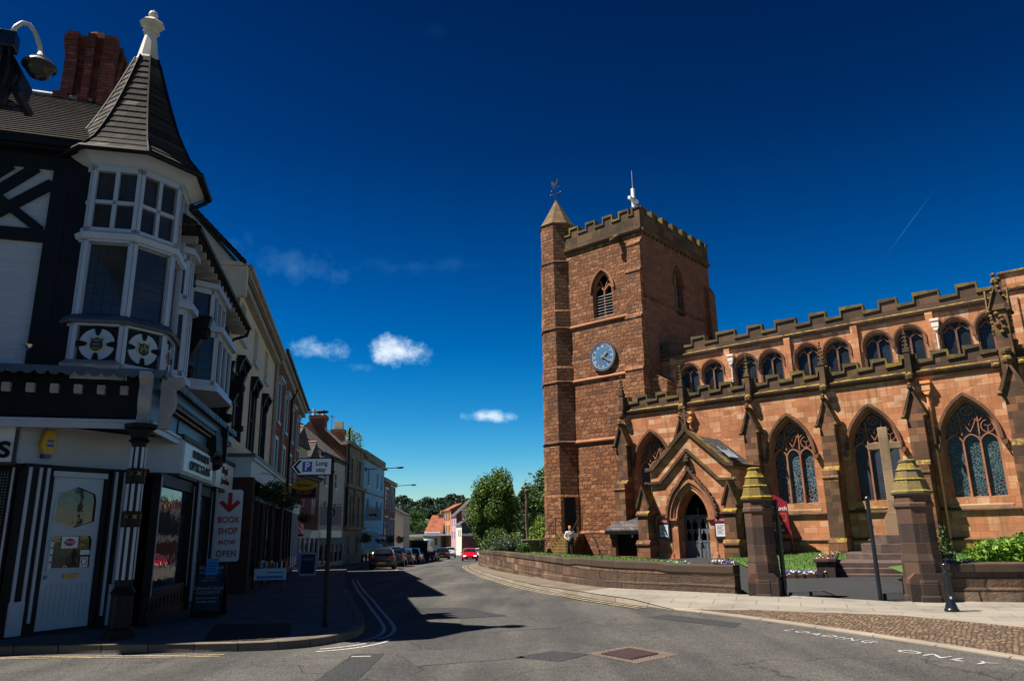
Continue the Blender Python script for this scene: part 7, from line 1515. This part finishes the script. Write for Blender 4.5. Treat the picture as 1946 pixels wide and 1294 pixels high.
m_ = MB(); m_.box(-.18, .22, -.038, -.03, 2.5, 2.86); m_.build('emblem_panel', M['pglass'], CS); m_ = MB(); 
m_.strip([(-.1, 2.58), (-.02, 2.66), (.04, 2.6), (.12, 2.7)], .03, -.044, -.038); m_.build('emblem', plain('grey_print', (.3, .3, .3)), CS)
# war memorial
WM = thing('memorial_cross', 'tall plain pale stone cross rising from dark stepped blocks behind the gates', 'memorial', (13.3, 26.6, cyz(13.3, 26.6)), radians(-30))
m_ = MB(); m_.box(-.16, .16, -.13, .13, 1.3, 4.78); m_.box(-.55, .55, -.12, .12, 4.0, 4.24); m_.build('cross_shaft', M['cross'], WM, bevel=.02)
m_ = MB(); m_.box(-.32, .32, -.28, .28, 1.0, 1.6); m_.prism([(-.32, 1.6), (.32, 1.6), (.2, 1.8), (-.2, 1.8)], -.2, .2); m_.build('shaft_base', M['cross'], WM, bevel=.01)
m_ = MB(); m_.lathe([(.8, .75), (.8, 1.05)], (0, 0), 8, pi/8); m_.lathe([(1.25, .45), (1.25, .76)], (0, 0), 8, pi/8); m_.lathe([(1.8, .05), (1.8, .46)], (0, 0), 8, pi/8); m_.build('stepped_base', M['step'], WM, bevel=.015)
MS = thing('memorial_steps', 'broad dark stone steps with low side blocks leading up to the memorial cross', 'steps', (9.75, 23.3, .10), radians(-24))
m_ = MB(); 
for k_ in range(3): m_.box(-.1, 2.5, .42*k_, 3.4, -.15, .14+.15*k_)
m_.build('tread', M['step'], MS, bevel=.015)
m_ = MB(); m_.box(-.62, -.1, -.25, 3.2, -.15, .5); m_.box(2.5, 2.9, -.2, 3.2, -.15, .55); m_.box(-.7, -.05, -.3, 3.25, .5, .6); m_.build('side_block', M['pier'], MS, bevel=.015)
# lawn edging
def edging(name, pts, label):
    pass
kerbpts = [(8.2, 23.45), (9.2, 23.2)]
m_ = MB(); P = resample(kerbpts, .5); a = offs(P, .0); b = offs(P, .14); m_.loft([[(p[0], p[1], -.02), (p[0], p[1], cyz(*p)+.1), (q[0], q[1], cyz(*q)+.1), (q[0], q[1], 0)] for p, q in zip(a, b)], closed=False); tag(m_.build('lawn_edging', M['pier']), None, None, None, 'structure')

# ---------------------------------------------------------------- planting
def flowers(name, label, line, zf, wd, n, mats, R, s_=.035, h_=.14):
    t = thing(name, label, 'flower bed', (line[0][0], line[0][1], zf(*line[0]))); base = Vector(t.location)
    P = resample(line, .2); per = [MB() for _ in mats]; g_ = MB()
    for _ in range(n):
        p = R.choice(P); x, y = p.x+R.gauss(0, wd), p.y+R.gauss(0, wd); z = zf(x, y); k_ = R.randrange(len(mats)); c = Vector((x, y, z+R.uniform(.4, 1)*h_))-base
        for j in range(3): per[k_].face(leafq(c+Vector((R.gauss(0, .015), R.gauss(0, .015), R.gauss(0, .01))), s_, R))
        for j in range(3): g_.face(leafq(c-Vector((R.gauss(0, .03), R.gauss(0, .03), R.uniform(.02, .1))), s_*1.2, R))
    g_.build('leaves', M['lf_mid'], t)
    for q, m_ in zip(per, mats): q.build('blooms', m_, t)
flowers('flower_bed', 'strip of violet and white pansies along the lawn edge inside the gates', [(8.3, 23.75), (9.15, 23.5)], lambda x, y: cyz(x, y)+.05, .12, 260, [M['fl_vi'], M['fl_wh'], M['fl_vi']], R_)
flowers('flower_bed', 'violet and white pansy border between the low curved wall and the porch', [(3.6, 33.2), (4.6, 31.5), (5.6, 29.6), (6.2, 28.2)], lambda x, y: cyz(x, y)+.06, .14, 420, [M['fl_vi'], M['fl_vi'], M['fl_wh']], R_, .05, .2)
flowers('flower_bed', 'patch of red and white bedding plants on the left side block of the memorial steps', [(9.4, 23.5), (9.7, 24.2), (10.3, 25.4), (10.8, 26)], lambda x, y: cyz(x, y)+.45, .11, 170, [M['fl_rd'], M['fl_wh'], M['lf_yel']], R_, .04, .14)
flowers('flower_bed', 'few pink and cream blooms on the wall top just right of the tall pier', [(9.4, 17.35), (9.95, 17.2)], lambda x, y: .72, .1, 110, [M['fl_rd'], M['fl_wh']], R_, .035, .16)
flowers('flower_bed', 'small clump of white blooms on the wall top left of the yellow capped pier', [(5.0, 19.2), (5.2, 19.0)], lambda x, y: .72, .08, 70, [M['fl_wh'], M['fl_vi']], R_, .035, .16)
def shrub(name, label, c, r, n, s_, mat, R, stems=True, lobes=7, group=None, cat='shrub'):
    t = thing(name, label, cat, c, group=group); m_ = MB()
    L_ = [(Vector((R.uniform(-.6, .6)*r[0], R.uniform(-.6, .6)*r[1], R.uniform(.3, .8)*r[2])), R.uniform(.35, .6)) for _ in range(lobes)]
    for _ in range(n):
        l, q = R.choice(L_); d = Vector((R.gauss(0, 1), R.gauss(0, 1), R.gauss(0, 1))).normalized()*R.random()**.3*q
        p = l+Vector((d.x*r[0], d.y*r[1], d.z*r[2]))
        if p.z < .02: p.z = R.uniform(.02, .2)
        m_.face(leafq(p, s_*R.uniform(.6, 1.4), R))
    m_.build('foliage', mat, t)
    if stems:
        m_ = MB()
        for l, q in L_: m_.tube([(l.x*.2, l.y*.2, -.05), tuple(l*.6), tuple(l)], [.03, .02, .008], 5)
        m_.build('stems', M['bark'], t)
    return t
shrub('laurel_shrub', 'bright glossy green laurel bush above the dark wall at the right edge', (12.75, 18.4, .5), (2.5, .9, .92), 13000, .06, M['lf_laurel'], R_, lobes=12)
shrub('tall_shoot_shrub', 'loose darker shoots standing up at the left end of the laurel bush', (10.3, 18.6, .5), (.35, .3, .95), 350, .05, M['lf_mid'], R_)
shrub('dark_shrub', 'small shaded shrub in the gap beside the tall gate pier', (9.6, 18.3, .45), (.35, .35, .6), 500, .045, M['lf_dark'], R_)
shrub('round_shrub', 'broad mid green bush at the left end of the raised lawn by the road', (-1.15, 53, .1), (1.35, 1.6, 1.5), 3000, .10, M['lf_mid'], R_)
shrub('lavender_bush', 'low grey green lavender mound in front of the broad bush', (-.35, 46.5, .35), (1.35, 1.1, .85), 3600, .07, M['lf_grey'], R_)
shrub('golden_shrub', 'yellow green shrub to the right of the lavender mound', (1.2, 46.5, .3), (.6, .6, .9), 1300, .08, M['lf_yel'], R_)
shrub('golden_shrub', 'large golden shrub behind the bare pole trunk beside the tower', (2.0, 60, -.1), (1.6, 1.4, 2.4), 3000, .12, M['lf_yel'], R_)
shrub('golden_shrub', 'smaller golden bush under the right side of the lime tree', (-.6, 60, -.1), (1.1, 1.0, 1.4), 1300, .11, M['lf_yel'], R_)
shrub('small_shrub', 'low leafy shrub beside the chest tomb', (.35, 44.0, .3), (.45, .45, .6), 700, .06, M['lf_mid'], R_)
shrub('buddleia', 'wispy pale buddleia growing from the bank roof', (-16.6, 77, 9.7), (1.1, 1.1, 2.6), 700, .11, M['lf_yel'], R_, lobes=9)
CT = thing('chest_tomb', 'grey lichened chest tomb with railings beside the tower foot', 'tomb', (1.05, 46.6, .22), radians(5)); CT.scale = (.62, 1, .85); m_ = MB(); m_.box(-1.0, 1.0, -.45, .45, 0, 1.0); m_.build('chest', M['bankst'], CT); m_ = MB(); m_.box(-1.1, 1.1, -.55, .55, 1.0, 1.12); m_.build('lid', M['bankst'], CT, bevel=.02)
m_ = MB()
for k_ in range(14): x = -1.15+k_*.177; m_.tube([(x, -.7, 0), (x, -.7, 1.1)], .015, 4)
m_.box(-1.2, 1.2, -.72, -.68, 1.05, 1.09); m_.build('railing', M['iron'], CT)
def tree(name, label, x, y, z, h, cw, ch0, nleaf, ls, mat, R, trunk=.2, group=None, lobes=30, cat='tree', squash=1.0, topw=.5):
    """tapered trunk, limbs, and leaves gathered in clumps through the crown's volume"""
    t = thing(name, label, cat, (x, y, z), group=group); m_ = MB(); lean = R.uniform(-.03, .03)
    zc = (h+ch0)/2; hz = (h-ch0)/2; cl_ = []
    for i in range(lobes):
        u_ = R.uniform(-.95, .95); a = R.uniform(0, 2*pi); q = sqrt(1-u_*u_)**(.75)*(1 if u_ < 0 else 1-(1-topw)*u_); rr = R.uniform(.45, .92)
        cl_.append((Vector((cw*q*cos(a)*rr, cw*q*sin(a)*rr*squash, zc+hz*u_*.92)), R.uniform(.22, .40)))
    m_.tube([(0, 0, -.2), (lean*h, 0, h*.25), (lean*h*1.5, 0, h*.5), (lean*h*2, 0, h*.8)], [trunk*1.25, trunk, trunk*.7, trunk*.2], 9)
    for c_, q in cl_[::2]:
        b = Vector((lean*h*1.2, 0, max(ch0*.6, c_.z*.55))); m_.tube([tuple(b), tuple(b.lerp(c_, .5)+Vector((0, 0, .08*h))), tuple(c_)], [trunk*.35, trunk*.2, trunk*.05], 5)
    m_.build('trunk', M['bark'], t)
    m_ = MB()
    for i in range(nleaf):
        c_, q = cl_[int(R.random()*lobes)]; d = Vector((R.gauss(0, 1), R.gauss(0, 1), R.gauss(0, 1))).normalized()*(R.random()**.36)*q
        m_.face(leafq(c_+Vector((d.x*cw, d.y*cw*squash, d.z*hz*.9)), ls*R.uniform(.55, 1.45), R))
    m_.build('crown', mat, t); return t
R_ = random.Random(21)
tree('lime_tree', 'dense rounded pale flecked lime tree standing by the road bend left of the tower', -1.85, 66, -.7, 7.35, 2.35, .5, 34000, .095, M['lf_lime'], R_, .22, lobes=110, topw=.8)
tree('churchyard_tree', 'tall loose tree rising just behind the left edge of the tower', 5.2, 76, -.5, 10.2, 4.2, 2.0, 9000, .19, M['lf_mid'], R_, .3, lobes=44)
tree('churchyard_tree', 'lower dark tree between the lime tree and the tower', 2.2, 84, -.5, 7.0, 3.0, .8, 5000, .2, M['lf_dark'], R_, .3)
tree('churchyard_tree', 'feathery pale topped tree showing beside the tower corner', 3.6, 70, -.4, 8.4, 1.2, 4.5, 2200, .12, M['lf_yel'], R_, .14)
t = thing('bare_trunk', 'tall lopped bare tree trunk with a knobbly top beside the tower', 'tree', (.9, 58, -.2)); m_ = MB(); m_.tube([(0, 0, 0), (.02, 0, 1.5), (-.05, 0, 3), (.03, 0, 4.2), (-.02, 0, 4.75)], [.14, .12, .11, .10, .12], 9); m_.sphere((0, 0, 4.85), .19, 7, 5); m_.tube([(0, 0, 3.6), (-.35, 0, 3.9)], [.07, .05], 5); m_.build('trunk', M['bark'], t)
m_ = MB(); 
for a in (-.9, -.5, .5, .9): m_.tube([(0, 0, 2.4), (a*.7, 0, 3.1), (a, 0, 3.7)], [.03, .02, .01], 4)
m_.build('twigs', M['bark'], t)
t = thing('white_house', 'low white house glimpsed under the trees beyond the lavender', 'house', (-.6, 100, -1.4)); m_ = MB(); m_.box(0, 5.0, 0, 5, 0, 2.6); m_.build('wall', M['white'], t); m_ = MB(); m_.prism([(-.3, 2.55), (2.5, 3.7), (5.3, 2.55)], -.2, 5.2); m_.build('roof', M['white'], t); m_ = MB(); m_.box(2.6, 3.6, -.02, 0, .6, 1.8); m_.build('window', M['gdark'], t)
m_ = MB(); t = thing('garden_hedge', 'clipped bright topped hedge and dark fence behind the red car', 'hedge', (-8, 118, -2.3)); leafball(m_, (5, 0, .8), 5.5, .8, .9, 2600, .16, R_); m_.build('foliage', M['lf_mid'], t); m_ = MB(); m_.box(0, 10, -.9, -.8, 0, 1.1); m_.build('fence', M['board'], t)
# trees on the hill and along the valley: each crown its own
specs = []
R_ = random.Random(31)
for i in range(26):
    y = 575+R_.uniform(-25, 25); x = -235+i*12+R_.uniform(-4, 4); specs.append((x, y, R_.uniform(13, 18), R_.uniform(9, 12), 'hill'))
for i in range(16): y = R_.uniform(455, 520); x = -190+i*13+R_.uniform(-5, 5); specs.append((x, y, R_.uniform(9, 14), R_.uniform(7, 9), 'slope'))
for i in range(9): y = R_.uniform(225, 300); x = -62+i*9+R_.uniform(-3, 3); specs.append((x, y, R_.uniform(9, 13), R_.uniform(5, 7.5), 'valley'))
for i in range(7): y = R_.uniform(195, 215); x = -40+i*5.5; specs.append((x, y, R_.uniform(6, 8.5), R_.uniform(3.2, 4.2), 'low'))
protos = {}
lb = {'hill': 'dark round crowned tree in the wood along the distant ridge', 'slope': 'rounded dark tree on the slope below the ridge', 'valley': 'mid green tree in the valley beyond the parked cars', 'low': 'leafy tree close behind the filling station'}
for x, y, h_, cw_, kd in specs:
    z = terrain(x, y)
    if kd not in protos:
        protos[kd] = (tree('broadleaf_tree', lb[kd], x, y, z, h_, cw_, h_*.12, 2600 if kd in ('hill', 'slope') else 3600, cw_*.085 if kd in ('hill', 'slope') else cw_*.055, M['lf_far'] if kd in ('hill', 'slope') else M['lf_dark' if kd == 'low' else 'lf_mid'], R_, h_*.03, group=kd+' trees', lobes=26), h_, cw_)
        protos[kd][0]['group'] = {'hill': 'trees of the ridge wood', 'slope': 'trees on the slope', 'valley': 'trees in the valley', 'low': 'trees behind the filling station'}[kd]
    else:
        p, h0_, c0_ = protos[kd]; o_ = dup(p, (x, y, z), R_.uniform(0, 6.28)); o_.scale = (cw_/c0_, cw_/c0_, h_/h0_)
tree('copper_beech', 'dark copper beech behind the red roofs', -16, 235, -3, 13.5, 6.5, 2, 3500, .4, M['lf_copper'], R_, .4)

# ---------------------------------------------------------------- cars
M['cglass'] = glassy('car_glass', (.012, .015, .018), r=.05)
M['lampfr'] = plain('red_lamp_lens', (.35, .01, .015), .2, var=.05, bump=0); M['lampfw'] = plain('clear_lamp_lens', (.55, .57, .6), .15, .3, var=.05, bump=0)
def paint(name, c, rough=.25):
    k = MT(name); k.col(c); k.rough(rough); k.b.inputs['Metallic'].default_value = .2; k.b.inputs['Coat Weight'].default_value = .7; k.b.inputs['Coat Roughness'].default_value = .06; return k.m
def make_car(name, label, pnt, x, y, z, rz, L=4.1, W=1.74, H=1.46, kind='hatch', lit=None, plate_rear=True, group=None):
    """nose towards local +y; rear faces -y"""
    t = thing(name, label, 'car' if kind != 'van' else 'van', (x, y, z), rz, group); hw = W/2
    if kind == 'van': st_ = [(-.5, .55, .5, .99, .97, .92), (-.485, .45, 1.0, 1.0, .99, .9), (.15, .42, 1.0, 1.0, 1.0, .9), (.28, .42, 1.0, .99, 1.0, .88), (.38, .42, .95, .75, .98, .8), (.46, .45, .62, .62, .93, .85), (.5, .55, .5, .5, .85, .8)]
    # stations: y fraction, sill height, beltline z, roof z (fractions of H), half width fraction, roof half width fraction
    elif kind == 'hatch': st_ = [(-.5, .26, .50, .56, .88, .80), (-.485, .17, .60, .72, .96, .76), (-.43, .15, .64, .95, .99, .74), (-.32, .15, .64, 1.0, 1, .74), (.0, .15, .63, 1.0, 1, .74), (.12, .15, .62, .93, 1, .72), (.25, .15, .62, .66, .99, .80), (.40, .16, .54, .57, .95, .80), (.475, .18, .44, .47, .86, .78), (.5, .24, .36, .38, .74, .7)]
    elif kind == 'suv': st_ = [(-.5, .28, .52, .58, .90, .82), (-.485, .2, .62, .76, .97, .80), (-.45, .18, .64, .96, 1, .77), (-.3, .18, .64, 1.0, 1, .76), (.05, .18, .64, 1.0, 1, .76), (.14, .18, .63, .94, 1, .75), (.26, .18, .62, .68, 1, .82), (.42, .19, .58, .61, .96, .84), (.48, .22, .48, .52, .88, .8), (.5, .28, .4, .42, .8, .72)]
    else: st_ = [(-.5, .26, .52, .56, .86, .8), (-.48, .17, .60, .64, .95, .8), (-.38, .15, .62, .72, .98, .74), (-.25, .15, .62, .96, 1, .70), (-.05, .15, .61, 1.0, 1, .70), (.1, .15, .60, .93, 1, .70), (.24, .15, .60, .64, .99, .78), (.40, .16, .52, .55, .94, .80), (.475, .18, .43, .46, .85, .78), (.5, .24, .35, .37, .72, .7)]
    rings = []
    for fy, zs_, zb_, zr, wf, rf in st_:
        Y = fy*L; a = hw*wf; r_ = hw*rf if zr > zb_+.12 else hw*wf*.9
        pts = [(a*.80, Y, zs_*H*.9), (a*.97, Y, zs_*H+.05), (a, Y, (zs_*.45+zb_*.55)*H), (a*.985, Y, zb_*H-.02), (a*.95, Y, zb_*H+.01), (r_, Y, (zr-.035)*H), (r_*.86, Y, zr*H-.004), (0, Y, zr*H+.012)]
        rings.append([(px, py, pz) for px, py, pz in pts]+[(-px, py, pz) for px, py, pz in pts[::-1]][1:])
    m_ = MB(); m_.loft(rings, closed=True, cap=True); bd = m_.build('body', pnt, t, smooth=True, auto=True)
    s2 = bd.modifiers.new('sub', 'SUBSURF'); s2.levels = s2.render_levels = 1
    # glass: side, rear and front panels sit just proud of the greenhouse
    def inter(fy):
        for a, b in zip(st_, st_[1:]):
            if a[0] <= fy <= b[0]: u_ = (fy-a[0])/(b[0]-a[0]); return [p+(q-p)*u_ for p, q in zip(a, b)]
        return list(st_[-1])
    g = MB(); 
    def gp_(fy, s_, up_):
        f, zs_, zb_, zr, wf, rf = inter(fy); a0 = hw*wf*.95; a1 = hw*rf; z0, z1 = zb_*H+.01, (zr-.035)*H; return (s_*(a0+(a1-a0)*up_+.012), f*L, z0+(z1-z0)*up_)
    rngs = ((-.40, -.30), (-.285, -.06), (-.045, .11), (.125, .2)) if kind != 'van' else ((.2, .34),)
    if kind == 'sedan': rngs = ((-.3, -.22), (-.205, -.03), (-.015, .12))
    for a, b in rngs:
        for s_ in (-1, 1):
            n_ = 3
            for i in range(n_):
                p, q = a+(b-a)*i/n_, a+(b-a)*(i+1)/n_; g.face((gp_(p, s_, .12), gp_(q, s_, .12), gp_(q, s_, .88), gp_(p, s_, .88)))
    g.build('side_window', M['cglass'], t)
    # rear and front screens
    def screen(f0, f1, nm, off_):
        q = MB(); A_, B_ = inter(f0), inter(f1); N_ = 6; r0 = hw*(A_[5] if A_[3] > A_[2]+.12 else A_[4]*.9)*.93; r1 = hw*B_[5]*.84
        za, zb2 = A_[3]*H+.012, B_[3]*H-.01
        for i in range(N_):
            u0, u1 = -1+2*i/N_, -1+2*(i+1)/N_; P = lambda u_, w2: ((r0 if w2 == 0 else r1)*u_, (f0 if w2 == 0 else f1)*L+off_[0], (za if w2 == 0 else zb2)+off_[1])
            q.face((P(u0, 0), P(u1, 0), P(u1, 1), P(u0, 1)))
        return q.build(nm, M['cglass'], t)
    if kind == 'van':
        q = MB(); Yb = -L*.5-.012
        for s_ in (-1, 1): q.box(s_*.06, s_*hw*.78, Yb-.005, Yb+.01, H*.5, H*.86)
        q.box(-hw*.9, hw*.9, Yb+.002, Yb+.02, H*.2, H*.93); q.build('rear_window', M['cglass'], t); screen(.29, .38, 'windscreen', (.02, .02))
    else:
        rs0, rs1 = {'hatch': (-.484, -.432), 'suv': (-.484, -.452), 'sedan': (-.375, -.255)}[kind]; screen(rs0, rs1, 'rear_window', (-.025, .03)); screen(.245, .125, 'windscreen', (.02, .03))
    # wheels
    wr = .31 if kind != 'suv' else .35
    for fy in (-.30, .31):
        for s_ in (-1, 1):
            m_ = MB(); m_.xf = Matrix.Translation((s_*(hw-.1), fy*L, wr)) @ Matrix.Rotation(pi/2, 4, 'Y')
            m_.lathe([(wr*.62, -.11), (wr*.94, -.11), (wr, -.08), (wr, .08), (wr*.94, .11), (wr*.62, .11)], (0, 0), 20); wo = m_.build('wheel', M['tyre'], t)
            q = MB(); q.xf = m_.xf; q.lathe([(wr*.62, s_*.1), (wr*.55, s_*.118), (.05, s_*.108), (.0, s_*.11)], (0, 0), 20, cap=False); q.build('rim', M['alloy'], wo)
            q = MB(); q.xf = Matrix.Translation((s_*(hw-.03), fy*L, wr)) @ Matrix.Rotation(pi/2, 4, 'Y'); q.lathe([(wr+.055, -.1), (wr+.055, .034*1), (0.01, .034)], (0, 0), 20) if False else None
            q = MB(); q.strip([((wr+.05)*cos(k_*pi/10), wr+(wr+.05)*sin(k_*pi/10)) for k_ in range(11)], .06, -.02, .02); q.xf = None
            o_ = q.build('wheel_arch', M['black'], t); o_.location = (s_*(hw-.012), fy*L, 0); o_.rotation_euler.z = pi/2
    # lamps, plates, bumper trims, mirrors, handles
    lz = .56*H if kind != 'van' else .45*H
    for s_ in (-1, 1):
        m_ = MB(); x0 = hw*.62 if kind != 'van' else hw*.84; m_.box(s_*x0, s_*hw*.93, -L*.5+.0, -L*.462, lz-.09, lz+.10); m_.build('tail_light', M['lampr'] if lit == 'rear' else M['lampfr'], t, bevel=.02)
        m_ = MB(); m_.box(s_*hw*.48, s_*hw*.82, L*.445, L*.489, .38*H, .46*H); m_.build('headlight', M['lampw'] if lit == 'front' else M['lampfw'], t, bevel=.02)
        m_ = MB(); m_.sphere((s_*(hw+.09), L*.13, .68*H), .085, 8, 6, .8); m_.box(s_*hw*.95, s_*(hw+.08), L*.125, L*.14, .66*H, .68*H); m_.build('wing_mirror', pnt, t)
    m_ = MB(); m_.box(-.26, .26, -L*.5-.02, -L*.49, .30*H, .375*H); m_.build('rear_plate', M['yellowp'], t)
    m_ = MB(); m_.box(-.26, .26, L*.49, L*.5+.02, .21*H, .28*H); m_.build('front_plate', M['pglass'], t)
    m_ = MB(); m_.box(-hw*.5, hw*.5, L*.48, L*.5+.005, .18*H, .33*H); m_.build('grille', M['black'], t, bevel=.01)
    m_ = MB(); m_.box(-hw*.8, hw*.8, -L*.5-.01, -L*.48, .15*H, .22*H); m_.build('rear_bumper_trim', M['black'], t, bevel=.01)
    m_ = MB(); m_.strip([(.09*cos(k_*pi/4), .03*sin(k_*pi/4)) for k_ in range(8)], .02, -.01, .01, True); bg_ = m_.build('badge', M['chrome'], t); bg_.location = (0, -L*.5+.0, .50*H)
    return t
pb = paint('black_car_paint', (.012, .012, .014)); pn = paint('navy_car_paint', (.012, .035, .075)); pg = paint('dark_grey_car_paint', (.03, .033, .038)); pr_ = paint('red_car_paint', (.55, .006, .012)); ps = paint('silver_car_paint', (.42, .45, .48)); pw = paint('white_van_paint', (.62, .64, .66))
def ac(px, pz_, lab, *a, **k_): return make_car(*a, **k_)
def rz_at(a): return radians(a)
make_car('parked_car', 'black hatchback with red tail lights nearest in the line parked at the left kerb', pb, -9.45, 54.8, road(54.8), radians(6), 3.9, 1.72, 1.46, 'hatch', group='cars parked along the left kerb')
make_car('parked_car', 'dark blue estate car parked second, just beyond the black hatchback', pn, -9.95, 63.0, road(63), radians(3), 4.5, 1.8, 1.62, 'suv', group='cars parked along the left kerb')
make_car('parked_car', 'small dark car third in the parked line, half hidden by the blue estate', pg, -10.15, 70.5, road(70.5), radians(1), 3.8, 1.66, 1.42, 'hatch', group='cars parked along the left kerb')
make_car('parked_car', 'black car fourth in the parked line just in front of the van', pb, -10.3, 77.5, road(77.5), radians(0), 4.0, 1.7, 1.5, 'hatch', group='cars parked along the left kerb')
make_car('delivery_van', 'dark fronted white van standing tall among the parked cars', pw, -10.7, 88.5, road(88.5), radians(-2), 5.2, 1.95, 2.55, 'van')
make_car('parked_car', 'dark car parked in front of the van at the far end of the line', pg, -10.8, 98, road(98), radians(-2), 4.1, 1.72, 1.45, 'hatch', group='cars parked along the left kerb')
make_car('grey_car', 'dark grey car driving away beyond the parked line', pg, -10.2, 107, road(107), radians(2), 4.5, 1.85, 1.62, 'suv', lit='rear')
make_car('silver_car', 'silver off-roader coming towards the camera round the far bend', ps, -11.3, 132, road(132), radians(186), 4.5, 1.85, 1.75, 'suv')
make_car('red_car', 'bright red hatchback driving towards the camera with its headlights on', pr_, -5.3, 88, road(88), radians(184), 4.2, 1.78, 1.43, 'hatch', lit='front')
make_car('white_car', 'white car mostly hidden behind the red car and the wall end', pw, -5.0, 107, road(107), radians(185), 4.2, 1.78, 1.45, 'hatch')
# van's dark rear
# ---------------------------------------------------------------- woman walking
def skin_obj(name, joints, edges, mat, parent, sub=2, root=0):
    me = bpy.data.meshes.new(name); me.from_pydata([j[:3] for j in joints], edges, []); me.materials.append(mat)
    o = bpy.data.objects.new(name, me); COL.objects.link(o); o.parent = parent
    sk = o.modifiers.new('skin', 'SKIN'); sk.use_smooth_shade = True
    for i, j in enumerate(joints):
        d = me.skin_vertices[0].data[i]; d.radius = (j[3], j[4] if len(j) > 4 else j[3]); d.use_root = (i == root)
    s2 = o.modifiers.new('sub', 'SUBSURF'); s2.levels = s2.render_levels = sub
    return o
pz_ = cyz(2.9, 40.6)+.02; W_ = thing('person', 'woman with short auburn hair in a pale blouse and black trousers walking towards the lawn', 'person', (2.9, 40.6, pz_), radians(8)); W_.scale = (1.06, 1.06, 1.04)
# facing -y; body in one surface: pelvis root
J = [(0, 0, .90, .135, .10), (0, 0, 1.02, .125, .09), (0, -.01, 1.18, .135, .10), (0, 0, 1.32, .13, .085), (0, 0, 1.39, .05), (0, -.01, 1.45, .045), (0, -.02, 1.52, .07, .085), (0, -.02, 1.60, .068, .08),
     (.085, 0, .84, .085), (.10, -.08, .47, .058), (.10, -.02, .09, .038), (.11, -.14, .03, .032), (-.085, 0, .84, .085), (-.09, .03, .47, .058), (-.09, .16, .12, .038), (-.10, .06, .04, .032),
     (.17, 0, 1.34, .052), (.235, .02, 1.10, .04), (.12, -.16, 1.02, .03), (.05, -.2, 1.06, .024), (-.17, 0, 1.34, .052), (-.25, .03, 1.09, .04), (-.16, -.15, .98, .03), (-.09, -.19, .98, .024)]
Eg = [(0, 1), (1, 2), (2, 3), (3, 4), (4, 5), (5, 6), (6, 7), (0, 8), (8, 9), (9, 10), (10, 11), (0, 12), (12, 13), (13, 14), (14, 15), (3, 16), (16, 17), (17, 18), (18, 19), (3, 20), (20, 21), (21, 22), (22, 23)]
skin_obj('body', J, Eg, M['skin'], W_)
skin_obj('blouse', [(0, 0, .93, .155, .12), (0, 0, 1.05, .14, .105), (0, -.01, 1.19, .152, .118), (0, 0, 1.33, .142, .098), (0, 0, 1.385, .07), (.175, 0, 1.345, .066), (.24, .02, 1.11, .052), (.2, -.06, 1.06, .045), (-.175, 0, 1.345, .066), (-.255, .03, 1.10, .052), (-.22, -.05, 1.05, .045)], [(0, 1), (1, 2), (2, 3), (3, 4), (3, 5), (5, 6), (6, 7), (3, 8), (8, 9), (9, 10)], M['shirt'], W_)
skin_obj('trousers', [(0, 0, .95, .145, .11), (0, 0, .88, .15, .115), (.088, 0, .80, .10), (.10, -.08, .47, .075), (.10, -.02, .11, .062), (-.088, 0, .80, .10), (-.09, .03, .47, .075), (-.09, .155, .14, .062)], [(0, 1), (1, 2), (2, 3), (3, 4), (1, 5), (5, 6), (6, 7)], M['trouser'], W_)
skin_obj('hair', [(0, .0, 1.655, .075, .085), (0, .035, 1.60, .082, .07), (0, .05, 1.53, .07, .05)], [(0, 1), (1, 2)], M['hairm'], W_)
m_ = MB(); m_.sphere((.1, -.08, .03), .045, 8, 5, .8); m_.sphere((.105, -.15, .03), .042, 8, 5, .7); m_.sphere((-.095, .12, .06), .045, 8, 5, .8); m_.sphere((-.1, .05, .035), .042, 8, 5, .7); m_.build('shoes', M['black'], W_)
m_ = MB()
for s_ in (-1, 1): m_.sphere((s_*.028, -.093, 1.565), .010, 6, 4)
m_.build('eyes', M['black'], W_); m_ = MB(); m_.sphere((0, -.105, 1.54), .014, 6, 4, 1.4); m_.build('nose', M['skin'], W_); m_ = MB(); m_.box(-.022, .022, -.102, -.09, 1.503, 1.511); m_.build('mouth', M['maroon'], W_)
for bx, by, bz, sx in ((.05, -.2, 1.06, -1), (-.09, -.19, .98, 1)):
    jo = [(bx, by, bz, .022, .014), (bx+sx*.04, by-.02, bz, .026, .014)]; ed = [(0, 1)]
    for k_, ln in enumerate((.065, .075, .07, .055)):
        i0 = len(jo); dz = .022-.015*k_; jo += [(bx+sx*.06, by-.03, bz+dz, .0085), (bx+sx*(.06+ln*.5), by-.045, bz+dz-.01, .008), (bx+sx*(.05+ln*.75), by-.03, bz+dz-.03, .007)]; ed += [(1, i0), (i0, i0+1), (i0+1, i0+2)]
    i0 = len(jo); jo += [(bx+sx*.03, by-.03, bz+.035, .009), (bx+sx*.05, by-.045, bz+.055, .008)]; ed += [(0, i0), (i0, i0+1)]
    skin_obj('hand', jo, ed, M['skin'], W_, 1)
HB = thing('folded_jacket', 'dark navy garment carried over the walking woman’s arm', 'jacket', (2.95, 40.4, pz_+.85)); m_ = MB(); m_.loft([[(r_*cos(a)+.02, r_*.55*sin(a)+.02, z) for a in [2*pi*k_/9 for k_ in range(9)]] for z, r_ in ((0, .06), (.04, .12), (.2, .13), (.3, .10), (.36, .05))], cap=True); m_.build('cloth', M['trouser'], HB, smooth=True)
